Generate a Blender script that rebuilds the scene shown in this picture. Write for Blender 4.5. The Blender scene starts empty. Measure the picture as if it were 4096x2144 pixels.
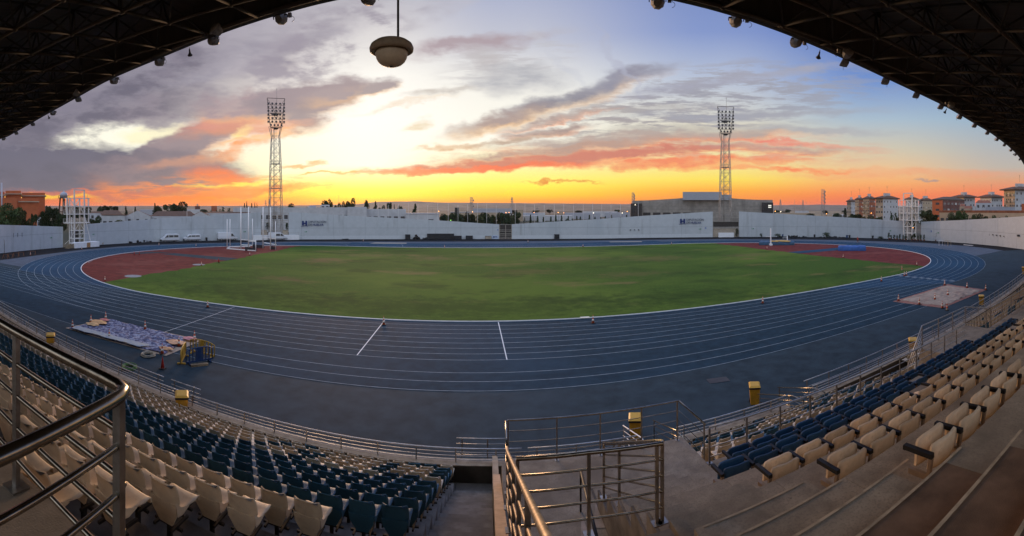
import bpy, math, random
from mathutils import Vector, Matrix, noise as mnoise
random.seed(7)
SC = bpy.context.scene
COL = SC.collection
R = math.radians
# ------------------------------------------------------------------ camera, world, sun, exposure
EYE = 9.76                                   # eye height above the running track, metres
FPX, CX0, HOR = 1808.3, 1888.0, 833.6        # panorama: pixels per radian, column of the stand's normal, horizon row (4096 x 2144)
cam = bpy.data.cameras.new('camera')
cam.type = 'PANO'
cam.panorama_type = 'CENTRAL_CYLINDRICAL'
cam.central_cylindrical_range_u_min = -2048 / FPX
cam.central_cylindrical_range_u_max = 2048 / FPX
cam.central_cylindrical_range_v_min = -(2144 - HOR) / FPX
cam.central_cylindrical_range_v_max = HOR / FPX
cam.central_cylindrical_radius = 1.0
cam.clip_start, cam.clip_end = 0.05, 30000
cam_ob = bpy.data.objects.new('camera', cam)
cam_ob.location = (0, 0, EYE)
cam_ob.rotation_euler = (R(90), 0, -(2048 - CX0) / FPX)
COL.objects.link(cam_ob)
SC.camera = cam_ob
SC.view_settings.view_transform = 'Standard'
SC.view_settings.look = 'None'
SC.view_settings.exposure = 0.0
SC.view_settings.gamma = 1.0
SC.render.engine = 'CYCLES'
SC.cycles.max_bounces = 5
SC.cycles.diffuse_bounces = 3
SC.cycles.glossy_bounces = 3
SC.cycles.volume_bounces = 0
SC.cycles.use_denoising = True
SC.cycles.sample_clamp_indirect = 4.0

def s2l(c):
    return tuple(((x / 255) / 12.92 if x <= 10 else ((x / 255 + .055) / 1.055) ** 2.4) for x in c)

SUN_AZ, SUN_EL = -0.26, R(8)                 # sunset direction, left of the stand's normal
sun = bpy.data.lights.new('sun', 'SUN')
sun.energy = 2.0
sun.angle = R(14)
sun.color = (1.0, 0.60, 0.34)
sun_ob = bpy.data.objects.new('sun', sun)
d = Vector((math.sin(SUN_AZ) * math.cos(SUN_EL), math.cos(SUN_AZ) * math.cos(SUN_EL), math.sin(SUN_EL)))
sun_ob.rotation_euler = d.to_track_quat('Z', 'Y').to_euler()
sun_ob.location = (0, 0, 80)
COL.objects.link(sun_ob)

world = bpy.data.worlds.new('World')
SC.world = world
world.use_nodes = True
NT = world.node_tree
NT.nodes.clear()
def N(t, **kw):
    n = NT.nodes.new(t)
    for k, v in kw.items(): setattr(n, k, v)
    return n
def L(a, b): NT.links.new(a, b)
def setv(sock, v):
    if hasattr(v, 'node'): L(v, sock)
    else: sock.default_value = v
def M(op, a, b=None, c=None, clamp=False):
    n = N('ShaderNodeMath', operation=op, use_clamp=clamp)
    setv(n.inputs[0], a)
    if b is not None: setv(n.inputs[1], b)
    if c is not None: setv(n.inputs[2], c)
    return n.outputs[0]
def MIX(f, a, b, blend='MIX'):
    n = N('ShaderNodeMix', data_type='RGBA', blend_type=blend)
    setv(n.inputs[0], f); setv(n.inputs[6], a if hasattr(a, 'node') else (*a, 1)); setv(n.inputs[7], b if hasattr(b, 'node') else (*b, 1))
    return n.outputs[2]
def SMOOTH(x, a, b):
    n = N('ShaderNodeMapRange', interpolation_type='SMOOTHSTEP')
    setv(n.inputs[0], x); n.inputs[1].default_value = a; n.inputs[2].default_value = b
    return n.outputs[0]
tc = N('ShaderNodeTexCoord')
sep = N('ShaderNodeSeparateXYZ'); L(tc.outputs['Generated'], sep.inputs[0])
az = M('ARCTAN2', sep.outputs[0], sep.outputs[1])
hyp = M('SQRT', M('ADD', M('MULTIPLY', sep.outputs[0], sep.outputs[0]), M('MULTIPLY', sep.outputs[1], sep.outputs[1])))
tel = M('DIVIDE', sep.outputs[2], M('MAXIMUM', hyp, 0.02))
K = 1136.8                                   # sky directions below are noted as azimuth / elevation in units of 1/1136.8
def sky_az(x): return (x - 1186.9) / K
def sky_el(y): return (524.0 - y) / K
def column(stops):
    n = N('ShaderNodeValToRGB')
    cr = n.color_ramp
    st = sorted((max(0, min(1, sky_el(y) / .6)), c) for y, c in stops)
    while len(cr.elements) < len(st): cr.elements.new(.5)
    for e, (p, c) in zip(cr.elements, st):
        e.position = p; e.color = (*s2l(c), 1)
    L(M('DIVIDE', tel, .6), n.inputs[0])
    return n.outputs[0]
COLS = [
 (-150, [(512, (225,105,70)), (480, (200,110,95)), (440, (150,130,145)), (350, (136,135,152)), (200, (140,142,160)), (20, (140,147,172)), (-120, (125,135,165))]),
 (300, [(515, (245,115,55)), (500, (250,125,50)), (470, (225,120,80)), (430, (180,140,140)), (340, (178,164,160)), (200, (158,155,164)), (20, (150,150,170)), (-120, (130,140,170))]),
 (620, [(515, (255,130,35)), (495, (255,175,50)), (468, (255,228,90)), (435, (253,246,205)), (330, (246,240,226)), (230, (222,214,208)), (180, (200,192,196)), (40, (180,176,188)), (-120, (140,147,172))]),
 (930, [(513, (255,150,35)), (495, (255,225,45)), (476, (255,242,80)), (446, (255,247,160)), (415, (254,251,232)), (300, (252,250,244)), (190, (248,246,240)), (60, (212,208,210)), (-120, (150,156,178))]),
 (1280, [(512, (255,140,35)), (490, (255,210,45)), (468, (254,240,80)), (436, (254,242,140)), (390, (252,247,205)), (350, (251,249,236)), (230, (244,241,232)), (100, (193,195,208)), (0, (172,178,203)), (-120, (140,152,190))]),
 (1800, [(512, (250,125,50)), (480, (255,172,58)), (450, (252,224,92)), (410, (246,226,150)), (350, (230,217,182)), (280, (207,207,203)), (200, (182,192,212)), (80, (130,149,200)), (-120, (108,128,185))]),
 (2200, [(512, (238,108,72)), (490, (247,132,78)), (460, (247,172,105)), (430, (238,192,140)), (380, (210,198,172)), (300, (168,187,203)), (200, (110,142,202)), (100, (84,116,188)), (-120, (92,118,180))]),
 (2560, [(512, (232,108,78)), (480, (236,130,92)), (450, (218,160,125)), (420, (188,178,168)), (300, (150,175,197)), (150, (102,132,188)), (-120, (92,118,180))]),
]
EAST = column([(512, (190,172,170)), (440, (182,178,182)), (250, (172,176,184)), (-120, (150,160,180))])
sky = column(COLS[0][1])
for k in range(1, len(COLS)):
    sky = MIX(SMOOTH(az, sky_az(COLS[k-1][0]), sky_az(COLS[k][0])), sky, column(COLS[k][1]))
back = SMOOTH(M('ABSOLUTE', az), 1.25, 1.75)
sky = MIX(back, sky, EAST)
# cloud field: soft ellipses of cloud in sky directions, their borders broken by fractal noise
uv = N('ShaderNodeCombineXYZ'); L(az, uv.inputs[0]); L(tel, uv.inputs[1])
def FBM(scale, detail, rough, stretch, rot=0.0):
    mp = N('ShaderNodeMapping'); L(uv.outputs[0], mp.inputs[0]); mp.inputs['Scale'].default_value = (1, stretch, 1); mp.inputs['Rotation'].default_value = (0, 0, rot)
    n = N('ShaderNodeTexNoise'); n.inputs['Scale'].default_value = scale; n.inputs['Detail'].default_value = detail; n.inputs['Roughness'].default_value = rough
    L(mp.outputs[0], n.inputs['Vector'])
    return n
n1 = FBM(7, 6, .58, 2.2, R(-14))
n2 = FBM(26, 5, .6, 2.0, R(-10))
def centred(n, amp):
    v = N('ShaderNodeVectorMath', operation='SUBTRACT'); L(n.outputs['Color'], v.inputs[0]); v.inputs[1].default_value = (.5, .5, .5)
    m = N('ShaderNodeVectorMath', operation='MULTIPLY'); L(v.outputs[0], m.inputs[0]); m.inputs[1].default_value = amp
    return m.outputs[0]
def VADD(a, b):
    v = N('ShaderNodeVectorMath', operation='ADD'); L(a, v.inputs[0]); L(b, v.inputs[1]); return v.outputs[0]
warp = VADD(VADD(uv.outputs[0], centred(n1, (.13, .060, 0))), centred(n2, (.040, .020, 0)))
n3 = FBM(11, 7, .62, 3.2, R(-16))
streak = SMOOTH(n3.outputs['Fac'], .42, .68)
NCL = 0
def chained():
    """the warped sky direction; every few clouds it is made to wait for the sky so far (keeps the shader's stack small)"""
    global warp, NCL
    NCL += 1
    if NCL % 4 == 0:
        v = N('ShaderNodeVectorMath', operation='MULTIPLY_ADD'); L(sky, v.inputs[0]); v.inputs[1].default_value = (1e-9, 1e-9, 1e-9); L(warp, v.inputs[2]); warp = v.outputs[0]
    return warp
def CLOUD(x, y, hl, ht, rot, col, op, inner=.25):
    """soft cloud centred at sky direction (x, y), half length hl, half thickness ht, rising to the right by rot degrees"""
    global sky
    if op > 1.1 and 360 < x < 2050 and y > 205 and ht > 8 and sum(col) < 520:    # the low sun lights the under edge
        CLOUD(x, y + ht * .62, hl * 1.02, ht * .85, rot, (252, 196, 128) if y < 300 else (252, 150, 78), .8, .1)
    mp = N('ShaderNodeMapping', vector_type='TEXTURE')
    L(chained(), mp.inputs[0])
    mp.inputs['Location'].default_value = (sky_az(x), sky_el(y), 0)
    mp.inputs['Rotation'].default_value = (0, 0, R(rot))
    mp.inputs['Scale'].default_value = (hl * 1.32 / K, ht * 1.4 / K, 1)
    ln = N('ShaderNodeVectorMath', operation='LENGTH'); L(mp.outputs[0], ln.inputs[0])
    f = M('MULTIPLY', SMOOTH(ln.outputs['Value'], 1.0, inner), op)
    f = M('MULTIPLY', f, M('ADD', M('MULTIPLY', streak, .45), .6), clamp=True)
    sky = MIX(f, sky, s2l(col))
# wide thin veil on the left and upper part
CLOUD(300, 190, 620, 190, 14, (140,135,152), .75, .1)
CLOUD(820, 30, 330, 50, 18, (170,165,175), .6)
CLOUD(610, 205, 250, 22, 26, (205,198,196), .6)
CLOUD(745, 118, 190, 26, 26, (146,140,155), 1.2)
CLOUD(560, 160, 170, 30, 28, (150,145,160), .9)
CLOUD(1000, 40, 260, 22, 14, (188,184,192), .6)
CLOUD(300, 240, 360, 70, 27, (128,121,136), 1.0)
CLOUD(120, 300, 240, 60, 22, (128,122,138), 1.0)
CLOUD(420, 275, 190, 40, 14, (138,128,140), 1.1)
# bright breaks
CLOUD(262, 352, 135, 40, 8, (255,251,232), 1.6, .45)
CLOUD(395, 332, 95, 20, 4, (255,247,208), 1.5)
CLOUD(40, 385, 90, 22, 12, (205,195,205), .9)
# tongue between the break and the glow
CLOUD(480, 352, 175, 34, 22, (150,133,140), 1.6, .5)
CLOUD(560, 392, 170, 13, 24, (247,160,105), 1.0)
CLOUD(585, 303, 130, 26, 8, (212,142,128), 1.3)
CLOUD(604, 335, 36, 14, 30, (255,226,150), 1.4)
# heavy bank low on the left with its fiery tip
CLOUD(150, 428, 430, 62, -1, (106,102,120), 1.8, .5)
CLOUD(420, 432, 190, 42, -3, (136,120,130), 1.7, .5)
CLOUD(555, 440, 85, 24, -8, (238,118,72), 1.3)
CLOUD(470, 404, 130, 14, 6, (214,150,120), .9)
CLOUD(330, 484, 420, 11, 2, (216,112,86), 1.0, .4)
CLOUD(110, 497, 150, 6, 0, (255,205,60), 1.3)
CLOUD(560, 464, 120, 6, 4, (255,226,90), 1.3)
CLOUD(600, 486, 230, 8, 4, (240,112,60), 1.1)
CLOUD(420, 503, 330, 7, 0, (250,125,45), 1.0)
# purple cloud on both sides of the left mast
CLOUD(640, 262, 160, 32, 4, (168,146,152), 1.4, .45)
CLOUD(770, 246, 150, 38, 10, (150,136,146), 1.7, .5)
CLOUD(850, 225, 90, 24, 12, (156,142,150), 1.4)
CLOUD(945, 222, 62, 16, 16, (158,146,152), 1.6)
CLOUD(765, 292, 75, 28, 0, (150,138,146), 1.6)
CLOUD(690, 318, 120, 14, 10, (226,164,138), 1.0)
CLOUD(640, 345, 120, 8, 16, (250,182,110), .9)
def VEIL(x, y, hl, ht, rot, col, op, w=None):
    """wispy streaks only, inside a soft ellipse"""
    global sky
    mp = N('ShaderNodeMapping', vector_type='TEXTURE'); L(chained(), mp.inputs[0])
    mp.inputs['Location'].default_value = (sky_az(x), sky_el(y), 0); mp.inputs['Rotation'].default_value = (0, 0, R(rot)); mp.inputs['Scale'].default_value = (hl / K, ht / K, 1)
    ln = N('ShaderNodeVectorMath', operation='LENGTH'); L(mp.outputs[0], ln.inputs[0])
    f = M('MULTIPLY', M('MULTIPLY', SMOOTH(ln.outputs['Value'], 1.0, .3), w or wisp), op, clamp=True)
    sky = MIX(f, sky, s2l(col))
n4 = FBM(9, 9, .66, 7.5, R(-10))
wisp = SMOOTH(n4.outputs['Fac'], .45, .58)
VEIL(1690, 285, 470, 140, 9, (160,150,152), .9)
VEIL(1480, 385, 560, 45, 4, (222,130,104), .85)
VEIL(1900, 380, 420, 50, 0, (226,150,128), .8)
VEIL(1900, 240, 460, 100, 5, (156,158,172), .8)
VEIL(1290, 150, 240, 90, 14, (186,182,186), .6)
n5 = FBM(8, 9, .6, 2.4, R(-27))
puff = SMOOTH(n5.outputs['Fac'], .45, .62)
VEIL(800, 120, 420, 110, 24, (150,143,158), .9, puff)
VEIL(250, 230, 440, 190, 24, (100,95,112), .85, puff)
VEIL(150, 425, 480, 66, 2, (96,92,110), .6, puff)
VEIL(700, 250, 260, 60, 8, (140,128,138), .7, puff)
VEIL(500, 470, 420, 40, 2, (250,140,70), .8)
# small clouds over the glow
CLOUD(1190, 112, 190, 22, 8, (172,156,164), 1.2)
CLOUD(1010, 265, 130, 7, 10, (226,202,176), .6)
CLOUD(1115, 232, 110, 11, 8, (190,182,176), .9)
CLOUD(1050, 310, 42, 16, 10, (222,204,172), 1.0)
CLOUD(1225, 155, 60, 32, -30, (186,180,182), .9)
CLOUD(1300, 195, 120, 42, 5, (180,180,186), 1.1)
CLOUD(1400, 140, 110, 12, -50, (196,198,208), .6)
CLOUD(1130, 372, 100, 9, 6, (214,176,140), 1.2)
CLOUD(760, 413, 50, 6, 3, (226,156,80), 1.2)
CLOUD(835, 436, 75, 4, 0, (236,172,80), 1.2)
# long streaks on the right of the glow
CLOUD(1390, 258, 280, 22, 17, (142,137,146), 1.3, .1)
CLOUD(1470, 222, 200, 16, 15, (146,143,154), 1.0, .1)
CLOUD(1250, 298, 130, 20, 14, (170,150,146), 1.2)
CLOUD(1570, 195, 120, 22, 12, (146,144,160), 1.1)
CLOUD(1840, 203, 330, 14, 8, (164,164,180), 1.0)
CLOUD(1560, 150, 120, 9, -52, (176,178,196), .7)
CLOUD(1560, 280, 230, 12, 4, (178,172,170), .8)
CLOUD(1390, 300, 150, 9, 12, (176,156,150), 1.2)
CLOUD(1370, 328, 110, 10, 6, (170,148,142), 1.3)
CLOUD(1290, 350, 120, 7, 8, (190,166,148), 1.1)
CLOUD(1650, 345, 420, 16, 3, (182,164,156), 1.3)
CLOUD(1420, 375, 300, 13, 5, (186,152,138), 1.4)
CLOUD(1900, 372, 230, 12, -2, (188,150,142), 1.2)
CLOUD(1960, 358, 170, 7, -3, (234,138,118), 1.0)
CLOUD(1880, 285, 330, 12, 2, (164,164,174), 1.0)
CLOUD(2030, 322, 260, 9, -2, (172,172,178), .8)
CLOUD(1720, 322, 260, 10, 3, (186,180,172), .8)
CLOUD(1380, 402, 470, 13, 4, (206,126,108), 1.5, .4)
CLOUD(1200, 425, 290, 9, 3, (240,112,78), 1.4, .4)
CLOUD(1720, 408, 330, 10, 1, (242,140,98), 1.2)
CLOUD(1950, 425, 260, 7, -1, (248,140,92), 1.1)
CLOUD(1420, 458, 90, 3.2, 0, (232,146,60), 1.2)
CLOUD(2340, 457, 20, 3.5, 2, (140,138,150), 1.0)
CLOUD(2300, 440, 330, 9, 0, (240,150,110), .5)
# Nishita twilight under it (low sun in the same direction) as the physical base of the light
nis = N('ShaderNodeTexSky', sky_type='NISHITA', sun_disc=False)
nis.sun_elevation = SUN_EL
nis.sun_rotation = SUN_AZ
nis.altitude = 20
nisc = MIX(1.0, nis.outputs[0], (.006, .006, .006), 'MULTIPLY')
sky = MIX(1.0, sky, nisc, 'ADD')
# unseen sky overhead and behind the stand is boosted as added fill light
gain = M('ADD', 1.0, M('ADD', M('MULTIPLY', SMOOTH(tel, .52, 1.1), 1.7), M('MULTIPLY', back, .85)))
gn = N('ShaderNodeCombineXYZ')
for i in range(3): L(gain, gn.inputs[i])
sky = MIX(1.0, sky, gn.outputs[0], 'MULTIPLY')
bg = N('ShaderNodeBackground'); L(sky, bg.inputs[0]); bg.inputs[1].default_value = 1.0
out = N('ShaderNodeOutputWorld'); L(bg.outputs[0], out.inputs[0])
world.cycles.sampling_method = 'MANUAL'
world.cycles.sample_map_resolution = 1024
# ------------------------------------------------------------------ helpers
def at(x, y, z=0.0):
    """point at height z that the panorama's pixel (x, y) shows"""
    t = (x - CX0) / FPX; r = FPX * (EYE - z) / (y - HOR)
    return Vector((r * math.sin(t), r * math.cos(t), z))
def ar(x, r, z=0.0):
    t = (x - CX0) / FPX
    return Vector((r * math.sin(t), r * math.cos(t), z))
def zat(y, r): return EYE - (y - HOR) * r / FPX
def mat(name, col, rough=.8, metal=0., var=.25, scale=3., col2=None, bump=0., bscale=None, spec=.3, detail=6, stretch=None, emit=None):
    m = bpy.data.materials.new(name); m.use_nodes = True
    nt = m.node_tree; b = nt.nodes['Principled BSDF']
    b.inputs['Roughness'].default_value = rough; b.inputs['Metallic'].default_value = metal
    b.inputs['Specular IOR Level'].default_value = spec
    tcn = nt.nodes.new('ShaderNodeTexCoord'); src = tcn.outputs['Object']
    if stretch:
        mp = nt.nodes.new('ShaderNodeMapping'); mp.inputs['Scale'].default_value = stretch; nt.links.new(src, mp.inputs[0]); src = mp.outputs[0]
    no = nt.nodes.new('ShaderNodeTexNoise'); no.inputs['Scale'].default_value = scale; no.inputs['Detail'].default_value = detail; no.inputs['Roughness'].default_value = .62
    nt.links.new(src, no.inputs['Vector'])
    rp = nt.nodes.new('ShaderNodeValToRGB'); rp.color_ramp.elements[0].position = .32; rp.color_ramp.elements[1].position = .68
    c2 = col2 or tuple(min(1, c * (1 + var)) for c in col)
    c1 = col if col2 else tuple(c * (1 - var) for c in col)
    rp.color_ramp.elements[0].color = (*c1, 1); rp.color_ramp.elements[1].color = (*c2, 1)
    nt.links.new(no.outputs['Fac'], rp.inputs[0]); nt.links.new(rp.outputs[0], b.inputs['Base Color'])
    if bump:
        nb = nt.nodes.new('ShaderNodeTexNoise'); nb.inputs['Scale'].default_value = bscale or scale * 6; nb.inputs['Detail'].default_value = 5
        nt.links.new(src, nb.inputs['Vector'])
        bu = nt.nodes.new('ShaderNodeBump'); bu.inputs['Strength'].default_value = bump; bu.inputs['Distance'].default_value = .02
        nt.links.new(nb.outputs['Fac'], bu.inputs['Height']); nt.links.new(bu.outputs[0], b.inputs['Normal'])
    if emit:
        b.inputs['Emission Color'].default_value = (*emit[0], 1); b.inputs['Emission Strength'].default_value = emit[1]
    m['nodes'] = 1
    return m
def two_scale(m, col, scale, lo=.45, hi=.65, fac=.6, stretch=None, detail=5):
    """second, larger patch pattern laid over a material's base colour"""
    nt = m.node_tree; b = nt.nodes['Principled BSDF']
    old = b.inputs['Base Color'].links[0].from_socket
    tcn = nt.nodes.new('ShaderNodeTexCoord'); src = tcn.outputs['Object']
    if stretch:
        mp = nt.nodes.new('ShaderNodeMapping'); mp.inputs['Scale'].default_value = stretch; nt.links.new(src, mp.inputs[0]); src = mp.outputs[0]
    no = nt.nodes.new('ShaderNodeTexNoise'); no.inputs['Scale'].default_value = scale; no.inputs['Detail'].default_value = detail; no.inputs['Roughness'].default_value = .6
    nt.links.new(src, no.inputs['Vector'])
    mr = nt.nodes.new('ShaderNodeMapRange'); mr.interpolation_type = 'SMOOTHSTEP'
    mr.inputs[1].default_value = lo; mr.inputs[2].default_value = hi; mr.inputs[4].default_value = fac
    nt.links.new(no.outputs['Fac'], mr.inputs[0])
    mx = nt.nodes.new('ShaderNodeMix'); mx.data_type = 'RGBA'
    nt.links.new(mr.outputs[0], mx.inputs[0]); nt.links.new(old, mx.inputs[6]); mx.inputs[7].default_value = (*col, 1)
    nt.links.new(mx.outputs[2], b.inputs['Base Color'])
    return m
KIDS = {}
class MB:
    """collects shapes, then links them as one mesh object"""
    def __init__(s): s.v = []; s.f = []; s.sm = set()
    def face(s, pts, smooth=False):
        k = len(s.v); s.v += [tuple(p) for p in pts]; s.f.append(tuple(range(k, k + len(pts))))
        return s
    def box(s, c, size, rz=0., tilt=0.):
        m = Matrix.Translation(c) @ Matrix.Rotation(rz, 4, 'Z') @ Matrix.Rotation(tilt, 4, 'X')
        k = len(s.v); h = [q / 2 for q in size]
        for x in (-1, 1):
            for y in (-1, 1):
                for z in (-1, 1): s.v.append(tuple(m @ Vector((x * h[0], y * h[1], z * h[2]))))
        s.f += [tuple(k + i for i in q) for q in ((0,1,3,2),(4,6,7,5),(0,4,5,1),(2,3,7,6),(0,2,6,4),(1,5,7,3))]
        return s
    def beam(s, p, q, w, h=None):
        p, q = Vector(p), Vector(q); h = h or w
        d = (q - p); ln = d.length
        if ln < 1e-6: return s
        d /= ln; up = Vector((0, 0, 1)) if abs(d.z) < .95 else Vector((0, 1, 0))
        a = d.cross(up).normalized() * (w / 2); b = a.cross(d).normalized() * (h / 2)
        k = len(s.v)
        for e in (p, q):
            for m_ in (a + b, -a + b, -a - b, a - b): s.v.append(tuple(e + m_))
        s.f += [(k, k+1, k+5, k+4), (k+1, k+2, k+6, k+5), (k+2, k+3, k+7, k+6), (k+3, k, k+4, k+7), (k+3, k+2, k+1, k), (k+4, k+5, k+6, k+7)]
        return s
    def tube(s, pts, r, n=8, closed=False, r2=None):
        pts = [Vector(p) for p in pts]; k0 = len(s.v); m_ = len(pts)
        prev = None
        for i, p in enumerate(pts):
            if closed: d = pts[(i + 1) % m_] - pts[i - 1]
            else: d = pts[min(i + 1, m_ - 1)] - pts[max(i - 1, 0)]
            d = d.normalized()
            if prev is None:
                up = Vector((0, 0, 1)) if abs(d.z) < .9 else Vector((0, 1, 0)); a = d.cross(up).normalized()
            else: a = (prev - d * prev.dot(d)).normalized()
            prev = a; b = a.cross(d)
            rr = r if r2 is None else r + (r2 - r) * i / (m_ - 1)
            for j in range(n):
                t = 2 * math.pi * j / n
                s.v.append(tuple(p + a * (rr * math.cos(t)) + b * (rr * math.sin(t))))
        for i in range(m_ if closed else m_ - 1):
            for j in range(n):
                i2 = (i + 1) % m_
                s.sm.add(len(s.f)); s.f.append((k0 + i*n + j, k0 + i*n + (j+1) % n, k0 + i2*n + (j+1) % n, k0 + i2*n + j))
        if not closed:
            s.f.append(tuple(k0 + j for j in range(n))[::-1]); s.f.append(tuple(k0 + (m_-1)*n + j for j in range(n)))
        return s
    def lathe(s, prof, c=(0, 0, 0), n=20, axis=None):
        k = len(s.v); c = Vector(c); m = axis or Matrix.Identity(3)
        for r, z in prof:
            for j in range(n):
                t = 2 * math.pi * j / n
                s.v.append(tuple(c + m @ Vector((r * math.cos(t), r * math.sin(t), z))))
        for i in range(len(prof) - 1):
            for j in range(n):
                s.sm.add(len(s.f)); s.f.append((k + i*n + j, k + i*n + (j+1) % n, k + (i+1)*n + (j+1) % n, k + (i+1)*n + j))
        s.f.append(tuple(k + j for j in range(n))[::-1]); s.f.append(tuple(k + (len(prof)-1)*n + j for j in range(n)))
        return s
    def prism(s, poly, z0, z1):
        """vertical prism over a plan polygon; z1 may be a list of heights per corner"""
        n = len(poly); k = len(s.v)
        zt = z1 if isinstance(z1, (list, tuple)) else [z1] * n
        for p in poly: s.v.append((p[0], p[1], z0))
        for p, z in zip(poly, zt): s.v.append((p[0], p[1], z))
        for i in range(n): s.f.append((k + i, k + (i+1) % n, k + n + (i+1) % n, k + n + i))
        s.f.append(tuple(range(k + n, k + 2*n))); s.f.append(tuple(range(k, k + n))[::-1])
        return s
    def ball(s, c, r, n=10, m=6, sq=(1, 1, 1)):
        prof = [(max(1e-3, math.sin(math.pi * i / m)) * r, -math.cos(math.pi * i / m) * r * sq[2]) for i in range(m + 1)]
        return s.lathe(prof, c, n)
    def add(s, o, mtx):
        k = len(s.v); s.v += [tuple(mtx @ Vector(p)) for p in o.v]; kf = len(s.f)
        s.f += [tuple(k + i for i in f) for f in o.f]; s.sm |= {kf + i for i in o.sm}
        return s
    def mesh(s, name, m, smooth=None):
        me = bpy.data.meshes.new(name); me.from_pydata(s.v, [], s.f)
        if m is not None: me.materials.append(m)
        if smooth == 'all': me.polygons.foreach_set('use_smooth', [True] * len(s.f))
        elif s.sm: me.polygons.foreach_set('use_smooth', [i in s.sm for i in range(len(s.f))])
        me.update(); return me
    def build(s, name, m, parent=None, smooth=None, loc=None):
        o = bpy.data.objects.new(name, s.mesh(name, m, smooth)); COL.objects.link(o)
        if parent is not None: o.parent = parent; KIDS.setdefault(parent.name, []).append(o)
        if loc is not None: o.location = loc
        return o
def tag(o, label, cat, group=None):
    o['label'] = label; o['category'] = cat
    if group: o['group'] = group
    return o
def struct(o, kind='structure'): o['kind'] = kind; return o
def thing(name, label, cat, loc=(0, 0, 0), rz=0., group=None):
    o = bpy.data.objects.new(name, None); COL.objects.link(o); o.empty_display_size = .2
    o.location = loc; o.rotation_euler = (0, 0, rz)
    return tag(o, label, cat, group)
def dup(o, loc=None, rz=None, label=None, group=None, parent=None):
    c = o.copy(); COL.objects.link(c)
    if parent is not None: c.parent = parent; KIDS.setdefault(parent.name, []).append(c)
    if loc is not None: c.location = loc
    if rz is not None: c.rotation_euler = (0, 0, rz)
    if label: c['label'] = label
    if group: c['group'] = group
    for ch in KIDS.get(o.name, ()): dup(ch, parent=c)
    return c
def part(name, me, parent, loc=(0, 0, 0)):
    o = bpy.data.objects.new(name, me); COL.objects.link(o); o.parent = parent; KIDS.setdefault(parent.name, []).append(o); o.location = loc; return o
def nth(n):
    return '%d%s' % (n, 'th' if 10 <= n % 100 <= 20 else {1: 'st', 2: 'nd', 3: 'rd'}.get(n % 10, 'th'))
def lerp(a, b, t): return a + (b - a) * t
def interp(x, xs, ys):
    if x <= xs[0]: return ys[0]
    for i in range(1, len(xs)):
        if x <= xs[i]: return lerp(ys[i-1], ys[i], (x - xs[i-1]) / (xs[i] - xs[i-1]))
    return ys[-1]
# ------------------------------------------------------------------ materials
M_track = two_scale(mat('sky_tinted_rubber', (.013, .042, .076), .85, spec=.08, var=.3, scale=1.3, bump=.3, bscale=60), (.018, .060, .108), .07, .4, .7, .8)  # bluer than the straight: sky reflection on the bends put into the colour
M_strt = two_scale(two_scale(mat('straight_rubber', (.015, .034, .049), .85, spec=.06, var=.3, scale=1.3, bump=.3, bscale=60), (.019, .046, .072), .05, .4, .7, .8), (.010, .023, .033), .3, .55, .75, .6, (.15, 1, 1))
M_apron = two_scale(mat('apron_rubber', (.027, .042, .051), .8, spec=.06, var=.3, scale=.9, bump=.35, bscale=50), (.036, .055, .069), .06, .4, .7, .7)
M_line = mat('white_line_paint', (.24, .28, .30), .8, var=.3, scale=2)
M_kerb = mat('white_kerb_paint', (.62, .63, .62), .7, var=.12, scale=2)
M_grass = two_scale(two_scale(two_scale(two_scale(mat('turf', (.022, .054, .007), .95, col2=(.056, .106, .013), scale=3.5, bump=1.0, bscale=14, spec=.08, detail=9), (.085, .130, .016), .03, .42, .58, .75, (.6, 1, 1)), (.014, .036, .006), .12, .50, .66, .6, (.7, 1, 1), 9), (.17, .118, .045), .10, .56, .70, .72, (.55, 1, 1), 10), (.12, .085, .035), .9, .60, .72, .5, (.6, 1, 1), 8)
def worn(m, px, py, hx, hy, col, fac):
    """worn turf round one spot of the pitch, broken up by noise"""
    nt = m.node_tree; b = nt.nodes['Principled BSDF']; old = b.inputs['Base Color'].links[0].from_socket; c = at(px * 1.5907, py * 1.5907)
    tcn = nt.nodes.new('ShaderNodeTexCoord'); mp = nt.nodes.new('ShaderNodeMapping'); mp.vector_type = 'TEXTURE'
    mp.inputs['Location'].default_value = (c.x, c.y, 0); mp.inputs['Scale'].default_value = (hx, hy, 100); nt.links.new(tcn.outputs['Object'], mp.inputs[0])
    ln = nt.nodes.new('ShaderNodeVectorMath'); ln.operation = 'LENGTH'; nt.links.new(mp.outputs[0], ln.inputs[0])
    no = nt.nodes.new('ShaderNodeTexNoise'); no.inputs['Scale'].default_value = .55; no.inputs['Detail'].default_value = 9; no.inputs['Roughness'].default_value = .7; nt.links.new(tcn.outputs['Object'], no.inputs['Vector'])
    ma = nt.nodes.new('ShaderNodeMath'); ma.operation = 'MULTIPLY_ADD'; ma.inputs[1].default_value = 2.2; nt.links.new(no.outputs['Fac'], ma.inputs[0]); 
    sb = nt.nodes.new('ShaderNodeMath'); sb.operation = 'SUBTRACT'; sb.inputs[0].default_value = -.1; nt.links.new(ln.outputs['Value'], sb.inputs[1]); nt.links.new(sb.outputs[0], ma.inputs[2])
    mr = nt.nodes.new('ShaderNodeMapRange'); mr.interpolation_type = 'SMOOTHSTEP'; mr.inputs[1].default_value = .25; mr.inputs[2].default_value = 1.0; mr.inputs[4].default_value = fac; nt.links.new(ma.outputs[0], mr.inputs[0])
    mx = nt.nodes.new('ShaderNodeMix'); mx.data_type = 'RGBA'; nt.links.new(mr.outputs[0], mx.inputs[0]); nt.links.new(old, mx.inputs[6]); mx.inputs[7].default_value = (*col, 1); nt.links.new(mx.outputs[2], b.inputs['Base Color'])
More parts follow.
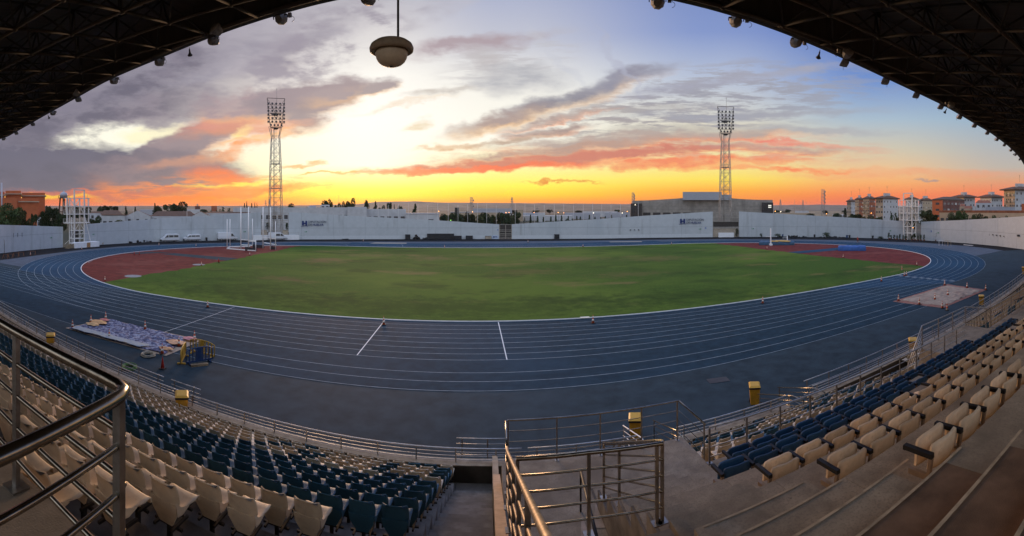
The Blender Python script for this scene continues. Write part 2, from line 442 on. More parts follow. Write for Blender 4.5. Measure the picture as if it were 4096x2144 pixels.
for q in ((1100, 772, 60, 9, (.012, .034, .005), .6), (640, 735, 22, 10, (.013, .036, .005), .5), (1750, 745, 24, 9, (.013, .038, .005), .5)): worn(M_grass, *q)
for q in ((812, 655, 9, 8, (.13, .085, .035), .75), (705, 701, 6, 4, (.10, .07, .03), .7), (930, 642, 12, 7, (.14, .11, .04), .6), (1085, 650, 9, 7, (.14, .10, .04), .6), (1420, 652, 16, 9, (.14, .105, .04), .7), (1650, 650, 13, 8, (.13, .10, .035), .6), (1880, 642, 10, 7, (.13, .10, .04), .6), (1330, 684, 11, 6, (.12, .09, .03), .5), (1580, 690, 13, 5, (.11, .085, .03), .5), (1230, 640, 12, 6, (.12, .11, .03), .6)): worn(M_grass, *q)
M_red = two_scale(mat('red_rubber', (.115, .022, .018), .85, spec=.08, var=.35, scale=.7, bump=.3, bscale=40), (.165, .050, .040), .12, .48, .7, .7)
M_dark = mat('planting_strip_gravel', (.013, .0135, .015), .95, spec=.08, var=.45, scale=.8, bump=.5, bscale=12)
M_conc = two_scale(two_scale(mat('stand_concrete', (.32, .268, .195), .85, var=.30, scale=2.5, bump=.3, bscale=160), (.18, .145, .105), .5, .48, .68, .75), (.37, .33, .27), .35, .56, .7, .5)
M_conc = two_scale(two_scale(M_conc, (.07, .06, .05), 8, .69, .73, .7), (.19, .155, .115), 38, .50, .60, .45)
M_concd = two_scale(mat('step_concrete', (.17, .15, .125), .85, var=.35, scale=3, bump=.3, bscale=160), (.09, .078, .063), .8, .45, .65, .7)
M_tan = mat('tan_wall_cap', (.46, .31, .19), .8, var=.2, scale=5, bump=.3, bscale=60)
M_steel = two_scale(mat('stainless_steel', (.30, .26, .20), .22, 1.0, var=.25, scale=9), (.15, .12, .085), 5, .5, .68, .7)
M_rail = two_scale(mat('galvanised_rail', (.46, .46, .45), .42, .6, var=.2, scale=6), (.28, .27, .25), 2, .5, .7, .6)
M_steeld = mat('dull_steel', (.30, .28, .25), .42, 1.0, var=.3, scale=9)
M_dsteel = mat('dark_steel', (.045, .043, .042), .5, .6, var=.3)
M_white = mat('white_paint', (.74, .75, .75), .6, var=.06, scale=1.5)
M_nose = mat('nosing_paint', (.42, .33, .22), .75, var=.3, scale=6)
# ------------------------------------------------------------------ ground
SCX, SCY, RAD, HALF = 10.0, 75.3, 36.5, 84.39 / 2        # centre of the running track
def oval(off, n=64, x0=SCX, y0=SCY):
    r = RAD + off; p = []
    for i in range(n + 1):
        a = -math.pi / 2 + math.pi * i / n; p.append((x0 + HALF + r * math.cos(a), y0 + r * math.sin(a)))
    for i in range(n + 1):
        a = math.pi / 2 + math.pi * i / n; p.append((x0 - HALF + r * math.cos(a), y0 + r * math.sin(a)))
    return p
def sheet(name, poly, z, m):
    return struct(MB().face([(x, y, z) for x, y in poly]).build(name, m))
def ring(name, o0, o1, z, m, kind=True):
    a, b = oval(o0), oval(o1); mb = MB()
    for i in range(len(a)):
        j = (i + 1) % len(a)
        mb.face([(*a[i], z), (*b[i], z), (*b[j], z), (*a[j], z)])
    o = mb.build(name, m)
    return struct(o)
# terrain around the stadium: one sheet that reaches the horizon
M_ter = two_scale(two_scale(mat('dry_land', (.085, .068, .045), .95, var=.35, scale=.02), (.035, .042, .022), .004, .45, .6, .85), (.17, .15, .12), .0016, .55, .7, .5)
mb = MB()
rings = [0, 60, 150, 300, 600, 1200, 2400, 4550]
for i in range(len(rings) - 1):
    for k in range(96):
        t0, t1 = 2 * math.pi * k / 96, 2 * math.pi * (k + 1) / 96
        q = [(rings[i], t0), (rings[i+1], t0), (rings[i+1], t1), (rings[i], t1)]
        pts = [(SCX + r * math.sin(t), SCY + r * math.cos(t), -.06) for r, t in q]
        mb.face(pts[1:] if rings[i] == 0 else pts)
struct(mb.build('ground', M_ter))
# far wall foot, traced round the stadium (used by the strip, the walls and what stands along them)
WALLPX = [(-260, 1042), (0, 1013.8), (89, 1003.4), (231, 991), (374, 981), (480, 974.5), (600, 968), (808, 963), (1009, 959.8), (1200, 957.8), (1497, 957), (1793, 956.6), (2000, 956.2), (2200, 955.6), (2400, 954.4), (2608, 951), (2845, 948.6), (2963, 947.5), (3197, 947.6), (3345, 949.6), (3500, 953), (3620, 958), (3760, 965.5), (3900, 976), (4000, 985.5), (4092, 997.4), (4300, 1030)]
def wall_xy(px): return at(px, interp(px, [w[0] for w in WALLPX], [w[1] for w in WALLPX]))
inside = [wall_xy(px).to_2d() for px in range(-260, 4301, 40)]
sheet('apron', [(-95, 14.2)] + [tuple(p) for p in inside] + [(122, 22), (110, 13.2), (60, 14.2), (10, 13), (-40, 14.2)], 0.0, M_apron)
STRIP = [(0, 1041), (160, 1020), (326, 999), (480, 986), (600, 979.5), (808, 973), (1009, 969.5), (1200, 966), (1500, 966), (1800, 966.2), (2100, 964.8), (2400, 961.5), (2700, 957.5), (2900, 956.3), (3200, 957.6), (3345, 960), (3500, 965), (3700, 971.5), (3867, 984), (3960, 994.5), (4018, 1003)]
sp = [at(x, y).to_2d() for x, y in STRIP]
outer = [wall_xy(px).to_2d() for px in list(range(0, 4093, 40)) + [4092]]
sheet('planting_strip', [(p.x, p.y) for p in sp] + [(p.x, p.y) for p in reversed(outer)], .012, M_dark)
M_apr2 = two_scale(mat('apron_rubber_sheen', (.072, .088, .112), .85, spec=.15, var=.2, scale=.6, bump=.3, bscale=50), (.055, .068, .09), .05, .45, .7, .6)  # same apron seen at a low angle; its pale sheen is in the colour
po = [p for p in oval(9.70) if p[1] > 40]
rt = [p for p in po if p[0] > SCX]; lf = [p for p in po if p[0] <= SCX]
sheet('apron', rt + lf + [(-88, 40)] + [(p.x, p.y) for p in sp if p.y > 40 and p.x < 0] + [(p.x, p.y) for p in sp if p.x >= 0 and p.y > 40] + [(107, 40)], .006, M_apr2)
ring('running_track', 0.0, 9.76, .012, M_track)
# straights carried on past the bends, and the wider home straight
sheet('home_straight', [(-88, SCY - RAD - 12.04 * 1.22), (46, SCY - RAD - 12.04 * 1.22), (52.2, SCY - RAD - 9.76), (49, SCY - RAD - 8.0), (38, SCY - RAD - .1), (-30, SCY - RAD - .1), (-88, SCY - RAD - .3)], .0135, M_strt)
sheet('back_straight', [(-34, SCY + RAD + 8.7), (54, SCY + RAD + 8.7), (54, SCY + RAD + 13.2), (-34, SCY + RAD + 13.2)], .008, M_track)
inner = oval(-.05)
sheet('infield', inner, .012, M_red)
GL, GR = -43.6, 64.5
ig = [(x, y) for x, y in oval(-.35, 160) if GL < x < GR]
ys = math.sqrt(max(0, (RAD - .35) ** 2 - (GR - SCX - HALF) ** 2)); yl = math.sqrt(max(0, (RAD - .35) ** 2 - (SCX - HALF - GL) ** 2))
def arcjit(x, y0, y1, amp):
    return [(x + amp * math.sin(y * .35) + .35 * math.sin(y * 1.7), y) for y in [lerp(y0, y1, i / 40) for i in range(1, 40)]]
right = [(x, y) for x, y in ig if x > SCX + HALF - .01]; left = [(x, y) for x, y in ig if x < SCX - HALF + .01]
lo_r = [p for p in right if p[1] < SCY]; hi_r = [p for p in right if p[1] > SCY]
hi_l = [p for p in left if p[1] > SCY]; lo_l = [p for p in left if p[1] < SCY]
sheet('grass_pitch', lo_r + arcjit(GR, SCY - ys, SCY + ys, .25) + hi_r + hi_l + arcjit(GL, SCY + yl, SCY - yl, .35) + lo_l, .024, M_grass)
sheet('runway', [tuple(at(*p).to_2d()) for p in ((3150, 1009), (3195, 1014), (3390, 998), (3352, 991))], .026, M_track)
sheet('runway', [tuple(at(*p).to_2d()) for p in ((640, 1016), (905, 1043), (955, 1033.5), (700, 1013))], .026, M_apron)
sheet('runway', [tuple(at(*p).to_2d()) for p in ((560, 1016), (700, 1009), (600, 1008), (500, 1013))], .03, M_apron)
# painted lines
def ribbon(pts, w, z, m, closed=False, name='track_line'):
    mb = MB(); n = len(pts)
    for i in range(n if closed else n - 1):
        p, q = Vector((*pts[i], 0)), Vector((*pts[(i+1) % n], 0)); d = (q - p)
        if d.length < 1e-5: continue
        d.normalize(); s_ = Vector((-d.y, d.x, 0)) * (w / 2)
        mb.face([(p - s_).to_tuple()[:2] + (z,), (q - s_).to_tuple()[:2] + (z,), (q + s_).to_tuple()[:2] + (z,), (p + s_).to_tuple()[:2] + (z,)])
    return mb
for k in range(1, 9):
    struct(ribbon(oval(k * 1.22, 90), .05, .018, M_line, True).build('lane_line', M_line))
mbk = MB()                                                    # raised kerb round the infield
a, b = oval(-.03, 90), oval(-.14, 90)
for i in range(len(a)):
    j = (i + 1) % len(a); z0, z1 = .01, .075
    mbk.face([(*a[i], z0), (*a[j], z0), (*a[j], z1), (*a[i], z1)]); mbk.face([(*a[i], z1), (*a[j], z1), (*b[j], z1), (*b[i], z1)]); mbk.face([(*b[i], z1), (*b[j], z1), (*b[j], z0), (*b[i], z0)])
struct(mbk.build('infield_kerb', M_kerb))
yk = lambda k: SCY - RAD - k * 1.22
for k in range(0, 9):
    struct(ribbon([(-86, yk(k)), (SCX - HALF, yk(k))], .05, .0185, M_line).build('lane_line', M_line))
for k, x1 in ((9.85, 47), (10.97, 45.5), (12.04, 44)):
    struct(ribbon([(-27.5 if k > 9 else -86, yk(k)), (x1, yk(k))], .05, .0185, M_line).build('lane_line', M_line))
struct(ribbon([(-86, yk(12.04)), (-27.5, yk(12.04))], .05, .0187, M_line).build('lane_line', M_line))
for x in (-7.55, 2.25):
    struct(ribbon([(x, yk(.1)), (x, yk(8))], .07, .0215, M_line).build('finish_line', M_kerb))
struct(ribbon([(-22.4, yk(.1)), (-22.4, yk(9.8))], .04, .0215, M_line).build('finish_line', M_kerb))
for x0, x1 in ((38, 41), (-60, -57), (49, 50.5)):
    struct(ribbon([(x0, yk(.1)), (x1, yk(8))], .05, .0215, M_line).build('stagger_line', M_line))
for k in range(8):                                            # lane numbers painted where the bend starts
    x, y = SCX + HALF + 1.0 - k * .02, yk(k + .5)
    mb = MB()
    for dx in (-.28, 0, .28): mb.face([(x + dx - .09, y - .32, .021), (x + dx + .09, y - .32, .021), (x + dx + .09, y + .32, .021), (x + dx - .09, y + .32, .021)])
    struct(mb.build('lane_number', M_line))
# steeplechase line round the water jump inside the left bend
struct(ribbon([tuple(at(*p).to_2d()) for p in ((352, 1052), (372, 1041), (410, 1030), (470, 1018.5), (540, 1010), (600, 1005.5), (760, 996), (890, 990))], .09, .03, M_line).build('lane_line', M_line))
struct(ribbon([tuple(at(*p).to_2d()) for p in ((1386, 984), (1392, 980), (1380, 976.5), (1360, 974.5))], .09, .03, M_line).build('lane_line', M_line))
struct(ribbon([tuple(at(*p).to_2d()) for p in ((1608, 988.5), (1612, 984), (1608, 979), (1600, 977))], .09, .03, M_line).build('lane_line', M_line))
# pale landing surfaces beside the far straight, and throwing circles
M_pale = mat('pale_sand', (.30, .26, .21), .9, var=.2, scale=2)
sheet('long_jump_runway', [tuple(at(*p).to_2d()) for p in ((1478, 974), (1626, 975), (1626, 971), (1500, 970))], .02, M_pale)
sheet('long_jump_runway', [tuple(at(*p).to_2d()) for p in ((2440, 969), (2570, 968), (2565, 965), (2436, 966.5))], .02, M_pale)
# right half: pale worn patches drawn on the red surface
M_ring = mat('throwing_circle_concrete', (.20, .20, .20), .8)
def disc(name, px, py, r, m, z, lab=None):
    c = at(px, py); mb = MB()
    mb.face([(c.x + r * math.cos(2 * math.pi * i / 28), c.y + r * math.sin(2 * math.pi * i / 28), z) for i in range(28)])
    return struct(mb.build(name, m))
disc('throwing_circle', 532, 1105, 1.25, M_ring, .03)
disc('throwing_circle', 795, 1059, 1.1, M_ring, .03)
# ------------------------------------------------------------------ grandstand: terraces swept round a shallow arc
CCX, CCY = 10.0, 254.4
def pol(rho, a, z=0.): return Vector((CCX + rho * math.sin(a), CCY - rho * math.cos(a), z))
def ang(x, rho): return math.asin((x - CCX) / rho)
def fan(rho, a):
    """the left block's upper rows are set straighter than its front ones"""
    x = CCX + rho * math.sin(a); sag = max(0., min(1.0, ((x - 10) ** 2 - 121) / 480))
    return rho + sag * max(0., min(1., (rho - 240.7) / 11.7))
def sweep(mb, prof, a0, a1, n, caps=True, fanned=False):
    """profile of (rho, z) points, swept from angle a0 to a1; closed underneath"""
    k = len(mb.v); m_ = len(prof)
    for i in range(n + 1):
        a = lerp(a0, a1, i / n)
        for r, z in prof: mb.v.append(tuple(pol(fan(r, a) if fanned else r, a, z)))
    for i in range(n):
        for j in range(m_):
            j2 = (j + 1) % m_
            mb.f.append((k + i*m_ + j, k + i*m_ + j2, k + (i+1)*m_ + j2, k + (i+1)*m_ + j))
    if caps:
        mb.f.append(tuple(k + j for j in range(m_))); mb.f.append(tuple(k + n*m_ + j for j in range(m_))[::-1])
    return mb
TR, RI, Z0, RH0 = .835, .406, 1.0, 240.7          # tread, riser, gangway height, seat-back radius of the first row
A_END_L, A_END_R = ang(-48, 241), ang(70, 241)
A_SEATS, A_WALL = -.0438, -.0386
def row_rho(i): return RH0 + TR * i
def row_z(i): return Z0 + RI * i
# lower left terrace, fifteen rows
prof = [(240.2, -.3), (240.2, Z0)]
for i in range(1, 15): prof += [(row_rho(i) - .62, row_z(i - 1)), (row_rho(i) - .62, row_z(i))]
prof += [(253.0, row_z(14)), (253.0, -.3)]
struct(sweep(MB(), prof, A_END_L, A_SEATS, 60, True, True).build('terrace', M_concd))  # darker concrete holds both dirt and the shade between the seats
# platform above the terrace, left of the camera
struct(sweep(MB(), [(253.004, -.3), (253.004, 8.0), (264.5, 8.0), (264.5, -.3)], A_END_L, -.0447, 40, True, True).build('terrace', mat('platform_concrete', (.20, .15, .10), .8, var=.3, scale=3, bump=.3, bscale=70)))
# stairs between the seats and the low wall
prof = [(240.2, -.3), (240.2, Z0)]
st, sr = TR / 2, RI / 2
r_, z_ = row_rho(1) - .62, Z0
while r_ < 262:
    prof += [(r_, z_), (r_, z_ + sr)]; z_ += sr; r_ += st
prof += [(263, z_), (263, -.3)]
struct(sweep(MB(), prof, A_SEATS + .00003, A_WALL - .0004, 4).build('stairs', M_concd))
# low wall with a tan cap between the stairs and the vomitory
def wall_line(rho): return EYE - (4.9 + .43 * ((CCY - rho) - 6.8) * .98)
mb = MB(); prof = [(240.1, .4), (240.1, 1.75), (243.2, 2.62), (243.2, .4)]
mbw = MB(); sweep(mbw, [(240.05, -.3), (240.05, 1.80), (243.25, 2.72), (243.25, -.3)], A_WALL - .00035, A_WALL + .00035, 1)
w = thing('stair_wall', 'low sloping concrete wall with tan cap beside the stairs left of the vomitory', 'wall')
mbw.build('wall_end', M_conc, w)
zt = lambda rho: wall_line(rho)
mbw = MB(); sweep(mbw, [(243.254, -.3), (243.254, zt(243.25)), (256, zt(256)), (256, -.3)], A_WALL - .00030, A_WALL + .00030, 1)
mbw.build('wall_body', M_conc, w)
mbw = MB(); sweep(mbw, [(243.20, zt(243.2) + .004), (243.20, zt(243.2) + .05), (256, zt(256) + .05), (256, zt(256) + .004)], A_WALL - .00036, A_WALL + .00036, 1)
mbw.build('wall_cap', M_tan, w)
# right: front rows, vomitory platform, gangway and the upper rows
ZG, RG, RP = 4.07, 245.66, 244.4                     # gangway height, its front edge, front edge of the platforms
KR, KZ, RV = 1.34, .645, 246.65                    # upper rows: tread, riser, seat-back radius of the first one
P1 = (A_WALL + .0004, ang(5.05, 244.5)); P2 = (ang(15.3, 244.5), ang(19.5, 244.5))
prof = [(240.2, -.3), (240.2, Z0)]
for i in range(1, 6): prof += [(row_rho(i) - .62, row_z(i - 1)), (row_rho(i) - .62, row_z(i))]
prof += [(RG - .004, row_z(5)), (RG - .004, -.3)]
struct(sweep(MB(), prof, P1[1] + .0002, P2[0] - .0002, 16).build('terrace', M_conc))
struct(sweep(MB(), prof, P2[1] + .0002, A_END_R, 40).build('terrace', M_conc))
flat = [(240.2, -.3), (240.2, Z0), (RP + .004, Z0), (RP + .004, -.3)]
struct(sweep(MB(), flat, *P1, 4).build('gangway', M_conc)); struct(sweep(MB(), flat, *P2, 4).build('gangway', M_conc))
for a0, a1 in (P1, P2):
    struct(sweep(MB(), [(RP, .2), (RP, ZG), (RG - .004, ZG), (RG - .004, .2)], a0, a1, 6).build('vomitory_platform', M_conc))
RW = CCY - 4.82                                     # back wall of the vomitory recess
A_W = ang(2.4, 246.5)
struct(sweep(MB(), [(RG, -.3), (RG, ZG), (RW, ZG), (RW, -.3)], P1[0], A_W - .0002, 3).build('gangway', M_conc))
M_brown = two_scale(two_scale(mat('brown_concrete', (.17, .105, .065), .85, var=.35, scale=2.5, bump=.3, bscale=160), (.09, .055, .035), .6, .48, .68, .75), (.03, .022, .018), 7, .70, .74, .8)
A_V = ang(3.86, 250)
def split_sweep(steps, a0, a1, n, kinds, r_front):
    """stepped profile swept in two pieces: plain concrete below, brown concrete above"""
    for lo, hi, m in kinds:
        st_ = [q for q in steps if lo <= q[0] < hi]; r0 = st_[0][0] if lo > 0 else r_front
        z = steps[[q[0] for q in steps].index(st_[0][0]) - 1][1] if lo > 0 else ZG
        p = [(r0 + (.004 if lo > 0 else 0), -.3)] + ([(r_front, ZG)] if lo <= 0 else [])
        zc = z
        for r, zz in st_:
            if not (lo > 0 and r == st_[0][0]): p.append((r, zc))
            p.append((r + (.004 if lo > 0 and r == st_[0][0] else 0), zz)); zc = zz
        p += [(min(hi, 263), zc), (min(hi, 263), -.3)]
        struct(sweep(MB(), p, a0, a1, n).build(m[0], m[1]))
RB = RV + KR * 6 - 1.09
steps = [(RV + KR * k - 1.09, ZG + KZ * k) for k in range(1, 9)]
split_sweep(steps, A_V, A_END_R, 40, ((0, RB, ('upper_terrace', M_conc)), (RB, 263, ('upper_terrace', M_brown))), RG)
RB2 = RV + KR * 5 - 1.09 - KR / 2
steps = [q for k in range(1, 9) for q in ((RV + KR * k - 1.09 - KR / 2, ZG + KZ * k - KZ / 2), (RV + KR * k - 1.09, ZG + KZ * k))]
p_ = [(RG + .01, -.3), (RG + .01, ZG - .002)]
for r_, z_ in steps:
    if r_ < RW: p_ += [(r_, p_[-1][1]), (r_, z_ - .002)]
p_ += [(RW - .01, p_[-1][1]), (RW - .01, -.3)]
struct(sweep(MB(), p_, A_W - .00018, A_W - .00002, 1).build('stair_side_wall', M_concd))  # added dark facing; its colour tones down the sunlit stair side
split_sweep(steps, A_W, A_V - .00002, 4, ((0, RB2 + .6, ('stairs', M_conc)), (RB2 + .6, 263, ('stairs', M_brown))), RG + .004)
prof = [(RW + .004, -.3), (RW + .004, 5.74), (RW + .14, 5.74), (RW + .14, ZG + KZ * 3)]
for k in range(4, 9): prof += [(RV + KR * k - 1.09, ZG + KZ * (k - 1)), (RV + KR * k - 1.09, ZG + KZ * k)]
prof += [(263, prof[-1][1]), (263, -.3)]
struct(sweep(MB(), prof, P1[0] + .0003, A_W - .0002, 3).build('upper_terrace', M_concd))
# painted nosings on the stairs at the lower right
zs = ZG + KZ * 3
for k in range(4, 7):
    r0 = RV + KR * k - 1.09
    for dr, dz in ((-KR / 2, KZ / 2), (0, KZ)):
        struct(sweep(MB(), [(r0 + dr + .006, zs + dz + .004), (r0 + dr + .034, zs + dz + .004), (r0 + dr + .034, zs + dz + .007), (r0 + dr + .006, zs + dz + .007)], A_W + .0004, A_V + (.0012 if k > 4 else -.0003), 2).build('step_nosing', M_nose))
    zs += KZ
# sunlit patches by the vomitory stairs, put into the colour as pale floor wedges
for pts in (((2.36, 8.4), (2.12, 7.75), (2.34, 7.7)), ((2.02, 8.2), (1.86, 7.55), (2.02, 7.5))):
    struct(MB().face([(x, y, ZG + .006) for x, y in pts]).build('sun_patch', mat('sun_patch_colour', (.40, .33, .26), .8)))
# front parapet and the small ledge outside it
GAPS = ((5.6, 6.9), (12.2, 13.4))
def parapet(x0, x1):
    a0, a1 = ang(x0, 240), ang(x1, 240); n = max(2, int(abs(x1 - x0) / 3))
    return sweep(MB(), [(239.8, -.3), (239.8, 1.53), (240.0, 1.53), (240.196, 1.53), (240.196, -.3)], a0, a1, n)
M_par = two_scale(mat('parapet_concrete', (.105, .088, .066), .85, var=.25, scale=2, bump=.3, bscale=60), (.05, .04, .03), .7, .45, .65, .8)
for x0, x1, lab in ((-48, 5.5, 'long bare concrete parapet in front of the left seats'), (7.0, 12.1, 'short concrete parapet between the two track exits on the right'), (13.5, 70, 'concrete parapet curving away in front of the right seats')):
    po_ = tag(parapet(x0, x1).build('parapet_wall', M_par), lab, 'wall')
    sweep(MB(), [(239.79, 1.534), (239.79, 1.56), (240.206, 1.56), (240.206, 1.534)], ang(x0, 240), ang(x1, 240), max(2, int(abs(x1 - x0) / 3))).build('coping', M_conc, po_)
for x0, x1 in GAPS:                                # steps from the front gangway down to the track
    a0, a1 = ang(x0 - .1, 240), ang(x1 + .1, 240)
    prof = [(240.196, -.3), (240.196, Z0)]
    for i in range(5): prof += [(240.1 - .34 * i, Z0 - .18 * i + (.0 if i == 0 else 0)), (240.1 - .34 * i, Z0 - .18 * (i + 1))]
    prof += [(238.2, .05), (238.2, -.3)]
    struct(sweep(MB(), prof, a0, a1, 2).build('stairs', M_conc))
struct(sweep(MB(), [(238.3, -.2), (238.3, .6), (239.796, .6), (239.796, -.2)], A_END_L, ang(-10.4, 239), 20).build('ledge', M_apron))
# unseen back wall of the stand, kept low so sky light reaches the seats
bw = sweep(MB(), [(263.004, -.3), (263.004, 8.1), (263.3, 8.1), (263.3, -.3)], A_END_L, A_END_R, 40).build('back_wall', mat('back_wall_paint', (.55, .45, .33), .8))
tag(bw, 'plain brown back wall low behind the top row of the grandstand', 'wall')
# ------------------------------------------------------------------ rails
def railing(name, label, pts, h, bars, post_at, rt=.024, rb=.011, rp=.018, foot=True, m=None, mp=None, group=None, cat='railing', htop=None, vertical_base=None, bars_h=None):
    """top rail along pts (3-D), bars below it, posts at parameters (index, t) of the polyline"""
    m = m or M_steel; mp = mp or M_steeld
    P = [Vector(p) for p in pts]
    o = thing(name, label, cat, P[0], 0, group); org = P[0]; loc = [p - org for p in P]
    MB().tube(loc, rt, 8).build('handrail', m, o)
    hs = bars_h or [h * (k + 1) / (bars + 1) for k in range(bars)]
    for q in hs: MB().tube([p - Vector((0, 0, q)) for p in loc], rb, 6).build('bar', m, o)
    for i, t in post_at:
        p = loc[i].lerp(loc[i + 1], t) if i + 1 < len(loc) else loc[i]
        mb = MB().beam(p + Vector((0, 0, -.01)), p - Vector((0, 0, h)), rp * 2, rp * 1.6)
        if foot: mb.box(p - Vector((0, 0, h - .008)), (rp * 6, rp * 6, .014))
        mb.build('post', mp, o)
    return o
def every(P, step, start=.0):
    """post positions about every step metres along the polyline"""
    P = [Vector(p) for p in P]; out = []; need = start
    for i in range(len(P) - 1):
        ln = (P[i+1] - P[i]).length; s = need
        while s <= ln + 1e-6: out.append((i, s / ln)); s += step
        need = s - ln
    return out
# near railing round the platform on the left
pl = [(-6.2, 1.95, 8.98), (-3.55, 1.66, 8.98), (-2.41, 1.52, 8.98), (-1.50, 1.43, 8.98), (-1.40, 1.415, 8.98), (-1.345, 1.385, 8.98), (-1.318, 1.33, 8.98), (-1.305, 1.25, 8.98), (-1.22, .66, 8.98), (-1.08, -.6, 8.98)]
railing('near_railing', 'thick shiny steel railing turning a corner close on the left', pl, .98, 4, [(0, .1), (1, .02), (2, .0), (6, .0), (8, 1.0)], .029, .015, .021, bars_h=[.20, .40, .60, .80])
# handrail down the low wall and round the vomitory platform
pv = [(.26, .5, EYE - .80), (.33, 1.95, EYE - 1.45), (.55, 7.0, EYE - 3.78), (.69, 8.9, EYE - 4.72), (.745, 10.0, EYE - 4.73), (.81, 10.06, EYE - 4.73), (4.87, 9.98, EYE - 4.73), (4.91, 9.95, EYE - 4.73), (5.06, 8.92, EYE - 4.90)]
def vom_rail(pts, label, group='vomitory railings'):
    return railing('platform_railing', label, pts, .97, 4, [(4, .0), (5, .25), (5, .5), (5, .75), (6, 0), (7, .98)], .023, .010, .015, bars_h=[.22, .44, .66, .84], group=None)
o = railing('stair_railing', 'tan weathered pipe railing sloping down beside the low stair wall', pv[:4], 1.0, 4, [(1, .02), (1, .22), (1, .42), (1, .62), (1, .82), (2, .4)], .026, .016, .02, m=mat('weathered_pipe', (.38, .30, .22), .5, .55, var=.4, scale=14), bars_h=[.22, .44, .66, .84])
railing('platform_railing', 'steel railing along the front of the vomitory platform in the middle', pv[3:], .97, 3, [(0, .1), (1, .9), (2, .27), (2, .52), (2, .77), (3, .0), (4, .96)], .023, .009, .015, bars_h=[.24, .48, .72])
# U-shaped railing above the vomitory mouth
pu = [(.52, 5.32, 6.80), (1.4, 5.30, 6.80), (2.24, 5.21, 6.80), (2.32, 5.19, 6.80), (2.345, 5.24, 6.80), (2.36, 5.5, 6.68), (2.40, 8.02, 5.40)]
railing('vomitory_railing', 'steel railing turning round the open vomitory mouth, near centre', pu, 1.0, 4, [(0, .02), (1, 0), (2, .2), (3, .5), (5, .62), (5, .99)], .027, .014, .021, bars_h=[.2, .4, .6, .8])
# stair handrail inside the vomitory
o = railing('stair_handrail', 'single dark handrail on posts inside the vomitory', [(2.02, 8.25, 4.85), (1.9, 7.1, 4.85), (1.8, 6.1, 4.85)], .95, 0, [(0, .01), (1, .5)], .028, .01, .016, m=M_dsteel, mp=M_dsteel)
# gangway railing in front of the upper rows
def arc_pts(x0, x1, rho, z, step=1.1):
    n = max(1, int(abs(x1 - x0) / step)); return [pol(rho, ang(lerp(x0, x1, i / n), rho), z) for i in range(n + 1)]
g = arc_pts(5.06, 16.9, RG + .06, ZG + .80)
railing('gangway_railing', 'long steel railing along the front of the gangway below the blue folding seats', g, .80, 3, every(g, 1.0), .024, .013, .02, m=M_rail, bars_h=[.22, .44, .66])
# second vomitory platform further right
p2 = [pol(RP + .1, ang(14.2, RG), ZG - .55), pol(RP + .1, ang(15.35, RP), ZG + .94)] + arc_pts(15.4, 19.4, RP + .1, ZG + .94, 1.3)[1:] + [pol(RG - .1, ang(19.55, RG), ZG + .94)]
railing('platform_railing', 'steel railing round the further vomitory platform on the right', p2, .97, 4, [(0, .05), (1, 0), (1, .98), (2, .98), (3, .97), (4, .98)], .024, .013, .02, m=M_rail, bars_h=[.2, .4, .6, .8])
g2 = arc_pts(19.7, 62, RG + .06, ZG + .97, 1.5)
railing('gangway_railing', 'steel railing running on to the right edge beyond the further platform', g2, .97, 4, every(g2, 1.5), .025, .014, .02, m=M_rail, bars_h=[.2, .4, .6, .8])
for x, y0, y1 in ((23.5, 9.2, 7.4), (26.5, 9.2, 7.4)):
    railing('stair_handrail', 'dark sloping handrail behind the right-hand gangway railing, %s' % ('nearer' if x < 25 else 'farther'), [(x, y0, ZG + .55), (x + .9, y1, ZG + 1.2)], .6, 0, [(0, .05), (0, .95)], .03, m=M_dsteel, mp=M_dsteel)
# rail on the parapet
def par_rail(x0, x1, lab, step):
    g = arc_pts(x0, x1, 240.0, 1.99, 1.4)
    return railing('parapet_railing', lab, g, .46, 3, every(g, step, .3), .024, .013, .019, m=M_rail, bars_h=[.12, .24, .36])
par_rail(-46, -26.2, 'low steel railing on the parapet at the far left', 1.45)
par_rail(-26.0, -11.4, 'low steel railing on the parapet behind the yellow bins on the left', 1.45)
par_rail(-11.2, 1.6, 'low steel railing on the parapet in front of the left seats', 1.30)
par_rail(1.8, 5.5, 'low steel railing on the parapet in front of the vomitory platform', 1.3)
par_rail(7.0, 12.1, 'low steel railing on the parapet between the two track exits', 1.3)
par_rail(13.5, 62, 'low steel railing on the parapet curving to the right edge', 1.5)
# outer fence along the ledge
def out_rail(x0, x1, lab, zt, h, step, rho=238.7, ret=None):
    g = arc_pts(x0, x1, rho, zt, 1.4)
    if ret: g.append(pol(rho + .9, ang(x1 + .9, rho), zt))
    return railing('outer_fence', lab, g, h, 4, every(g, step, .2), .023, .0125, .019, m=M_rail, bars_h=[h * q for q in (.2, .4, .6, .8)])
out_rail(-46, -13.7, 'taller steel fence outside the parapet on the left', 1.66, 1.05, 1.4)
out_rail(-13.2, -11.4, 'short end piece of the steel fence outside the parapet, left', 1.66, 1.05, 1.2)
out_rail(-.55, 1.25, 'short single rail standing outside the parapet near the stairs', 1.66, .95, .9)
out_rail(14.2, 62, 'taller steel fence outside the parapet on the right', 1.66, 1.6, 1.5)
for k, (x0, x1) in enumerate(GAPS):                 # sloping rails at the two track exits
    for s, x in (('left', x0), ('right', x1)):
        a = ang(x, 240)
        pts = [pol(240.9, a, 2.0), pol(240.2, a, 2.0), pol(237.3, ang(x + .35, 237.3), 1.05)]
        railing('exit_railing', 'bright steel railing on the %s side of the %s track exit' % (s, 'nearer' if k == 0 else 'farther'), pts, 1.0, 4, [(0, .05), (1, .1), (1, .95)], .022, .012, .016, bars_h=[.2, .4, .6, .8], m=M_white if s == 'left' and k == 0 else M_steel, foot=False)
